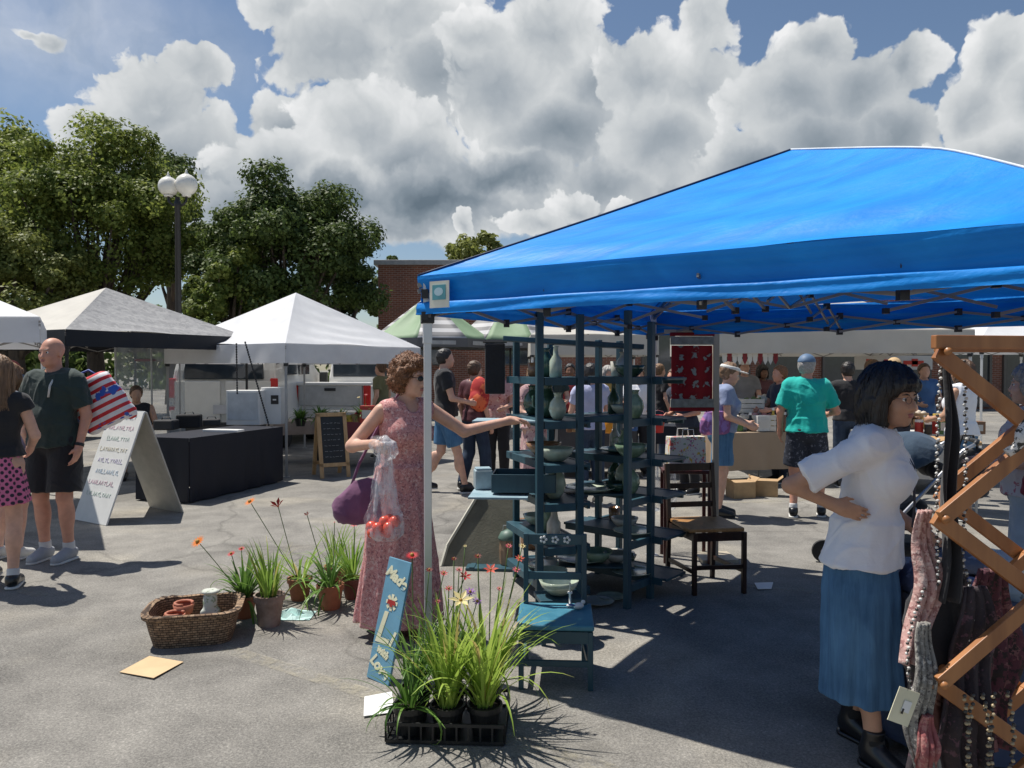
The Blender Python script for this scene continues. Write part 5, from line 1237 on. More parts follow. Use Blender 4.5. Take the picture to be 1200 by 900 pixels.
# ================================================================ people
def fab(name, col, var=.12, bump=.4, bs=30, rough=.85, **kw): return M('fabric_'+name, col, rough=rough, var=var, scale=10, bump=bump, bscale=bs, sheen=.15, **kw)
def denim(name, c1, c2):
    m, nt, b = newmat(name); L = nt.links.new; tc = N(nt, 'ShaderNodeTexCoord'); mp = N(nt, 'ShaderNodeMapping'); mp.inputs['Scale'].default_value = (1,1,.08); L(tc.outputs['Object'], mp.inputs[0])
    n1 = N(nt, 'ShaderNodeTexNoise', i_Scale=45, i_Detail=6.0, i_Roughness=.7); L(mp.outputs[0], n1.inputs['Vector']); n2 = N(nt, 'ShaderNodeTexNoise', i_Scale=5, i_Detail=3.0); L(tc.outputs['Object'], n2.inputs['Vector'])
    ad = N(nt, 'ShaderNodeMath', operation='ADD'); L(n1.outputs[0], ad.inputs[0]); L(n2.outputs[0], ad.inputs[1]); mu = N(nt, 'ShaderNodeMath', operation='MULTIPLY', i_1=.5); L(ad.outputs[0], mu.inputs[0])
    rp = ramp(nt, [(.38, c4(c1)), (.62, c4(c2))]); L(mu.outputs[0], rp.inputs[0]); L(rp.outputs[0], b.inputs['Base Color']); b.inputs['Roughness'].default_value = .85
    bp = N(nt, 'ShaderNodeBump', i_Strength=.25, i_Distance=.004); L(n1.outputs[0], bp.inputs['Height']); L(bp.outputs[0], b.inputs['Normal']); return m
DENIM = denim('denim', (.035,.105,.21), (.085,.21,.37)); DDENIM = denim('dark_denim', (.012,.025,.055), (.03,.055,.10))
FWHITE = fab('white', (.80,.81,.85), var=.03); FBLACK = fab('black', (.013,.013,.016)); FGREEN = fab('dark_green', (.022,.040,.036)); FTURQ = fab('turquoise', (.0,.42,.36), var=.1); FNAVY = fab('navy', (.012,.02,.045))
SHOEB = M('shoe_black', (.012,.012,.013), rough=.3, spec=.6); SHOEG = M('shoe_grey', (.35,.37,.40), rough=.7, bump=.3); SHOEW = M('shoe_white', (.62,.62,.60), rough=.5); SOLE = M('sole_white', (.65,.64,.6), rough=.6); SOCKB = fab('sock_black', (.012,.012,.012)); SOCKW = fab('sock_white', (.6,.6,.6))
PINKD = M_spots('pink_floral', (.62,.29,.27), [(.72,.48,.44),(.32,.12,.13),(.50,.20,.20)], scale=48, thr=.43)
PINKB = M_spots('pink_blouse', (.60,.34,.32), [(.70,.55,.50),(.35,.10,.10)], scale=16, thr=.42); CHECK = M_check('pink_check', (.62,.16,.30), (.03,.02,.04), 26)
FLORAL2 = M_spots('mauve_floral', (.48,.30,.30), [(.6,.45,.4),(.18,.08,.10)], scale=18, thr=.42); LAV = fab('lavender', (.42,.44,.62)); PATSH = M_spots('patterned_shorts', (.015,.02,.035), [(.12,.13,.17)], scale=30, thr=.40)

def glasses(c):
    hp, hs = c['hp'], c['hs']; mb = MB()
    for q in (-1, 1):
        pts = [hp(q*.031+.019*math.cos(a), .098, .0+.015*math.sin(a)) for a in np.linspace(0, 2*math.pi, 17)]; mb.tube(pts, .0011, 5, cap=False)
        mb.tube([hp(q*.05,.096,.004), hp(q*.072,.05,.006), hp(q*.078,-.01,.002)], .0012, 5)
    mb.tube([hp(-.012,.1,.004), hp(0,.104,.006), hp(.012,.1,.004)], .0011, 5); mb.build('glasses', M('glasses_frame', (.10,.08,.08), rough=.3, metal=.5), c['root'])
def sunglasses(c):
    hp = c['hp']; mb = MB()
    for q in (-1, 1): mb.sphere(hp(q*.031,.094,.002), (.019,.008,.016), 10, 7); mb.tube([hp(q*.05,.092,.006), hp(q*.075,.05,.006), hp(q*.08,-.01,.002)], .002, 5)
    mb.tube([hp(-.014,.1,.006), hp(.014,.1,.006)], .002, 5); mb.build('sunglasses', BLACKP, c['root'], smooth=True)
# --- white shirt woman ---
def wx(c):
    glasses(c); s = c['s']; j = c['j']; mb = MB(); fw = c['fw']; sx = c['tax'][0]
    for q in (-1, 1):
        a = j['nk']+(sx*q*.045+fw*.075+V(0,0,-.02))*s; mb.tube([a, j['ch']+(sx*q*.022+fw*.165+V(0,0,.06))*s, j['ch']+(sx*q*.012+fw*.17+V(0,0,-.10))*s, j['ab']+(sx*q*.016+fw*.18+V(0,0,-.03))*s], .0035, 6)
    mb.build('neck_cord', M('cord_dark', (.03,.03,.05)), c['root'], smooth=True)
person('woman in a loose white shirt and long denim skirt, hand on her hip', (1.435,3.15), -35, H=1.575, fem=True, m=.85, vox=.0062, sk=TAN, lean=(0,.085), yaw=-26, pitch=-4,
    J=dict(elR=(.270,-.24,1.235), wrR=(.195,-.075,1.155), elL=(-.23,-.02,1.16), wrL=(-.20,.19,1.02), knR=(.10,.04,.50), anR=(.13,.09,.085), anL=(-.12,-.05,.085)),
    hands=dict(R=dict(d=(-.12,.93,-.30), n=(-1,-.12,0), t=(0,.2,1), curl=.22), fR=(.55,.83,0), fL=(.5,.86,0)),
    hair=hair_bob(.125, True, .027), hairmat=BLACKH,
    top=shirt(FWHITE, sleeve=.80, hem=.87, t=.028, flare=.034, wr=.011, seed=2, neck=.07, vneck=.07, sl_r=.034),
    bottom=skirt(DENIM, .965, .265, (.158,.138), (.178,.172), (7,.009,1.0), off=(.02,.02), mid=(.70,.180,.160), wr=.006), shoes=shoes(SHOEB, sock=SOCKB, ah=.085), extra=wx)
# --- pink dress woman ---
person('woman in a long pink floral sleeveless dress reaching out to a blue shelf', (-.67,4.56), -58, H=1.65, fem=True, m=1.06, vox=.0075, sk=LIGHT, lean=(-.035,.06), yaw=26, pitch=-8,
    J=dict(elL=(-.41,.10,1.27), wrL=(-.70,.20,1.335), elR=(.30,-.03,1.20), wrR=(.25,.20,1.23)),
    hands=dict(L=dict(d=(-.9,.35,-.05), n=(0,.3,-1), t=(.4,1,.2), curl=.45), R=dict(d=(-.2,.9,-.1), n=(-.2,-.1,-1), t=(-1,.2,.2), curl=1.3)),
    hair=hair_curly, hairmat=AUBURN, top=both(shirt(PINKD, sleeve=0, hem=.90, t=.016, flare=.02, wr=.004, seed=4, neck=.085, vneck=.05, name='bodice')),
    bottom=skirt(PINKD, 1.06, .085, (.145,.13), (.27,.23), (9,.016,2.0), mid=(.78,.195,.17), wr=.006, name='skirt'), shoes=shoes(M('sandal_tan', (.45,.30,.2), rough=.6), ah=-.02), extra=sunglasses)
# --- bald man ---
def watch(c):
    j, s = c['j'], c['s']; a, b = j['elL'], j['wrL']; d = nrm(b-a); mb = MB(); mb.tube([b-d*.03, b-d*.005], .034*s, 14); o = mb.build('watch', BLACKP, c['root'], smooth=False)
    hdp = c['hp']; sx = c['tax'][0]; fw = c['fw']; nk = j['nk']; mb = MB()
    mb.tube([nk+(-sx*.06+fw*.05+V(0,0,.0))*s, j['ch']+(-sx*.07+fw*.135+V(0,0,.09))*s, j['ch']+(-sx*.06+fw*.142+V(0,0,-.0))*s], .009, 6); mb.build('strap', M('strap_white', (.6,.6,.58)), c['root'], smooth=True)
person('tall bald man in a dark green polo shirt and black shorts holding a striped bag', (-3.76,6.30), -96, H=1.84, m=1.12, belly=.02, vox=.009, sk=RUDDY, yaw=-6,
    J=dict(elL=(-.25,-.03,1.13), wrL=(-.24,.05,.90), elR=(.24,.02,1.14), wrR=(.15,.22,1.10)), hair=None, hairmat=GREYH,
    top=shirt(FGREEN, sleeve=.72, hem=.90, t=.022, flare=.02, wr=.010, seed=6, neck=.062), bottom=trousers(FBLACK, hem=.55, t=.03, loose=.018, name='shorts', wr=.006, waist=.97), shoes=shoes(SHOEG, SOLE, sock=SOCKW, ah=.0), extra=watch)
# --- woman in pink skirt ---
person('long-haired woman seen from behind in a black top and pink checked skirt', (-3.70,5.52), 108, H=1.66, fem=True, m=1.0, vox=.009, sk=LIGHT, yaw=15,
    J=dict(knL=(-.11,.14,.53), anL=(-.12,.20,.10), knR=(.10,0,.50), anR=(.10,-.05,.085), elR=(.24,.02,1.15), wrR=(.16,.20,1.03), elL=(-.24,.02,1.15), wrL=(-.16,.20,1.05)),
    hair=hair_long(.27, .018), hairmat=LBROWH, top=shirt(FBLACK, sleeve=.25, hem=1.0, t=.018, flare=.01, wr=.005, seed=9), bottom=skirt(CHECK, 1.01, .64, (.15,.13), (.205,.18), (10,.010,.5), wr=.003), shoes=shoes(SHOEB, SOLE, sock=SOCKW, ah=.01))
person('person mostly cut off by the left edge, only a bare leg in front showing', (-4.17,6.35), 80, H=1.62, fem=True, m=.95, vox=.012, sk=FAIR,
    hair=hair_bob(.10, True, .014), hairmat=LBROWH, top=shirt(LAV, .4, .95), bottom=trousers(DENIM, .62, name='shorts'), shoes=shoes(SHOEW))
# --- turquoise man ---
person('man in a bright turquoise T-shirt and blue cap seen from behind', (3.12,8.12), 72, H=1.72, m=1.12, belly=.025, vox=.010, sk=RUDDY, yaw=-15,
    J=dict(elR=(.30,.04,1.15), wrR=(.22,.26,1.10), elL=(-.27,0,1.14), wrL=(-.27,.10,.92), knL=(-.12,.05,.5), anL=(-.13,-.02,.085), knR=(.13,.08,.5), anR=(.16,.10,.085)),
    hair=cap(M('cap_blue', (.10,.17,.28))), hairmat=GREYH, top=shirt(FTURQ, sleeve=.78, hem=.93, t=.034, flare=.02, wr=.012, seed=12, neck=.065), bottom=trousers(PATSH, hem=.56, t=.03, loose=.02, name='shorts', waist=.97), shoes=shoes(SHOEB, SOLE, sock=SOCKW))
# --- visor woman with purple bag ---
def bagx(c):
    pass
person('woman in a white sun visor and denim shorts carrying a purple bag', (2.24,8.20), -12, H=1.64, fem=True, m=1.05, vox=.010, sk=LIGHT, lean=(0,.06), yaw=5, pitch=-15,
    J=dict(elR=(.22,.05,1.15), wrR=(.14,.28,1.05), elL=(-.22,.07,1.15), wrL=(-.12,.30,1.06), knR=(.09,.0,.50), anR=(.09,-.04,.085)),
    hair=cap(M('visor_white', (.65,.65,.62)), visor=True), hairmat=LBROWH, top=shirt(fab('dusty_blue', (.22,.27,.42)), sleeve=.55, hem=.97, t=.026, flare=.02, wr=.008, seed=14), bottom=trousers(DENIM, hem=.60, t=.035, loose=.02, name='shorts'), shoes=shoes(SHOEB, ah=-.02))
def simple(label, px, Y, face, H, topm, botm, bot='shorts', hairf=hair_short, hm=BROWH, sk=LIGHT, fem=False, sleeve=.6, J=None, **kw):
    x = Q(px, 500, Y)[0]
    bt = {'shorts': trousers(botm, .58, name='shorts', loose=.01), 'pants': trousers(botm, .09, name='trousers'), 'skirt': skirt(botm, 1.03, .45, (.15,.13), (.22,.19), (8,.01,1)), 'dress': skirt(botm, 1.05, .30, (.15,.13), (.24,.20), (8,.012,1))}[bot]
    return person(label, (x, Y), face, H=H, fem=fem, vox=.0135, sk=sk, hair=hairf, hairmat=hm, top=shirt(topm, sleeve, .93, t=.024, wr=.008, seed=int(px)), bottom=bt, shoes=shoes(SHOEB, SOLE), J=J, **kw)
FWD = dict(elR=(.23,.06,1.15), wrR=(.15,.27,1.10), elL=(-.23,.06,1.15), wrL=(-.15,.27,1.10)); WALK = dict(knR=(.1,.14,.51), anR=(.1,.24,.085), knL=(-.1,-.03,.50), anL=(-.1,-.26,.12))
simple('dark-haired man in a black T-shirt and blue shorts striding behind the pink dress', 521, 9.75, 12, 1.84, FBLACK, DENIM, hm=BLACKH, J={**FWD, **WALK})
simple('person in a dark shirt and blue jeans wearing an orange and red backpack', 556, 10.0, 50, 1.68, M('fabric_wine', (.10,.03,.04)), DDENIM, 'pants', hm=BROWH, J=dict(knR=(.1,.10,.51), anR=(.1,.16,.085), knL=(-.1,0,.5), anL=(-.1,-.14,.1)))
simple('woman in a pink flowered blouse and black trousers left of the blue shelves', 583, 10.7, -100, 1.66, PINKB, FBLACK, 'pants', fem=True, hairf=hair_bob(.09,True,.014), hm=BLACKH, J=FWD, m=1.1)
simple('woman in a mauve flowered dress seen through the left blue shelf', 627, 9.2, -60, 1.62, FLORAL2, FLORAL2, 'dress', fem=True, hairf=hair_bob(.09,True,.014), hm=LBROWH, J=FWD)
simple('person in a lavender shirt seen between the two blue shelves', 692, 8.9, 100, 1.64, LAV, DDENIM, 'pants', hm=BLACKH, J=FWD)
simple('person in a white T-shirt seen through the right blue shelf', 748, 11.2, -90, 1.60, FWHITE, FBLACK, 'pants', hm=BROWH, sk=TAN, J=FWD)
simple('person in a dark top bending over a table behind the red and white quilt', 808, 9.7, -150, 1.58, FNAVY, FBLACK, 'pants', sk=RUDDY, J=FWD, lean=(0,.22))
simple('man with reddish brown hair in a navy shirt left of the man in turquoise', 914, 10.6, -165, 1.62, FNAVY, FNAVY, 'pants', hm=AUBURN, sk=RUDDY, J=FWD)
simple('person in a black shirt seen from behind, right of the man in turquoise', 993, 10.2, 80, 1.67, FBLACK, DDENIM, 'pants', hm=BLACKH, m=1.1, J=FWD)
simple('person in a pale straw hat just behind the dark-haired woman', 1047, 9.2, 60, 1.68, FWHITE, FNAVY, 'pants', hairf=straw_hat(M('straw', (.55,.38,.20), rough=.8, bump=.4)), hm=GREYH, J=FWD)
simple('person in a white top behind the row of stalls, left of the straw hat', 1022, 10.9, -60, 1.70, FWHITE, FBLACK, 'pants', hairf=hair_bob(.10,True,.012), fem=True, hm=LBROWH)
simple('person in a dark green top left of the dark table beyond the shelves', 648, 12.0, -80, 1.70, FGREEN, FBLACK, 'pants', hm=BROWH, J=FWD)
simple('person in a red top behind the dark table beyond the shelves', 668, 12.6, -95, 1.66, M('fabric_red', (.42,.04,.04)), FBLACK, 'pants', hm=BLACKH, sk=BROWN, J=FWD)
simple('person in a mustard top behind the dark table, between the shelf units', 712, 12.4, -70, 1.62, M('fabric_mustard', (.45,.28,.06)), DDENIM, 'pants', hm=GREYH, fem=True, hairf=hair_bob(.09,True,.012), J=FWD)
simple('person in a black top with a ponytail right of the right shelf unit', 772, 12.9, 30, 1.66, FBLACK, DDENIM, 'pants', hm=LBROWH, hairf=hair_bun)
simple('man in a white cap beyond the crates under the cream tent', 872, 12.3, -100, 1.72, M('fabric_grey', (.22,.22,.23)), FNAVY, 'pants', hairf=cap(M('cap_white', (.6,.6,.58))), J=FWD)
simple('woman in a wine red top behind the crates under the cream tent', 893, 12.9, -80, 1.64, M('fabric_wine', (.10,.03,.04)), FBLACK, 'pants', fem=True, hairf=hair_bob(.10,True,.012), hm=BLACKH, sk=BROWN, J=FWD)
simple('person in a blue top behind the white draped table at the right', 1082, 11.8, -100, 1.66, M('fabric_blue', (.05,.14,.34)), FBLACK, 'pants', hm=BROWH, J=FWD)
simple('person in a white sleeveless top behind the stroller and the wooden rack', 1128, 8.0, 120, 1.66, FWHITE, DENIM, fem=True, hairf=hair_bob(.11,True,.014), hm=BROWH, sk=TAN, sleeve=0, J=FWD)
simple('person in an olive shirt standing near the chalkboard beyond the white tent', 447, 13.6, 160, 1.70, M('fabric_olive', (.13,.13,.06)), FBLACK, 'pants', hm=BROWH)
simple('person in a grey top beneath the green and grey umbrella', 478, 14.6, -60, 1.68, M('fabric_grey', (.22,.22,.23)), DDENIM, 'pants', hm=BLACKH, J=FWD)
simple('person in a maroon cap and pale top under the far left white tent', 14, 9.0, -70, 1.66, FWHITE, FBLACK, 'pants', hairf=cap(M('cap_maroon', (.20,.02,.03))), J=FWD)
person('grey-haired woman in a white and pink blouse standing behind the wooden rack', (3.02,4.45), 150, H=1.60, fem=True, m=1.08, vox=.010, sk=FAIR, J=dict(elR=(.24,.05,1.15), wrR=(.16,.25,1.12), elL=(-.24,.05,1.15), wrL=(-.15,.27,1.12)),
    hair=hair_bob(.085, False, .016), hairmat=GREYH, top=shirt(M_spots('pale_blouse', (.62,.58,.58), [(.62,.30,.30),(.45,.15,.2)], scale=14, thr=.38), .7, .92, t=.03, wr=.009, seed=31), bottom=trousers(fab('pale_blue_trousers', (.45,.52,.58)), .10, t=.03), shoes=shoes(SHOEW))
# seated man on a folding chair
sx_, sy_ = Q(160, 480, 11.3)[:2]
st = person('man in a dark sleeveless top sitting behind the black table, left of the white van', (sx_, sy_, -.42+.0), -70, H=1.75, m=1.1, vox=.011, sk=TAN, pitch=-5, yaw=10,
    J=dict(knR=(.12,.42,.96), knL=(-.12,.42,.96), anR=(.12,.40,.505), anL=(-.12,.40,.505), elR=(.27,.06,1.17), wrR=(.20,.28,1.12), elL=(-.27,.06,1.17), wrL=(-.15,.30,1.10)),
    hair=hair_short, hairmat=BROWH, top=shirt(FBLACK, 0, .93, t=.02), bottom=trousers(DDENIM, .6, t=.02, name='shorts'), shoes=shoes(SHOEB))
ch = thing('folding_chair', 'dark folding chair under the man sitting behind the black table', 'chair', (sx_, sy_, 0), R(-160))
mb = MB(); mb.box((0,.05,.415), (.44,.44,.03)); mb.build('seat', DARKPL, ch, bevel=.01)
mb = MB(); mb.box((0,-.19,.78), (.44,.02,.22)); mb.build('backrest', DARKPL, ch, bevel=.01)
for q in (-1, 1):
    mb = MB(); mb.tube([(q*.22,.26,0),(q*.22,-.18,.9)], .011, 8); mb.build('leg', STEEL, ch); mb = MB(); mb.tube([(q*.21,-.22,0),(q*.21,.2,.42)], .011, 8); mb.build('leg', STEEL, ch)

# --- carried things ---
def softbag(name, label, cat, loc, rz, w_, d_, h, mat, strap=None, taper=.75, strapm=None, wr=.008, tilt=0):
    t = thing(name, label, cat, loc, rz)
    o = sdf_mesh('body', [fr((0,0,-h), (0,0,0), [(0,w_*.40,d_*.38),(.08,w_*.5,d_*.5),(.6,w_*.48,d_*.42),(1,w_*.5*taper,d_*.25)], .02)], .009, mat, t, disp=wrinkle(wr, 28, int(w_*1000)))
    if strap: mb = MB(); mb.tube(strap, .009, 6); mb.build('strap', strapm or mat, t, smooth=True)
    return t
PURP = fab('purple', (.16,.06,.13)); 
hx, hy, hz = Q(424, 565, 4.42)
hb = thing('handbag', 'purple handbag hanging at the side of the pink dress woman', 'handbag', (hx, hy, hz), R(20))
sdf_mesh('body', [el((0,0,-.13),(.15,.06,.10),.05), el((.03,0,-.06),(.11,.045,.09),.05), rc((-.10,0,-.17),(.10,0,-.19),.05,.05,.06)], .009, PURP, hb, disp=wrinkle(.010, 26, 5))
mb = MB(); mb.tube([(-.06,0,-.02),(-.01,.04,.10),(.13,.10,.34),(.24,.13,.50),(.19,.14,.40),(.11,.05,.12),(.10,0,-.01)], .009, 6); mb.build('strap', PURP, hb, smooth=True)
hx, hy, hz = Q(838, 482, 8.02)
softbag('shoulder_bag', 'purple and pink bag slung behind the woman in the white sun visor', 'handbag', (hx, hy, hz), R(10), .34, .15, .24, M_spots('bag_purple', (.20,.08,.22), [(.55,.18,.35),(.25,.15,.40)], scale=7, thr=.45), strap=[(-.10,0,-.02), (-.05,.03,.16), (.03,.12,.32), (.08,.10,.25), (.10,0,-.01)])
# striped bag of the bald man (cloth with red, white, blue)
def flagmat():
    m, nt, b = newmat('striped_cloth'); L = nt.links.new; tc = N(nt, 'ShaderNodeTexCoord'); mp = N(nt, 'ShaderNodeMapping'); mp.inputs['Rotation'].default_value = (0, R(28), 0); L(tc.outputs['Object'], mp.inputs[0])
    sp = N(nt, 'ShaderNodeSeparateXYZ'); L(mp.outputs[0], sp.inputs[0])
    m1 = N(nt, 'ShaderNodeMath', operation='MULTIPLY', i_1=15.0); L(sp.outputs[2], m1.inputs[0]); f1 = N(nt, 'ShaderNodeMath', operation='FRACT'); L(m1.outputs[0], f1.inputs[0])
    rp = ramp(nt, [(0, (.55,.02,.03)), (.45, (.72,.70,.72))], 'CONSTANT'); L(f1.outputs[0], rp.inputs[0])
    n = N(nt, 'ShaderNodeTexNoise', i_Scale=9, i_Detail=3.0); L(mp.outputs[0], n.inputs['Vector']); r2 = ramp(nt, [(.57, (0,0,0)), (.60, (1,1,1))]); L(n.outputs[0], r2.inputs[0])
    mx = N(nt, 'ShaderNodeMix', data_type='RGBA'); L(r2.outputs[0], mx.inputs[0]); L(rp.outputs[0], mx.inputs[6]); mx.inputs[7].default_value = (.03,.10,.45,1); L(mx.outputs[2], b.inputs['Base Color']); b.inputs['Roughness'].default_value = .6; return m
fx, fy, fz = Q(118, 470, 6.45)
fb = thing('tote_bag', 'red, white and blue striped cloth bag held behind the back of the bald man', 'bag', (fx, fy, fz), R(8))
sdf_mesh('body', [rc((-.25,0,.10), (.02,.0,.19), .035, .05, .08), rc((.02,0,.17), (.23,0,-.09), .05, .04, .08), rc((-.04,0,-.20), (.22,0,-.08), .045, .045, .08), rc((-.24,0,.08), (-.06,0,-.22), .035, .045, .08), el((0,0,-.01), (.19,.075,.19), .06)], .009, flagmat(), fb, disp=wrinkle(.012, 16, 3))
mb = MB(); mb.tube([(-.25,0,.10),(-.22,.0,.20),(-.10,.02,.26),(.0,.0,.20)], .010, 6); mb.build('handle', M('strap_blue', (.02,.06,.3)), fb, smooth=True)
mb = MB(); mb.bar((-.05,-.03,-.24),(.20,-.02,-.12), .05, .03); mb.build('trim', M('trim_blue', (.02,.07,.42)), fb, bevel=.01)
# backpack
bx, by, bz = Q(562, 455, 9.85)
bp_ = thing('backpack', 'red and orange backpack worn by the person in jeans', 'backpack', (bx, by, 1.12), R(-40))
sdf_mesh('body', [el((0,0,.13), (.15,.09,.23), .03), el((0,-.08,.05), (.11,.05,.11), .03)], .012, M_spots('pack_red', (.45,.03,.03), [(.75,.16,.06)], scale=5, thr=.5), bp_)
mb = MB(); mb.tube([(-.08,.07,.3),(-.09,.16,.34),(-.1,.2,.2),(-.1,.08,0)], .014, 6); mb.build('strap', FBLACK, bp_, smooth=True)
# clear plastic bag with tomatoes
def thinplastic():
    m, nt, b = newmat('produce_bag'); L = nt.links.new
    b.inputs['Base Color'].default_value = (.80,.82,.86,1); b.inputs['Roughness'].default_value = .22
    nz = N(nt, 'ShaderNodeTexNoise', i_Scale=22, i_Detail=4.0); tc = N(nt, 'ShaderNodeTexCoord'); mp = N(nt, 'ShaderNodeMapping'); mp.inputs['Scale'].default_value = (1,1,.3); L(tc.outputs['Object'], mp.inputs[0]); L(mp.outputs[0], nz.inputs['Vector'])
    bp = N(nt, 'ShaderNodeBump', i_Strength=.9, i_Distance=.02); L(nz.outputs[0], bp.inputs['Height']); L(bp.outputs[0], b.inputs['Normal'])
    rp = ramp(nt, [(.42, (.08,.08,.08)), (.62, (.50,.50,.50))]); L(nz.outputs[0], rp.inputs[0])
    t = N(nt, 'ShaderNodeBsdfTransparent'); mx = N(nt, 'ShaderNodeMixShader'); L(rp.outputs[0], mx.inputs[0]); L(t.outputs[0], mx.inputs[1]); L(b.outputs[0], mx.inputs[2]); L(mx.outputs[0], nt.nodes['Material Output'].inputs[0]); return m
PB = thinplastic()
gx, gy, gz = Q(450, 522, 4.20)
pb = thing('produce_bag', 'clear plastic bag with red tomatoes hanging from the hand of the pink dress woman', 'plastic bag', (gx, gy, gz), 0)
sdf_mesh('bag', [fr((.0,0,-.52), (0,0,.02), [(0,.060,.05),(.06,.105,.075),(.22,.105,.075),(.45,.07,.05),(.8,.045,.03),(.88,.035,.03),(1,.03,.03)], .01, (7,.006,0))], .008, PB, pb, disp=wrinkle(.006, 40, 2))
sdf_mesh('gathered_top', [el((-.01,0,.0), (.072,.05,.060), .02), el((.02,-.01,-.03), (.06,.04,.05), .02), rc((0,0,-.03),(0,0,-.10),.04,.02,.02)], .007, PB, pb, disp=curls(.007, 90, 9))
TOM = M('tomato', (.75,.09,.04), rough=.25, var=.15)
for k in range(13):
    a = k*2.4; r_ = .070 if k > 3 else .02; mb = MB(); mb.sphere((r_*math.cos(a), r_*.6*math.sin(a), -.475+.03*(k % 3)), rg.uniform(.029,.036), 10, 7); o = mb.build('tomato', TOM, smooth=True)
    for p_ in o.data.vertices: p_.co += Vector((gx, gy, gz))
    tag(o, 'red tomato inside the clear plastic bag', 'tomato', 'tomatoes in the plastic bag')
# ================================================================ blue shelves, pottery
def bluewood(name, a, b):
    m = M_wood(name, a, b, rough=.45, scale=9, axis=(1,1,.2), bump=.25); return m
BWOOD = bluewood('blue_painted_wood', (.013,.050,.075), (.030,.088,.115)); BTOP = bluewood('blue_seat_paint', (.025,.14,.22), (.07,.24,.32)); PALEB = bluewood('pale_blue_paint', (.22,.34,.40), (.36,.48,.54))
ZS = [.14, .42, .70, .95, 1.23, 1.51, 1.79]
def shelf_unit(lab, fl, frr, bl, H, wide=None, grp='blue shelf units'):
    fl, frr, bl = [V(q[0], q[1], 0) for q in (fl, frr, bl)]; br = bl+(frr-fl); ctr = (fl+br)/2; ux = nrm(frr-fl); uy = nrm(bl-fl); rz = math.atan2(ux[1], ux[0])
    t = thing('shelf_unit', lab, 'shelves', (*ctr[:2], 0), rz, grp)
    for p, hh in ((fl,H[0]), (frr,H[1]), (bl,H[2]), (br,H[3])):
        mb = MB(); mb.box((p[0], p[1], hh/2), (.046,.040,hh), rz); mb.build('post', BWOOD, t, w=True, bevel=.004)
    Lx = np.linalg.norm(frr-fl); Ly = np.linalg.norm(bl-fl)
    for z in ZS[:-1]:
        mb = MB(); mb.box((*ctr[:2], z), (Lx-.02, Ly+.0, .018), rz)
        n = 5
        mb.build('shelf', BWOOD, t, w=True, bevel=.003)
        mb = MB()
        for q in (fl, bl): c = q+(frr-fl)/2; mb.box((c[0], c[1], z-.012), (Lx-.06, .03, .05), rz)
        for q in (fl, frr): c = q+(bl-fl)/2; mb.box((c[0], c[1], z-.012), (.022, Ly-.06, .05), rz)
        mb.build('rail', BWOOD, t, w=True, bevel=.002)
    return t, ctr, ux, uy, Lx, Ly
A = shelf_unit('left of two tall dark blue wooden shelf units, right behind the blue chair', G(632,722), G(679,717), G(605,676), (1.94,1.93,1.80,1.80))
B_ = shelf_unit('right of two tall dark blue wooden shelf units, next to the brown chair', G(735,713), G(762,701), G(701,672), (1.96,1.90,1.80,1.80))
# linking boards
def plank(lab, a, b, w_, h, mat, name='plank'):
    a, b = V(*a), V(*b); c = (a+b)/2; t = MB(); t.bar(a-c, b-c, w_, h); o = t.build(name, mat, bevel=.004); o.location = c; tag(o, lab, 'board'); return o
plank('dark blue board laid across the tops of both shelf units', Q(590,397,5.62), Q(752,407,5.60), .24, .035, BWOOD)
plank('narrow blue board joining the shelf units at shoulder height', Q(678,492,5.05), Q(738,488,5.12), .10, .04, BWOOD)
x, y, z = Q(580, 432, 5.75); o = thing('cloth_banner', 'black cloth banner hanging left of the tall blue shelves under the canopy', 'panel', (x, y, z))
mb = MB(); mb.box((0,0,0), (.15,.03,.38)); mb.build('cloth', FBLACK, o, bevel=.01); mb = MB(); mb.tube([(-.09,0,.2),(.09,0,.2)], .01, 6); mb.build('rod', BLACKP, o)
# two shallow wooden trays sticking out to the left
def tray(lab, pa, pb, Y, z, dep, mat, hh=.05, name='wooden_tray', rim=True):
    xa = Q(pa, 500, Y)[0]; xb_ = Q(pb, 500, Y)[0]; t = thing(name, lab, 'tray', ((xa+xb_)/2, Y, z), R(-4)); w_ = xb_-xa
    mb = MB(); mb.box((0,0,0), (w_, dep, .014)); mb.build('bottom', mat, t, bevel=.002)
    if rim:
        for q in (-1, 1):
            mb = MB(); mb.box((0, q*(dep/2+.0), hh/2-.007), (w_+.012,.011,hh)); mb.build('side', mat, t, bevel=.002); mb = MB(); mb.box((q*(w_/2+.006), 0, hh/2-.007), (.011,dep-.012,hh)); mb.build('side', mat, t, bevel=.002)
    return t
tray('flat pale blue board sticking out of the left shelf unit at the reaching hand', 556, 640, 5.25, 1.225, .30, PALEB, rim=False, name='board')
tray('deep blue wooden box sticking out left of the shelves at knee height', 580, 650, 5.15, .775, .30, BWOOD, .12, name='wooden_box')
tray('pale blue board under the drawer left of the shelves', 552, 620, 5.1, .745, .36, PALEB, rim=False, name='board')
x, y, z = Q(566, 574, 5.28); o = thing('paint_tin', 'pale grey-blue square tin standing on the board left of the shelves', 'tin', (x, y, .755), R(10)); mb = MB(); mb.box((0,0,.065), (.12,.12,.13)); mb.build('body', M('tin_pale', (.33,.42,.46), rough=.4, var=.3), o, bevel=.008); mb = MB(); mb.box((0,0,.137), (.105,.105,.014)); mb.build('lid', PALEB, o, bevel=.004)
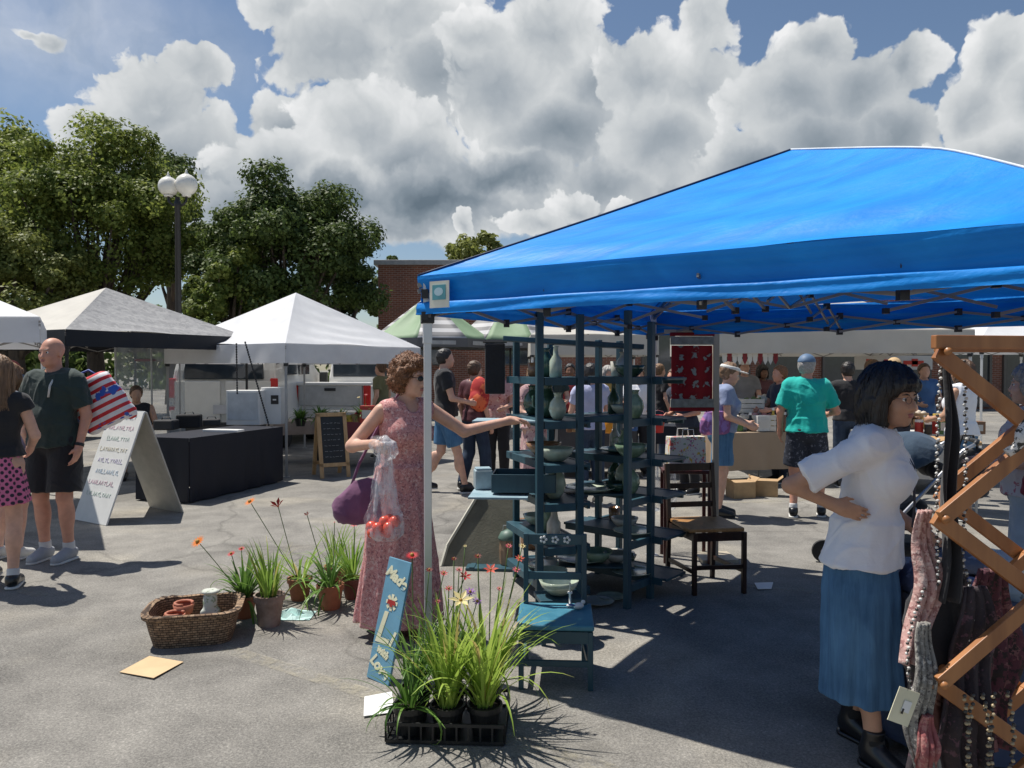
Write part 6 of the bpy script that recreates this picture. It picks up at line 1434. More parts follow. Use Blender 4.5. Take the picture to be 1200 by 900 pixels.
# pottery
def glaze(name, c, c2): 
    m = M('glaze_'+name, c, rough=.18, var=.2, scale=9, col2=c2, spec=.6, coat=.4); return m
GL = dict(sage=glaze('sage', (.16,.27,.17), (.40,.52,.36)), pale=glaze('pale', (.42,.52,.38), (.62,.68,.55)), deep=glaze('deep', (.02,.06,.04), (.08,.15,.10)), cream=glaze('cream', (.50,.48,.40), (.66,.64,.58)), rust=glaze('rust', (.24,.10,.04), (.40,.22,.10)), teal=glaze('teal', (.10,.25,.24), (.25,.42,.38)))
WORDS = dict(sage='sage green', pale='pale green', deep='dark green', cream='cream', rust='rust brown', teal='teal')
PROF = dict(plate=[(.02,0),(.07,.004),(.125,.022),(.130,.027),(.12,.022),(.06,.011),(.0,.010)], bowl=[(.03,0),(.05,.006),(.085,.04),(.10,.075),(.094,.075),(.078,.04),(.03,.014),(0,.012)],
    vase=[(.035,0),(.055,.03),(.072,.08),(.062,.135),(.03,.175),(.028,.195),(.038,.215),(.032,.215),(.02,.19),(0,.17)], cup=[(.028,0),(.036,.01),(.04,.085),(.036,.085),(.03,.014),(0,.012)],
    jug=[(.05,0),(.085,.05),(.098,.12),(.088,.19),(.05,.235),(.047,.27),(.058,.29),(.05,.29),(.038,.26),(0,.22)], bottle=[(.035,0),(.042,.01),(.042,.11),(.018,.15),(.015,.20),(.02,.21),(.012,.21),(0,.19)])
def pot(kind, gl, x, y, z, lab, s=1.0, rz=0, handle=False, stack=1, cat=None):
    m = GL[gl]; name = {'plate':'plate','bowl':'bowl','vase':'vase','cup':'cup','jug':'jug','bottle':'bottle'}[kind]
    if kind in ('jug',) or handle:
        t = thing(name, lab, cat or name, (x, y, z), rz); mb = MB(); mb.lathe([(r_*s, h*s) for r_, h in PROF[kind]], n=22); mb.build('body', m, t, smooth=True)
        mx = max(q[0] for q in PROF[kind])*s; hh = PROF[kind][-2][1]*s
        mb = MB(); mb.tube([(mx*.85,0,hh*.8),(mx*1.5,0,hh*.72),(mx*1.5,0,hh*.4),(mx*.92,0,hh*.3)], .009*s, 7); mb.build('handle', m, t, smooth=True); return t
    mb = MB(); s = s*1.12; mb.lathe([(r_*s, h*s) for r_, h in PROF[kind]], n=22); o = mb.build(name, m, smooth=True); o.location = (x, y, z); o.rotation_euler = (0,0,rz); return tag(o, lab, cat or name)
LV = {0:'lowest shelf', 1:'second lowest shelf', 2:'third shelf from the ground', 3:'middle shelf', 4:'shelf at hand height', 5:'topmost shelf'}
def place(unit, uname, items):
    t, ctr, ux, uy, Lx, Ly = unit
    for (lv, u_, v_, kind, gl, s, h_) in items:
        p = ctr+ux*(u_*Lx/2)+uy*(v_*Ly/2); where = 'front' if v_ < -.3 else ('back' if v_ > .3 else 'middle'); pot(kind, gl, p[0], p[1], ZS[lv]+.010, f"{WORDS[gl]} {kind}, {where} of the {LV[lv]}, {uname} unit", s, rg.uniform(0,6), h_)
place(A, 'left blue', [(0,-.1,-.55,'bowl','pale',1.0,0),(0,.2,.2,'plate','sage',.95,0),(1,0,-.6,'bottle','cream',1.0,0),(1,.2,.1,'vase','sage',.95,0),(2,.1,-.5,'vase','pale',1.0,0),(2,-.1,.2,'vase','teal',.8,0),
    (3,.15,-.55,'bowl','pale',1.1,0),(3,0,.15,'bowl','rust',1.15,0),(4,.0,-.1,'jug','deep',.80,1),(4,-.3,.6,'vase','deep',.9,0),(5,0,.0,'vase','deep',.85,0),(5,-.2,.65,'cup','rust',1.1,0)])
place(A, 'left blue', [(0,.2,-.1,'cup','cream',1.1,0),(1,-.1,.6,'bowl','pale',.9,0),(2,.2,-.1,'bowl','cream',.8,0),(2,0,.65,'cup','pale',1.1,0),(3,.1,.6,'vase','cream',.7,0),(4,.2,-.6,'vase','pale',.75,0),(5,.1,-.6,'bottle','pale',.9,0),(1,.25,-.3,'cup','teal',1,0)])
place(B_, 'right blue', [(1,.1,-.6,'plate','pale',1,0),(2,.15,0,'vase','pale',.9,0),(3,.1,-.05,'jug','sage',.6,1),(3,.1,.65,'bottle','cream',.9,0),(4,.1,.0,'bowl','pale',.9,0),(5,0,0,'vase','cream',.75,0),(0,-.2,-.3,'cup','cream',1,0),(4,.1,-.65,'vase','sage',.8,0),(0,0,-.6,'plate','pale',1.0,0),(0,0,.0,'bowl','deep',.9,0),(0,.1,.55,'plate','cream',1.0,0),(1,.0,-.1,'bowl','cream',.9,0),(1,0,.6,'cup','rust',1.0,0),(2,0,-.5,'vase','sage',.8,0),(2,-.1,.45,'vase','deep',.8,0),
    (3,0,-.5,'bowl','sage',1.1,0),(3,0,.2,'plate','teal',1.1,0),(4,.1,-.3,'cup','rust',1.0,0),(4,-.2,.5,'bottle','deep',1.0,0),(5,.0,-.4,'bowl','deep',1.0,0),(5,0,.4,'cup','cream',1.2,0)])
# wide plates resting between the units
tray('long blue board spanning between the two shelf units at waist height', 655, 742, 5.45, .70, .22, BWOOD, rim=False, name='board')
tray('low blue board spanning between the two shelf units near the ground', 655, 742, 5.45, .20, .30, BWOOD, rim=False, name='board')
for i, (px, z, k, gl, s, lab) in enumerate(((692,.71,'plate','pale',1.25,'large pale green plate on the waist high board between the shelf units'),(722,.71,'bowl','deep',.8,'small dark green bowl on the waist high board between the shelf units'),
    (680,.21,'plate','pale',1.2,'large pale green plate on the low board between the shelf units'),(700,.21,'bowl','sage',1.0,'sage green bowl on the low board between the shelf units'),(722,.21,'bowl','cream',.8,'cream bowl on the low board between the shelf units'))):
    pot(k, gl, Q(px, 600, 5.42)[0], 5.42, z, lab, s, i)
x, y, _ = G(700, 708); pot('plate','cream', x, y, .006, 'cream plate on the ground at the foot of the shelf units', .8); x, y, _ = G(716, 702); pot('plate','pale', x, y, .006, 'pale plate lying on the ground just right of the cream plate', .7)
x, y, _ = G(656, 690); pot('bowl','pale', x, y-.1, .30, 'pale green bowl behind the backrest of the blue chair', 1.1) if False else None

# ================================================================ blue child-size chair
def kchair(lab, fl, fr_, bl, br_, seat_z, back_z, wood, seatm, th=.032, decor=None, slats=2, name='chair', seatover=.02, aproned=True, backtilt=.0):
    fl, fr_, bl, br_ = [V(q[0], q[1], 0) for q in (fl, fr_, bl, br_)]; ctr = (fl+fr_+bl+br_)/4; ux = nrm(fr_-fl); rz = math.atan2(ux[1], ux[0]); t = thing(name, lab, 'chair', (*ctr[:2], 0), rz)
    bk = nrm((bl+br_)-(fl+fr_))
    for p in (fl, fr_): mb = MB(); mb.bar(p, p+V(0,0,seat_z-.02), th, th, up=tuple(bk)); mb.build('leg', wood, t, w=True, bevel=.003)
    for p in (bl, br_): mb = MB(); mb.bar(p+bk*.02, p+V(0,0,seat_z), th, th, up=tuple(bk)); mb.bar(p+V(0,0,seat_z), p+bk*backtilt+V(0,0,back_z), th, th, up=tuple(bk)); mb.build('leg', wood, t, w=True, bevel=.003)
    W = np.linalg.norm(fr_-fl); Dp = np.linalg.norm((bl+br_-fl-fr_)/2)
    mb = MB(); mb.box((*ctr[:2], seat_z), (W+seatover*2, Dp+seatover*2, .028), rz); mb.build('seat', seatm, t, w=True, bevel=.008)
    if aproned:
        mb = MB()
        for a, b in ((fl,fr_),(bl,br_),(fl,bl),(fr_,br_)): mb.bar(a+V(0,0,seat_z-.05), b+V(0,0,seat_z-.05), .018, .06)
        mb.build('apron', wood, t, w=True, bevel=.002)
    mb = MB(); 
    for a, b, z in ((fl,fr_,.42),(fl,bl,.35),(fr_,br_,.35)): mb.bar(a+V(0,0,seat_z*z), b+V(0,0,seat_z*z), .018, .03)
    mb.build('stretcher', wood, t, w=True, bevel=.002)
    for k in range(slats):
        f = (k+1)/slats; z = seat_z+(back_z-seat_z)*f-.03; off = bk*backtilt*f; mb = MB(); mb.bar(bl+off+V(0,0,z), br_+off+V(0,0,z), .016, .055 if k == slats-1 else .04); o = mb.build('back_rail', wood, t, w=True, bevel=.003)
        if decor and k == slats-1:
            for q in (.3, .5, .7):
                c = bl*(1-q)+br_*q+off+V(0,0,z)-bk*.012; m_ = MB()
                for a in range(5): m_.sphere(c+ux*.014*math.cos(a*1.257)+V(0,0,.014*math.sin(a*1.257)), (.008,.004,.008), 8, 5)
                m_.build('flower_motif', decor, o, w=True, smooth=True)
    return t
b0 = V(*G(633,781)); 
fl, frr = V(.045,3.76,0), V(.385,3.74,0)
kchair('small blue painted chair with three white flowers on its back rail', fl, frr, fl+V(.03,.33,0), frr+V(.0,.33,0), .31, .70, BWOOD, BTOP, th=.026, decor=WHITEP, slats=2)
x, y, z = Q(678, 714, 3.98); o = thing('ornament', 'small white and blue bird ornament on the seat of the blue chair', 'ornament', (x, y, .326), R(20)); mb = MB(); mb.sphere((0,0,.018), (.03,.018,.017), 12, 8); mb.sphere((.026,0,.035), (.012,.011,.011), 10, 7); mb.build('body', WHITEP, o, smooth=True); mb = MB(); mb.bar((-.02,0,.022),(-.055,0,.03), .018, .005); mb.build('tail', M('tail_blue', (.05,.12,.35)), o)
x, y, z = Q(668, 706, 4.04); o = thing('candlestick', 'thin white candlestick on the back of the blue chair seat', 'candlestick', (x, y, .326)); mb = MB(); mb.lathe([(.022,0),(.02,.006),(.006,.012),(.006,.06),(.014,.066),(.012,.075)], n=14); mb.build('stem', WHITEP, o, smooth=True)
mb = MB(); mb.lathe([(.0055,.075),(.005,.12),(.001,.123)], n=8); mb.build('candle', M('wax', (.6,.55,.45)), o, smooth=True)
x, y, _ = Q(652, 695, 4.5); pot('bowl', 'pale', x, 4.55, .30, 'x', 1.3) if False else None
x, y, _ = Q(655, 693, 4.45); bk = thing('stool', 'low dark stool behind the blue chair holding a pale green bowl', 'stool', (x, y, 0), R(10))
mb = MB(); mb.box((0,0,.25), (.26,.2,.025)); mb.build('top', BWOOD, bk, bevel=.004)
for q in (-1,1):
    for r_ in (-1,1): mb = MB(); mb.box((q*.11,r_*.08,.12), (.025,.025,.24)); mb.build('leg', BWOOD, bk)
pot('bowl', 'pale', x, y, .264, 'pale green bowl on the low stool behind the blue chair', 1.05)
# brown wooden chair
DWOOD = M_wood('dark_brown_wood', (.018,.009,.007), (.05,.022,.015), rough=.3); SEATO = M_wood('orange_seat_wood', (.30,.14,.05), (.48,.26,.10), rough=.4)
kchair('dark brown wooden chair with a worn orange-brown seat, right of the shelf units', (1.27,5.32), (1.63,5.37), (1.17,5.70), (1.52,5.76), .455, .87, DWOOD, SEATO, th=.030, slats=3, backtilt=.04)
# maroon side table behind and things on it
x, y, _ = Q(803, 548, 6.35); sdt = thing('side_table', 'dark maroon side table behind the brown chair holding the floral bag', 'side table', (x, y, 0), R(-6)); MRW = M_wood('maroon_wood', (.05,.012,.012), (.10,.025,.022), rough=.3)
mb = MB(); mb.box((0,0,.745), (.40,.36,.03)); mb.build('tabletop', MRW, sdt, bevel=.005)
for q in (-1, 1):
    for r_ in (-1, 1): mb = MB(); mb.box((q*.175,r_*.155,.365), (.028,.028,.73)); mb.build('leg', MRW, sdt)
fbag = thing('gift_bag', 'white floral paper gift bag with yellow and red flowers on the maroon side table', 'paper bag', (x, y, .76), R(8))
mb = MB(); mb.prism([(-.16,0),(.16,0),(.15,.26),(-.15,.26)], -.06, .06); mb.build('body', M_spots('floral_paper', (.68,.66,.60), [(.65,.12,.10),(.70,.50,.08),(.20,.35,.15),(.45,.15,.30)], scale=13, thr=.40, bump=.05), fbag, bevel=.004)
for q in (-.062, .062): mb = MB(); mb.tube([(-.05,q,.25),(-.045,q,.32),(.045,q,.32),(.05,q,.25)], .004, 6); mb.build('handle', WHITEP, fbag)
x, y, _ = Q(787, 510, 8.9); o = thing('bucket', 'bright red plastic bucket on the black table behind the quilt', 'bucket', (Q(788,500,9.0)[0], 9.9, .755)); mb = MB(); mb.lathe([(.07,0),(.095,.22),(.10,.225),(.09,.21),(.065,.01)], n=20); mb.build('body', M('bucket_red', (.60,.02,.02), rough=.3), o, smooth=True); mb = MB(); mb.tube([(-.098,0,.215),(-.07,0,.27),(0,0,.29),(.07,0,.27),(.098,0,.215)], .004, 6); mb.build('handle', STEEL, o)
x = Q(716, 520, 10.0)[0]; o = thing('water_jug', 'orange-yellow drink cooler on the dark table behind the right shelf unit', 'drink cooler', (x, 9.95, .745)); mb = MB(); mb.lathe([(.10,0),(.11,.02),(.115,.22),(.09,.26)], n=22); mb.build('body', M('cooler_orange', (.75,.30,.02), rough=.35), o, smooth=True)
mb = MB(); mb.lathe([(.092,.26),(.10,.29),(.06,.31),(.0,.31)], n=22); mb.build('lid', M('cooler_lid', (.65,.45,.03), rough=.35), o, smooth=True); mb = MB(); mb.tube([(0,-.112,.05),(0,-.14,.045)], .012, 8); mb.build('tap', WHITEP, o)
# white shopping bag on the ground by the shelves
x, y, _ = G(783, 566); softbag('plastic_bag', 'pale white plastic bag hanging at the left edge of the maroon table', 'plastic bag', (Q(778,520,6.6)[0], 6.6, .78), 0, .24, .14, .42, PB, taper=.7)
# leaning grey board, lantern, wicker box
x0, y0, _ = G(556, 668); lb_ = thing('leaning_board', 'large grey-olive board leaning beneath the pale blue board left of the shelves', 'board', (*G(558,664)[:2], 0), R(-6))
mb = MB(); mb.prism([(-.28,0),(.30,0),(.30,.60),(.02,.62),(-.24,.16)], -.012, .012); mb.v = [(p[0], p[1]+p[2]*.32, p[2]*.95) for p in mb.v]; mb.build('panel', M('board_olive', (.14,.135,.10), rough=.7, var=.3, scale=4, bump=.2), lb_, bevel=.003)
mb = MB(); a_, b2 = V(-.28,-.016,0), V(-.24,.035,.155); mb.bar(a_, b2, .02, .02); mb.bar(b2, V(.02,.18,.60), .02, .02); mb.build('edging', M('edging_cream', (.55,.53,.45)), lb_)
x, y, _ = G(596, 664); ln = thing('lantern', 'small wooden lantern with a green lid standing below the drawer', 'lantern', (x, y-.02, 0)); 
mb = MB(); mb.lathe([(.062,.0),(.07,.01),(.075,.12),(.068,.20)], n=10); mb.build('body', M_wood('lantern_wood', (.18,.11,.07), (.32,.22,.14)), ln)
mb = MB(); mb.lathe([(.08,.20),(.085,.215),(.06,.26),(.02,.28),(.0,.28)], n=16); mb.build('lid', M('lid_green', (.10,.17,.14), rough=.5), ln, smooth=True); mb = MB(); mb.tube([(-.05,0,.25),(-.04,0,.31),(.04,0,.31),(.05,0,.25)], .004, 6); mb.build('handle', STEEL, ln)
WICK = M('wicker', (.17,.09,.045), rough=.8, var=.5, scale=60, bump=.8, bscale=70)
x, y, _ = G(634, 652); o = thing('wicker_box', 'brown wicker box on the ground between the lantern and the left shelf unit', 'basket', (x, y+.35, 0), R(5)); mb = MB(); mb.box((0,0,.11), (.32,.24,.22)); mb.build('body', WICK, o, bevel=.01); mb = MB(); mb.box((0,0,.228), (.34,.26,.016)); mb.build('lid', WICK, o, bevel=.004)
x, y, _ = G(585, 672); o = thing('plinth', 'low blue painted plinth on the ground under the lantern corner', 'plinth', (x-.02, y+.02, 0), R(-5))
mb = MB(); mb.box((0,.18,.012), (.5,.3,.024)); mb.build('slab', BWOOD, o, bevel=.004)
for q in (-1, 1): mb = MB(); mb.box((q*.2,.18,.027), (.04,.3,.006)); mb.build('batten', BWOOD, o)
ln.location.z = .024; 
# quilt + its stand
x, y, _ = Q(811, 430, 6.32); ql = thing('quilt', 'red and white patchwork quilt hanging from a stand at the back of the blue canopy', 'quilt', (x, y, 0), R(3))
def quiltm():
    m, nt, b = newmat('quilt'); L = nt.links.new; tc = N(nt, 'ShaderNodeTexCoord'); mp = N(nt, 'ShaderNodeMapping'); mp.inputs['Scale'].default_value = (1, 0, 1); L(tc.outputs['Object'], mp.inputs[0])
    v = N(nt, 'ShaderNodeTexVoronoi', i_Scale=9.0, i_Randomness=.25, distance='CHEBYCHEV'); L(mp.outputs[0], v.inputs['Vector']); nz = N(nt, 'ShaderNodeTexNoise', i_Scale=28, i_Detail=3.0); L(mp.outputs[0], nz.inputs['Vector'])
    ad = N(nt, 'ShaderNodeMath', operation='ADD'); L(v.outputs['Distance'], ad.inputs[0]); L(nz.outputs[0], ad.inputs[1])
    rp = ramp(nt, [(.64, (.33,.36,.32)), (.70, (.22,.008,.012)), (.95, (.30,.01,.015))]); L(ad.outputs[0], rp.inputs[0]); L(rp.outputs[0], b.inputs['Base Color']); b.inputs['Roughness'].default_value = .9; return m
mb = MB(); mb.grid(lambda s, t: ((s-.5)*.34, .012*math.sin(s*9), 1.33+.44*t), 16, 12); mb.build('quilt_centre', quiltm(), ql, solid=.012)
QB = M('quilt_border', (.30,.30,.26), rough=.9, var=.3, scale=20); QR = M('quilt_red', (.26,.01,.015), rough=.9)
for z_ in (1.81, 1.295): mb = MB(); mb.box((0,0,z_), (.36,.02,.07)); mb.build('border', QB, ql, bevel=.004)
for z_ in (1.862, 1.245): mb = MB(); mb.box((0,0,z_), (.37,.022,.03)); mb.build('binding', QR, ql, bevel=.004)
x, y, _ = Q(839, 430, 6.34); o = thing('display_stand', 'beige wooden post standing right beside the red quilt', 'stand', (x, y, 0), R(3)); mb = MB(); mb.box((0,0,.94), (.05,.03,1.88)); mb.build('post', M_wood('beige_wood', (.38,.33,.25), (.50,.44,.35)), o, bevel=.003)
mb = MB(); mb.box((-.2,.0,1.885), (.46,.03,.03)); mb.build('arm', M_wood('beige_wood', (1,1,1), (1,1,1)), o); mb = MB(); mb.box((0,0,.015), (.3,.3,.03)); mb.build('foot', M_wood('beige_wood', (1,1,1), (1,1,1)), o)

# ================================================================ plants
TERRA = M('terracotta', (.28,.10,.05), rough=.8, var=.25, scale=9, bump=.2); TERRAG = M('terracotta_weathered', (.24,.15,.11), rough=.85, var=.4, scale=7, bump=.3, col2=(.36,.28,.24)); SOIL = M('soil', (.03,.022,.016), rough=1, bump=1, bscale=40); POTB = M('pot_black_plastic', (.014,.015,.015), rough=.4, var=.3)
PL1 = M_leaf('blade_green', (.12,.24,.035), (.32,.46,.09), .4, .4, 5, dry=(.48,.38,.14)); PL2 = M_leaf('blade_dark', (.06,.14,.025), (.17,.30,.06), .3, .4, 5); STEM = M('stem_green', (.09,.15,.04), rough=.5)
def potted(lab, x, y, r_, h, potm, leaf, nb, L_, w_, lean, droop, flowers=(), grp=None, seed=0, name='potted_plant', z=0, side=None, catt='potted plant', sparse=False):
    g = np.random.default_rng(seed+100); t = thing(name, lab, catt, (x, y, z), 0, grp)
    mb = MB(); mb.lathe([(r_*.72,0),(r_*.97,h*.80),(r_*1.06,h*.80),(r_*1.08,h),(r_*.95,h),(r_*.90,h*.86),(.001,h*.86)], n=24); mb.build('pot', potm, t, smooth=False)
    mb = MB(); mb.lathe([(r_*.90,h*.86),(r_*.5,h*.92),(.001,h*.93)], n=14); mb.build('soil', SOIL, t)
    mb = MB()
    for k in range(nb):
        a = g.uniform(0, 2*math.pi); rr = r_*.5*g.uniform(0,1)**.5; le = abs(g.normal(lean, lean*.5)); l_ = L_*g.uniform(.55,1.1)
        mb.blade((rr*math.cos(a), rr*math.sin(a), h*.88), a+g.normal(0,.5)+(0), l_, w_*g.uniform(.7,1.3), lean=le*(1 if k % 4 else 2.1), droop=droop*g.uniform(.4,1.6)*(1 if k % 4 else 1.9), n=9)
    mb.build('foliage', leaf, t, smooth=True)
    for (dx, dy, z1, kind, fm, s) in flowers:
        s = s*(1.25 if kind != 'small' else 1.7)
        mb = MB(); b = V(r_*.2*np.sign(dx), 0, h*.9); e = V(dx, dy, z1); md = (b+e)/2+V(dx*.06, 0, .04); pts = [b*(1-q)**2+md*2*q*(1-q)+e*q*q for q in np.linspace(0,1,8)]
        mb.tube(pts, .0026, 6); st_ = mb.build('flower_stem', STEM, t, smooth=True)
        f = MB(); d = nrm(pts[-1]-pts[-2]); d = nrm(d+V(0,-.6,.3)); ux = nrm(np.cross(d, (0,0,1))); uy = np.cross(ux, d)
        npet = {'gerbera':16,'lily':6,'tulip':5,'small':8}[kind]; 
        for p_ in range(npet):
            a = 2*math.pi*p_/npet; o_ = ux*math.cos(a)+uy*math.sin(a); sd_ = np.cross(d, o_); L0 = s*(1 if kind != 'small' else .6); ww = {'gerbera':.22,'lily':.42,'tulip':.5,'small':.3}[kind]*L0; rise = {'gerbera':.15,'lily':.55,'tulip':1.4,'small':.3}[kind]
            c = e; f.add([c, c+o_*L0*.5+sd_*ww*.5+d*rise*L0*.4, c+o_*L0+d*rise*L0*(.6 if kind != 'lily' else .5), c+o_*L0*.5-sd_*ww*.5+d*rise*L0*.4], [(0,1,2,3)])
        f.build('flower', fm, st_)
        c_ = MB(); c_.sphere(e+d*.004, s*(.28 if kind == 'gerbera' else .14), 8, 6); c_.build('flower_centre', M('flower_eye', (.35,.20,.03)), st_, smooth=True)
    return t
def petal(n, c): return M_leaf('petal_'+n, tuple(q*.8 for q in c), c, .3, .5, 30)
PO = petal('orange', (.85,.25,.05)); PR = petal('red', (.55,.02,.03)); PDR = petal('dark_red', (.20,.015,.01)); PPK = petal('pink', (.75,.16,.20)); PY = petal('pale_yellow', (.85,.72,.35)); PV = petal('violet', (.38,.16,.55)); PCR = petal('coral', (.75,.15,.10))
def fl_at(px, py, Y, ox, oy): p = Q(px, py, Y); return p[0]-ox, Y-oy, p[2]
def plant(lab, px, pyb, r_, h, potm, leaf, nb, L_, w_, lean, droop, fls=(), **kw):
    x, y, _ = G(px, pyb); y += r_*.9; F = []
    for (fx, fy, kind, fm, s, *dd) in fls: F.append((*fl_at(fx, fy, y+(dd[0] if dd else 0), x, y), kind, fm, s))
    return potted(lab, x, y, r_, h, potm, leaf, nb, L_, w_, lean, droop, F, **kw)
PG = 'terracotta potted plants beside the basket'
plant('weathered grey-brown pot of upright grassy leaves right beside the woven basket', 311, 737, .088, .19, TERRAG, PL1, 60, .38, .014, .22, .5, seed=1, grp=PG)
plant('small terracotta pot of gerberas half hidden between basket and weathered pot', 283, 727, .07, .14, TERRA, PL2, 60, .32, .022, .5, 1.0, [(232,635,'gerbera',PO,.040,-.1),(271,649,'gerbera',PR,.024),(283,643,'gerbera',PR,.020)], seed=2, grp=PG)
plant('terracotta pot with tall orange and dark red blooms on long bare stems', 348, 706, .08, .15, TERRA, PL1, 34, .42, .018, .9, 1.1, [(293,588,'gerbera',PO,.036),(326,594,'tulip',PDR,.042),(300,690,'small',PO,.01)][:2], seed=3, grp=PG)
plant('terracotta pot with a single small red bud, nearest the pink dress woman', 384, 717, .085, .16, TERRA, PL2, 44, .34, .016, .6, 1.2, [(360,604,'tulip',PDR,.018),(392,612,'small',PPK,.008)], seed=4, grp=PG)
plant('terracotta pot with grassy leaves at the back of the pot cluster', 391, 688, .08, .14, TERRA, PL1, 30, .42, .012, .25, .5, seed=5, grp=PG)
plant('dark red pot with a pink flower half hidden behind the pink dress', 411, 704, .07, .14, M('pot_dark_red', (.16,.05,.035), rough=.7), PL1, 50, .36, .014, .35, .6, [(415,615,'small',PPK,.035)], seed=6, grp=PG)
x, y, _ = G(345, 722); o = thing('paper_bag', 'crumpled pale turquoise paper lying between the terracotta pots', 'paper', (x, y, 0)); gg = np.random.default_rng(3); hgt = gg.uniform(0,.06,(9,9)); mb = MB(); mb.grid(lambda s, t: ((s-.5)*.24, (t-.5)*.18, .004+hgt[int(s*8), int(t*8)]*math.sin(math.pi*s)*math.sin(math.pi*t)), 8, 8); mb.build('sheet', M('paper_turq', (.42,.62,.60), rough=.6), o, solid=.002)
# woven trough basket
bx0, by0, _ = G(226, 776); BK, nt_, b_ = newmat('rough_weave'); Lk = nt_.links.new
tc_ = N(nt_, 'ShaderNodeTexCoord'); sp_ = N(nt_, 'ShaderNodeSeparateXYZ'); Lk(tc_.outputs['Object'], sp_.inputs[0])
at_ = N(nt_, 'ShaderNodeMath', operation='ARCTAN2'); Lk(sp_.outputs[0], at_.inputs[0]); Lk(sp_.outputs[1], at_.inputs[1]); mu_ = N(nt_, 'ShaderNodeMath', operation='MULTIPLY', i_1=.30); Lk(at_.outputs[0], mu_.inputs[0])
cx_ = N(nt_, 'ShaderNodeCombineXYZ'); Lk(mu_.outputs[0], cx_.inputs[0]); Lk(sp_.outputs[2], cx_.inputs[1])
bk_ = N(nt_, 'ShaderNodeTexBrick', i_Scale=1.0); bk_.inputs['Brick Width'].default_value = .036; bk_.inputs['Row Height'].default_value = .014; bk_.inputs['Mortar Size'].default_value = .0022; bk_.inputs['Color1'].default_value = (.30,.21,.14,1); bk_.inputs['Color2'].default_value = (.17,.11,.07,1); bk_.inputs['Mortar'].default_value = (.05,.032,.022,1); Lk(cx_.outputs[0], bk_.inputs['Vector'])
nz_ = N(nt_, 'ShaderNodeTexNoise', i_Scale=40, i_Detail=5.0); Lk(tc_.outputs['Object'], nz_.inputs['Vector']); rp2 = ramp(nt_, [(.35, (.7,.7,.7)), (.65, (1.5,1.45,1.35))]); Lk(nz_.outputs[0], rp2.inputs[0])
mx_ = N(nt_, 'ShaderNodeMix', data_type='RGBA', blend_type='MULTIPLY'); mx_.inputs[0].default_value = 1; Lk(bk_.outputs[0], mx_.inputs[6]); Lk(rp2.outputs[0], mx_.inputs[7]); Lk(mx_.outputs[2], b_.inputs['Base Color']); b_.inputs['Roughness'].default_value = .9
bu_ = N(nt_, 'ShaderNodeBump', i_Strength=.9, i_Distance=.008); bu_.invert = True; Lk(bk_.outputs[1], bu_.inputs['Height']); Lk(bu_.outputs[0], b_.inputs['Normal'])
bc = V(*G(210, 762)[:2], 0)+V(.0,.22,0); bas = thing('trough_basket', 'rough brown woven trough basket holding a white figurine and pieces of terracotta', 'basket', (bc[0], bc[1], 0), R(14))
mb = MB(); n = 40
def rr_pt(a, w_, d_): 
    c, s = math.cos(a), math.sin(a); e = .42; return (w_*math.copysign(abs(c)**e, c), d_*math.copysign(abs(s)**e, s))
prof = [(.82,0),(.90,.08),(.97,.165),(1.04,.17),(1.05,.19),(.97,.195),(.90,.19),(.86,.10),(.80,.04)]; vs = []
for k_, z in prof:
    for i in range(n):
        a = 2*math.pi*i/n; p = rr_pt(a, .26*k_, .215*k_); j_ = .006*math.sin(i*2.9+z*90)+.004*math.sin(i*7.1+z*50); vs.append((p[0]*(1+j_), p[1]*(1+j_), z+j_*.6))
m_ = len(prof); fs = [(i*n+k, i*n+(k+1) % n, (i+1)*n+(k+1) % n, (i+1)*n+k) for i in range(m_-1) for k in range(n)]+[tuple(range(n))[::-1], tuple((m_-1)*n+k for k in range(n))]
mb.add(vs, fs); mb.build('body', BK, bas, smooth=False)
fx, fy, _ = Q(241, 722, by0+.30); fg = thing('figurine', 'mossy white stone figurine standing in the woven trough basket', 'figurine', (bc[0]+.10, bc[1]-.02, .04), R(20))
sdf_mesh('body', [rc((0,0,.03),(0,0,.10),.060,.048,.03), rc((0,0,.10),(0,0,.16),.045,.042,.02), el((0,0,.20),(.036,.036,.04),.02), rc((-.04,-.02,.12),(-.015,-.05,.08),.018,.016,.015), rc((.04,-.02,.12),(.015,-.05,.08),.018,.016,.015), el((0,0,.235),(.05,.05,.012),.01)], .006, M_spots('mossy_stone', (.52,.54,.48), [(.24,.30,.20)], scale=18, thr=.45, bump=.5), fg, disp=curls(.004, 60, 4))
for i, (dx, dy, lab) in enumerate(((-.08,.03,'curved terracotta shard at the back of the woven trough basket'),(-.09,-.07,'orange terracotta piece near the front rim of the woven trough basket'))):
    o = thing('terracotta_piece', lab, 'pot shard', (bc[0]+dx, bc[1]+dy, .075+.03*(1-i)), R(30*i)); mb = MB(); mb.lathe([(.02,0),(.05,.03),(.06,.08),(.052,.08),(.04,.03),(.0,.012)], n=14); mb.build('bowl', M('terra_orange', (.42,.15,.09), rough=.7, var=.3), o, smooth=True); mb = MB(); mb.tube([(.05*math.cos(a), .05*math.sin(a), .085) for a in np.linspace(0,5,10)], .009, 6); mb.build('rim', M('terra_orange'), o, smooth=True)
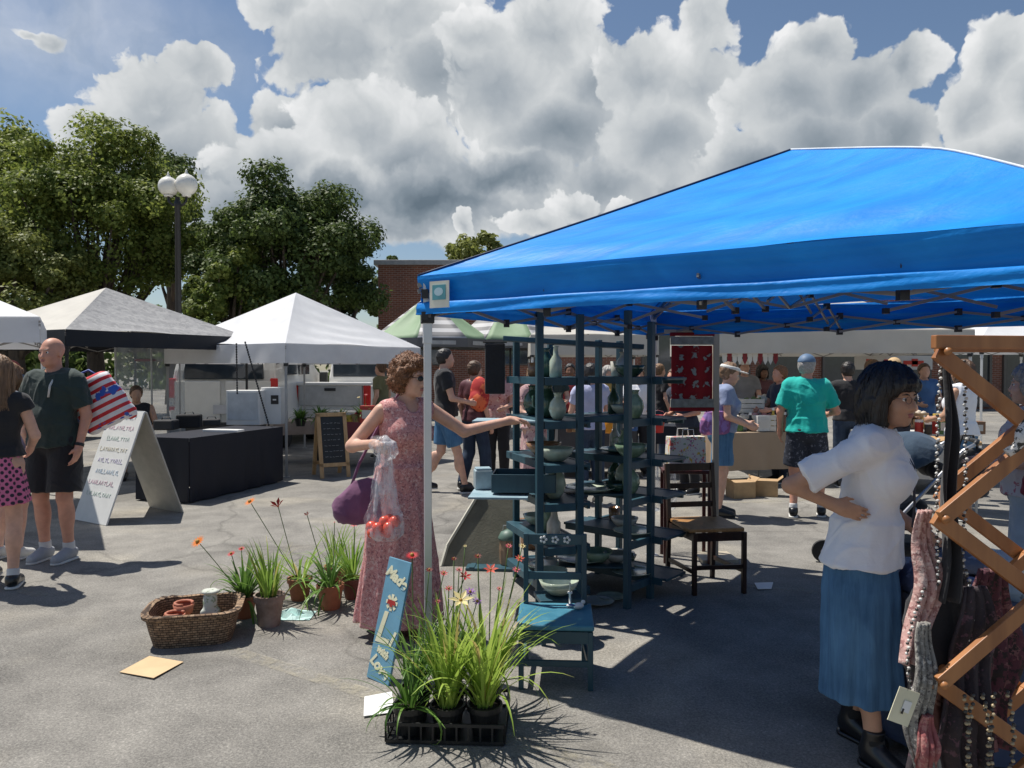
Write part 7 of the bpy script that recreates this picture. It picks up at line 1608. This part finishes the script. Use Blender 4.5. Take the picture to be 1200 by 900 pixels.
# cardboard scrap, white paper
def flat(lab, pts, mat, name, cat):
    P = [V(*G(*p)) for p in pts]; c = sum(P)/len(P); mb = MB(); mb.add([p-c+V(0,0,.006+.004*(i % 2)) for i, p in enumerate(P)], [tuple(range(len(P)))]); o = mb.build(name, mat, solid=.003); o.location = c; return tag(o, lab, cat)
flat('flat scrap of tan cardboard lying on the asphalt in front of the woven basket', [(140,789),(180,797),(215,777),(175,771)], M('card_tan', (.58,.42,.24), rough=.8, var=.1), 'cardboard_scrap', 'cardboard')
flat('blank white card lying on the ground left of the plant tray', [(427,818),(459,813),(463,836),(426,842)], WHITEP, 'paper_card', 'card')
flat('small white paper scrap on the asphalt behind the basket of flowers', [(884,684),(906,684),(904,691),(888,692)], WHITEP, 'paper_scrap', 'paper')
x, y, _ = G(760, 818); 
# tray of daylilies
tx, ty, _ = G(524, 872); TR = thing('plant_tray', 'black plastic crate tray holding six black pots of daylilies', 'tray', (tx, ty+.17, 0), R(-3))
W_, D_, Hh = .50, .36, .085; mb = MB(); mb.box((0,0,.008), (W_,D_,.008)); mb.build('base', POTB, TR)
for (a, b) in (((-W_/2,-D_/2),(W_/2,-D_/2)),((W_/2,-D_/2),(W_/2,D_/2)),((W_/2,D_/2),(-W_/2,D_/2)),((-W_/2,D_/2),(-W_/2,-D_/2))):
    mb = MB(); A_, B2 = V(*a,0), V(*b,0); mb.bar(A_+V(0,0,Hh), B2+V(0,0,Hh), .010, .014); mb.bar(A_+V(0,0,.014), B2+V(0,0,.014), .010, .012); nn = int(np.linalg.norm(B2-A_)/.05)
    for k in range(nn+1): q = A_+(B2-A_)*k/nn; mb.bar(q+V(0,0,.01), q+V(0,0,Hh), .008, .008)
    mb.build('side_grid', POTB, TR)
PL3 = M_leaf('daylily_blade', (.20,.33,.04), (.46,.60,.12), .4, .4, 5, dry=(.48,.38,.14))
DG = 'potted daylilies in the black tray'; zt0 = .012
X0 = tx; Y0 = ty
def lily(lab, dx, dy, nb, L_, lean, droop, fls, seed, w_=.017, leaf=PL3, r_=.072, h=.125):
    x, y = X0+dx, Y0+.17+dy; F = [(*fl_at(fx, fy, y+(dd[0] if dd else 0), x, y), kind, fm, s) for (fx, fy, kind, fm, s, *dd) in fls]
    F = [(a, b, c-zt0, k, m_, s) for a, b, c, k, m_, s in F]
    potted(lab, x, y, r_, h, POTB, leaf, nb, L_, w_, lean, droop, F, grp=DG, seed=seed, z=zt0, name='potted_daylily')
lily('daylily in the front left pot of the black tray, leaves spreading low', -.165, -.085, 38, .34, .5, 1.3, [(483,651,'gerbera',PR,.026,.06)], 11, .016, PL2)
lily('daylily in the front middle pot of the black tray with tall bright upright blades', -.005, -.088, 75, .48, .16, .5, [(540,704,'lily',PY,.045)], 12)
lily('daylily in the front right pot of the black tray with blades arching to the right', .155, -.085, 70, .52, .22, .8, [], 13)
lily('daylily in the back left pot of the black tray with red flowers', -.165, .085, 55, .42, .3, .8, [(503,668,'small',PDR,.02),(520,672,'small',PR,.022),(545,676,'lily',PR,.026),(513,705,'small',PPK,.015)], 14, .012, PL2)
lily('daylily in the back middle pot of the black tray with violet flowers', -.01, .085, 60, .44, .25, .7, [(551,694,'small',PV,.030),(559,705,'small',PV,.026),(526,690,'small',PR,.022),(538,668,'small',PPK,.02),(532,655,'small',PDR,.016),(545,640,'small',PY,.010)], 15, .012, PL2)
lily('daylily in the back right pot of the black tray with small pink and yellow flowers', .15, .085, 50, .48, .28, .9, [(575,668,'lily',PCR,.03),(560,652,'small',PDR,.02),(596,640,'small',PPK,.018),(609,655,'small',PCR,.026),(605,668,'small',PPK,.022),(612,640,'small',PY,.018),(585,690,'small',PPK,.016)], 16)
# blue lily sign ------------------------------------------------------------
SB = M('sign_blue', (.13,.30,.42), rough=.5, var=.12, scale=7); LET = M('letter_cream', (.70,.68,.48), rough=.6); 
bl_ = V(*G(425, 792)); br2 = V(*G(462, 806)); tp = V(*Q(470, 656, 3.93))
sg = thing('painted_sign', 'narrow light blue sign with cream lettering and a red flower, leaning on the pole', 'sign', (*((bl_+br2)/2)[:2], 0), 0)
c0_ = (bl_+br2)/2; axu = nrm(tp-c0_); axr = nrm(br2-bl_); axr = nrm(axr-axu*np.dot(axr, axu)); nn_ = nrm(np.cross(axr, axu)); LL = np.linalg.norm(tp-c0_); Wd = .165
mb = MB(); mb.bar(c0_, tp, Wd, .014, up=tuple(nn_)); mb.v = mb.v
P_ = [c0_+axr*a+axu*b+nn_*c for c in (-.007,.007) for a, b in ((-Wd/2,0),(Wd/2,0),(Wd/2,LL),(-Wd/2,LL))]
mb = MB(); mb.add(P_, [(0,3,2,1),(4,5,6,7),(0,1,5,4),(1,2,6,5),(2,3,7,6),(3,0,4,7)]); pan = mb.build('panel', SB, sg, w=True, bevel=.002)
if nn_[1] > 0: nn_ = -nn_
from mathutils import Matrix as _M
def text_on(s, size, a, b, rot, mat, name='lettering', shear=.25):
    cu_ = bpy.data.curves.new('t', 'FONT'); cu_.body = s; cu_.size = size; cu_.shear = shear; cu_.align_x = 'CENTER'; cu_.align_y = 'CENTER'; cu_.extrude = .001; cu_.offset = .0035
    ob = bpy.data.objects.new('t', cu_); COL.objects.link(ob); bpy.context.view_layer.update(); me = bpy.data.meshes.new_from_object(ob.evaluated_get(bpy.context.evaluated_depsgraph_get())); bpy.data.objects.remove(ob)
    cr, sr = math.cos(rot), math.sin(rot); ex = axr*cr+axu*sr; ey = -axr*sr+axu*cr; o_ = c0_+axr*a+axu*b+nn_*.0085; Mi = ROOTM[sg.name].inverted()
    for v_ in me.vertices: p = o_+ex*v_.co.x+ey*v_.co.y+nn_*v_.co.z; v_.co = Mi @ Vector(p)
    me.materials.clear(); return link_mesh(name, me, mat, pan)
text_on('Made', .075, .0, LL*.85, -.35, LET); text_on('L', .22, -.03, LL*.42, .05, LET); text_on('1', .10, .045, LL*.36, -.1, LET); text_on('with', .05, .0, LL*.24, -.35, LET); text_on('Love', .075, -.005, LL*.12, -.45, LET)
mb = MB()
for k in range(8):
    a = k*math.pi/4; p = c0_+axr*.0+axu*LL*.645+nn_*.009; d_ = axr*math.cos(a)+axu*math.sin(a); s_ = -axr*math.sin(a)+axu*math.cos(a); mb.add([p+s_*.006, p+d_*.042+s_*.010, p+d_*.042-s_*.010, p-s_*.006], [(0,1,2,3)])
mb.build('flower_petals', LET, pan, w=True)
mb = MB(); p = c0_+axu*LL*.645+nn_*.012; mb.add([p-axr*.032-axu*.010, p+axr*.032-axu*.010, p+axr*.026+axu*.012, p-axr*.026+axu*.012], [(0,1,2,3)]); mb.add([p-axr*.010-axu*.022, p+axr*.010-axu*.022, p+axr*.010-axu*.010, p-axr*.010-axu*.010], [(0,1,2,3)]); mb.build('flower_heart', M('sign_red', (.35,.02,.015)), pan, w=True)
# ================================================================ stroller
sx0, sy0 = 2.75, 6.0
stl = thing('stroller', 'black stroller with silver tubing parked behind the dark-haired woman', 'stroller', (2.92, 5.9, 0), R(-12))
FR = M('silver_tube', (.55,.56,.58), rough=.3, metal=.8)
for q in (-.24, .24):
    mb = MB(); mb.tube([(-.42,q,.12),(.02,q,.50),(.42,q,.98),(.50,q,1.03)], .014, 8); mb.build('side_tube', FR, stl, smooth=True)
    mb = MB(); mb.tube([(.38,q,.12),(.10,q,.55)], .013, 8); mb.build('rear_tube', FR, stl, smooth=True)
    for x, r_ in ((-.44,.09),(.40,.12)):
        w_ = MB(); w_.lathe([(r_*.7,-.02),(r_,-.018),(r_,.018),(r_*.7,.02)], n=20); w_.v = [(x+p[0], q*1.08+p[2], r_+p[1]) for p in w_.v]; wo_ = w_.build('wheel', TYRE, stl); w_ = MB(); w_.lathe([(.01,-.022),(r_*.68,-.015),(r_*.68,.015),(.01,.022)], n=14); w_.v = [(x+p[0], q*1.08+p[2], r_+p[1]) for p in w_.v]; w_.build('hub', FR, wo_)
mb = MB(); mb.tube([(.50,-.24,1.03),(.53,-.2,1.05),(.53,.2,1.05),(.50,.24,1.03)], .017, 8); mb.build('handlebar', DARKPL, stl, smooth=True)
sdf_mesh('seat', [rc((-.12,-.12,.48),(-.12,.12,.48),.07,.07,.05), rc((.16,-.12,.52),(.16,.12,.52),.08,.08,.06), rc((.28,-.12,.82),(.28,.12,.82),.06,.06,.10), el((.03,0,.45),(.26,.2,.10),.05)], .014, FBLACK, stl, disp=wrinkle(.008, 18, 4))
sdf_mesh('canopy', [el((.12,0,.88),(.27,.24,.22),.02,cuts=[(V(.16,0,.86), nrm(V(.5,0,-.86)))]), el((.12,0,.86),(.24,.21,.19),.01,sub=True)], .013, fab('stroller_blue', (.03,.06,.10)), stl, disp=wrinkle(.006, 22, 5))
sdf_mesh('storage_basket', [el((.05,0,.24),(.28,.2,.10),.03,cuts=[(V(0,0,.28), V(0,0,1))])], .014, FBLACK, stl)
# a second dark cart of bags behind her
o = softbag('tote_bag', 'black tote bag hanging from the stroller handle', 'bag', (3.40, 5.72, .98), R(0), .30, .14, .36, FBLACK, strap=[(-.08,0,-.02),(-.04,.0,.10),(.04,0,.10),(.08,0,-.02)])

# ================================================================ textile stall at the right edge
tt = table('table heaped with folded cloth behind the hanging scarves at the right edge', (1.62,2.95), (2.75,2.95), .75, .66, fab('indigo_cloth', (.05,.07,.13), bump=.8), .62)
tcl = [('indigo',(.05,.07,.15)),('pale_blue',(.42,.50,.56)),('white',(.62,.62,.62)),('burgundy',(.14,.03,.05)),('slate',(.10,.12,.17)),('sky',(.30,.42,.52))]
for i, (x, y, z, w_, d_, h, c, lab) in enumerate(((1.78,3.10,.665,.36,.34,.10,0,'folded indigo cloth at the left end of the textile table'),(2.10,3.12,.665,.40,.36,.09,5,'folded sky blue cloth on the textile table'),(2.42,3.15,.665,.36,.36,.14,1,'folded pale blue cloth at the right of the textile table'),
    (2.02,3.12,.757,.34,.30,.05,2,'white cloth with folds lying on top of the sky blue cloth'),(1.80,3.12,.768,.30,.28,.05,4,'slate cloth lying on top of the indigo cloth'))):
    m_ = M_spots('cloth_'+tcl[c][0], tcl[c][1], [tuple(min(1, q*1.8+.05) for q in tcl[c][1]), tuple(q*.5 for q in tcl[c][1])], scale=9, thr=.42, bump=.6)
    o = sdf_mesh('folded_cloth', [el((0,0,h/2),(w_/2,d_/2,h/1.6),.02,cuts=[(V(0,0,0),V(0,0,-1)),(V(0,0,h),V(0,0,1))]), fr((0,0,0),(0,0,h),[(0,w_*.48,d_*.48),(1,w_*.44,d_*.44)],.02)], .012, m_, None, disp=wrinkle(.010, 26, i)); o.location = (x, y, z); o.rotation_euler = (0,0,R(8*i-12)); tag(o, lab, 'cloth')
# concertina rack
RW = M_wood('rack_wood', (.25,.095,.032), (.42,.18,.062), rough=.4, scale=14, bump=.15)
rx0, ry0 = 1.125, 2.02; rdx = nrm(V(1, .18, 0)); rdn = V(-rdx[1], rdx[0], 0)
rk = thing('drying_rack', 'orange-brown wooden concertina rack hung with scarves and beads at the right edge', 'rack', (rx0+.3, ry0+.2, 0), 0)
O = V(rx0, ry0, 0); Lz = .437; dx = .31; zs = [.312, .75, 1.187, 1.625]
def rp_(a, z, off): return O+rdx*a+rdn*off+V(0,0,z)
for off, sh in ((0, 0), (.36, .30)):
    for ly in (0, 1):
        for c in range(2):
            for k in range(3):
                z0, z1 = zs[k], zs[k+1]; a0_, a1_ = c*2*dx, c*2*dx+dx
                mz = (z0+z1)/2; o_ = off+(.011 if ly else -.011)
                # diamonds: left joint at each z, right joint mid height
                if ly == 0: mb = MB(); mb.bar(rp_(a0_+sh, z0, o_), rp_(a1_+sh+.28*0, mz, o_), .042, .018, up=tuple(rdn)); 
                else: mb = MB(); mb.bar(rp_(a0_+sh, z1, o_), rp_(a1_+sh, mz, o_), .042, .018, up=tuple(rdn))
                mb.v = mb.v; mb.build('slat', RW, rk, w=True, bevel=.002)
                mb = MB(); mb.bar(rp_(a1_+sh, mz, o_), rp_(a1_+dx+sh, z1 if ly == 0 else z0, o_), .042, .018, up=tuple(rdn)); mb.build('slat', RW, rk, w=True, bevel=.002)
    mb = MB(); mb.bar(rp_(a0_*0+sh, .0, off), rp_(dx*1.0+sh, (zs[0])/1.0*.5+.0, off), .042, .018, up=tuple(rdn)); mb.build('slat', RW, rk, w=True)
    mb = MB(); mb.bar(rp_(sh, zs[0], off+.011), rp_(sh+.24, 0.01, off+.011), .042, .018, up=tuple(rdn)); mb.build('slat', RW, rk, w=True)
    mb = MB(); mb.bar(rp_(4*dx+sh, zs[0], off+.011), rp_(4*dx+sh-.24, 0.01, off+.011), .042, .018, up=tuple(rdn)); mb.build('slat', RW, rk, w=True)
    mb = MB(); mb.bar(rp_(-.02+sh, 1.650, off), rp_(4*dx+.04+sh, 1.650, off), .036, .022, up=tuple(rdn)); mb.build('top_rail', RW, rk, w=True, bevel=.003)
for z in zs:
    for a in (0, 2*dx, 4*dx): mb = MB(); mb.tube([rp_(a, z, -.03), rp_(a+.315, z, .38)], .010, 10); mb.build('dowel', RW, rk, w=True, smooth=True)
# scarves: cloth strips looped over a dowel
def scarf(lab, a, ztop, L1, wd, mat, off=.10, amp=.02, seed=0, name='scarf', cat='scarf', thick=.008, fold=3):
    g = np.random.default_rng(seed); ph = g.uniform(0, 6, 4); c = rp_(a, ztop, off); mb = MB()
    def P(s, t):
        z = -L1*t; w_ = wd*(.45+.55*min(1, t*3))*(1+.12*math.sin(t*9+ph[0])); x = (s-.5)*w_+amp*math.sin(t*5+ph[1])*t; y = .018*math.sin(s*fold*math.pi*2+ph[2]+t*2)*(.4+t)+.01*math.sin(t*11+ph[3])
        return rdx*x+rdn*y+V(0,0,z)
    mb.grid(P, 14, 40); o = mb.build(name, mat, solid=thick, smooth=True); o.location = c; return tag(o, lab, cat)
PKS = M_spots('knit_pink', (.50,.30,.27), [(.62,.45,.40),(.30,.14,.13)], scale=45, thr=.44, bump=1.0); GRS = M_spots('knit_grey', (.22,.21,.19), [(.40,.38,.34),(.10,.09,.09)], scale=60, thr=.44, bump=1.0); DKS = M_spots('knit_dark', (.035,.025,.03), [(.12,.06,.08)], scale=40, thr=.40, bump=1.0); BWS = M_spots('cord_black_white', (.03,.03,.03), [(.62,.60,.58)], scale=60, thr=.52, bump=.8, rough=.7)
scarf('pale pink knitted scarf hanging down the left end of the wooden rack', .03, 1.19, .42, .075, PKS, .09, .04, 1)
scarf('grey fringed scarf hanging lowest at the left beside the cream tag', -.02, .90, .40, .06, GRS, .02, .02, 2)
scarf('dark burgundy knitted scarf hanging beside the black bag', .16, .98, .52, .14, DKS, .06, .03, 3)
scarf('dusty red scarf end hanging below the cream price tag', -.02, .66, .22, .05, M_spots('knit_red', (.30,.09,.09), [(.40,.18,.16)], scale=50, thr=.44, bump=1.0), .0, .02, 4)
scarf('black velvet band hanging from the top of the rack between two beaded cords', .085, 1.60, .66, .042, FBLACK, .07, .006, 5, name='fabric_band', cat='band', fold=1)
for (a_, zt_, L_, wd_, m_, of_, lab) in ((.10,1.00,.62,.15,DKS,.12,'dark woven blanket edge hanging behind the pink scarf'),(.20,1.02,.60,.20,M_spots('weave_charcoal', (.05,.045,.045), [(.16,.10,.09),(.02,.02,.02)], scale=30, thr=.45, bump=1.0),.20,'charcoal woven blanket in the middle of the rack'),
    (.36,.98,.55,.20,M_spots('weave_plum', (.10,.03,.045), [(.22,.10,.10),(.03,.02,.02)], scale=30, thr=.45, bump=1.0),.22,'plum woven blanket nearest the right edge of the rack'),(.13,.80,.34,.10,M_spots('weave_rust', (.16,.06,.04), [(.30,.16,.12)], scale=34, thr=.45, bump=1.0),.10,'rust brown knitted shawl end low on the rack')):
    scarf(lab, a_, zt_, L_, wd_, m_, of_, .02, int(a_*100)+7, name='blanket', cat='blanket', thick=.014, fold=4)
# beaded cords
def bead_strand(lab, a, z0, z1, sway, mat, r_=.0048, off=.06, name='bead_strand', loop=0, seed=0):
    g = np.random.default_rng(seed); c = rp_(a, z0, off); n = int(abs(z0-z1)/(r_*1.9)); mb = MB()
    for k in range(n):
        t = k/n; p = rdx*(sway*math.sin(t*math.pi*1.0)+loop*math.sin(t*math.pi*2))+V(0,0,-(z0-z1)*t)+rdn*.004*math.sin(k*2.1); mb.cm = 0 if k % 2 else 1; mb.sphere(p, (r_, r_, r_*.9), 7, 5)
    o = mb.build(name, [mat, M('bead_dark', (.05,.045,.04), rough=.3)], smooth=True); o.location = c; return tag(o, lab, 'bead necklace', 'beaded cords on the wooden rack')
BW = M('bead_white', (.58,.57,.54), rough=.75); BT = M('bead_tan', (.42,.33,.20), rough=.4)
bead_strand('white beaded cord left of the black velvet band', .052, 1.60, .98, -.008, BW)
bead_strand('white beaded cord right of the black velvet band', .125, 1.60, 1.0, .008, BW)
bead_strand('white beaded cord curving out over the pink scarf end', .01, .98, .62, -.05, BW, seed=1)
bead_strand('white and grey beaded cord hanging over the burgundy scarf', .10, 1.10, .74, .06, BW, seed=2)
for k, (a, sw, lab) in enumerate(((.06,.012,'tan bead strand at the left of the bunch under the black bag'),(.085,-.012,'tan bead strand second from the left under the black bag'),(.115,.02,'tan bead strand curving in the middle under the black bag'),(.15,-.01,'tan bead strand right of the middle under the black bag'),(.19,.02,'tan bead strand furthest right under the black bag'))):
    bead_strand(lab, a, .72, .46, sw, BT, .0055, -.03)
# black bag hanging on the rack
kb = thing('shoulder_bag', 'black fabric bag hanging on the rack behind the pink scarf', 'handbag', tuple(rp_(.10, 1.02, .13)), math.atan2(rdx[1], rdx[0]))
sdf_mesh('body', [fr((.0,0,-.30),(0,0,-.02),[(0,.085,.035),(.1,.10,.045),(.7,.085,.04),(1,.05,.02)],.02)], .007, FBLACK, kb, disp=wrinkle(.006, 30, 3)); mb = MB(); mb.tube([(-.05,0,-.03),(-.06,0,.08),(-.02,0,.165),(.04,0,.12),(.05,0,-.03)], .008, 7); mb.build('handle', BWS, kb, smooth=True)
# price tag
tgx = V(*Q(1059, 828, 1.98)); tg_ = thing('price_tag', 'cream paper price tag tied to the grey scarf', 'tag', tuple(tgx), R(8)); mb = MB(); mb.box((0,0,0), (.062,.002,.092), M=Matrix.Rotation(R(22), 3, 'Y')); po = mb.build('card', M('card_cream', (.68,.64,.46), rough=.7), tg_)
mb = MB(); mb.box((.006,-.003,.0), (.022,.002,.03), M=Matrix.Rotation(R(22), 3, 'Y')); mb.build('printed_mark', WHITEP, po); mb = MB(); mb.tube([(.01,0,.04),(.02,0,.10)], .0012, 5); mb.build('string', BLACKP, tg_)
mb = MB(); mb.box((-.006,-.004,-.01), (.005,.002,.014), M=Matrix.Rotation(R(22), 3, 'Y')); mb.build('ink_mark', BLACKP, po)
# rope of tangled white beads slung over the top rail and camera-side white cord
o = MB(); pts = [rp_(.16+.20*t+.01*math.sin(t*30), 1.66-.30*(1-t), -.06+.01*math.cos(t*25)) for t in np.linspace(0,1,24)]
o.tube(pts, .013, 8); q = o.build('twisted_cord', BWS, smooth=True); tag(q, 'thick white twisted cord slanting across the top of the wooden rack', 'cord')
# maroon bag and pale things behind the rack
softbag('tote_bag', 'dark red tote bag carried by the grey-haired woman behind the rack', 'bag', (2.86, 4.05, 1.24), R(10), .34, .14, .34, fab('dark_red', (.20,.012,.03)), strap=[(-.1,0,-.02),(-.06,.05,.16),(.06,.1,.18),(.1,0,-.02)])
# potted seedlings on the plant table and flowers on the maroon table
for i, (px, Y, z, lab, L_) in enumerate(((352,11.6,.71,'tray of leafy green seedlings at the left of the white plant table',.22),(375,11.6,.71,'pot of green seedlings in the middle of the white plant table',.26),(398,11.5,.71,'pot of seedlings at the right end of the white plant table, above the chalkboard',.22),(425,11.7,.76,'potted plant with pale blooms on the maroon table',.24),(447,11.8,.76,'small potted plant at the right end of the maroon table',.2))):
    x = Q(px, 480, Y)[0]; potted(lab, x, Y, .09, .12, POTB if i != 3 else TERRA, PL2, 60, L_, .03, .5, 1.0, [(.05,0,.42,'small',PPK,.03),(-.06,0,.38,'small',PY,.03)] if i == 3 else [], seed=40+i, z=z, grp='plants on the stall tables')
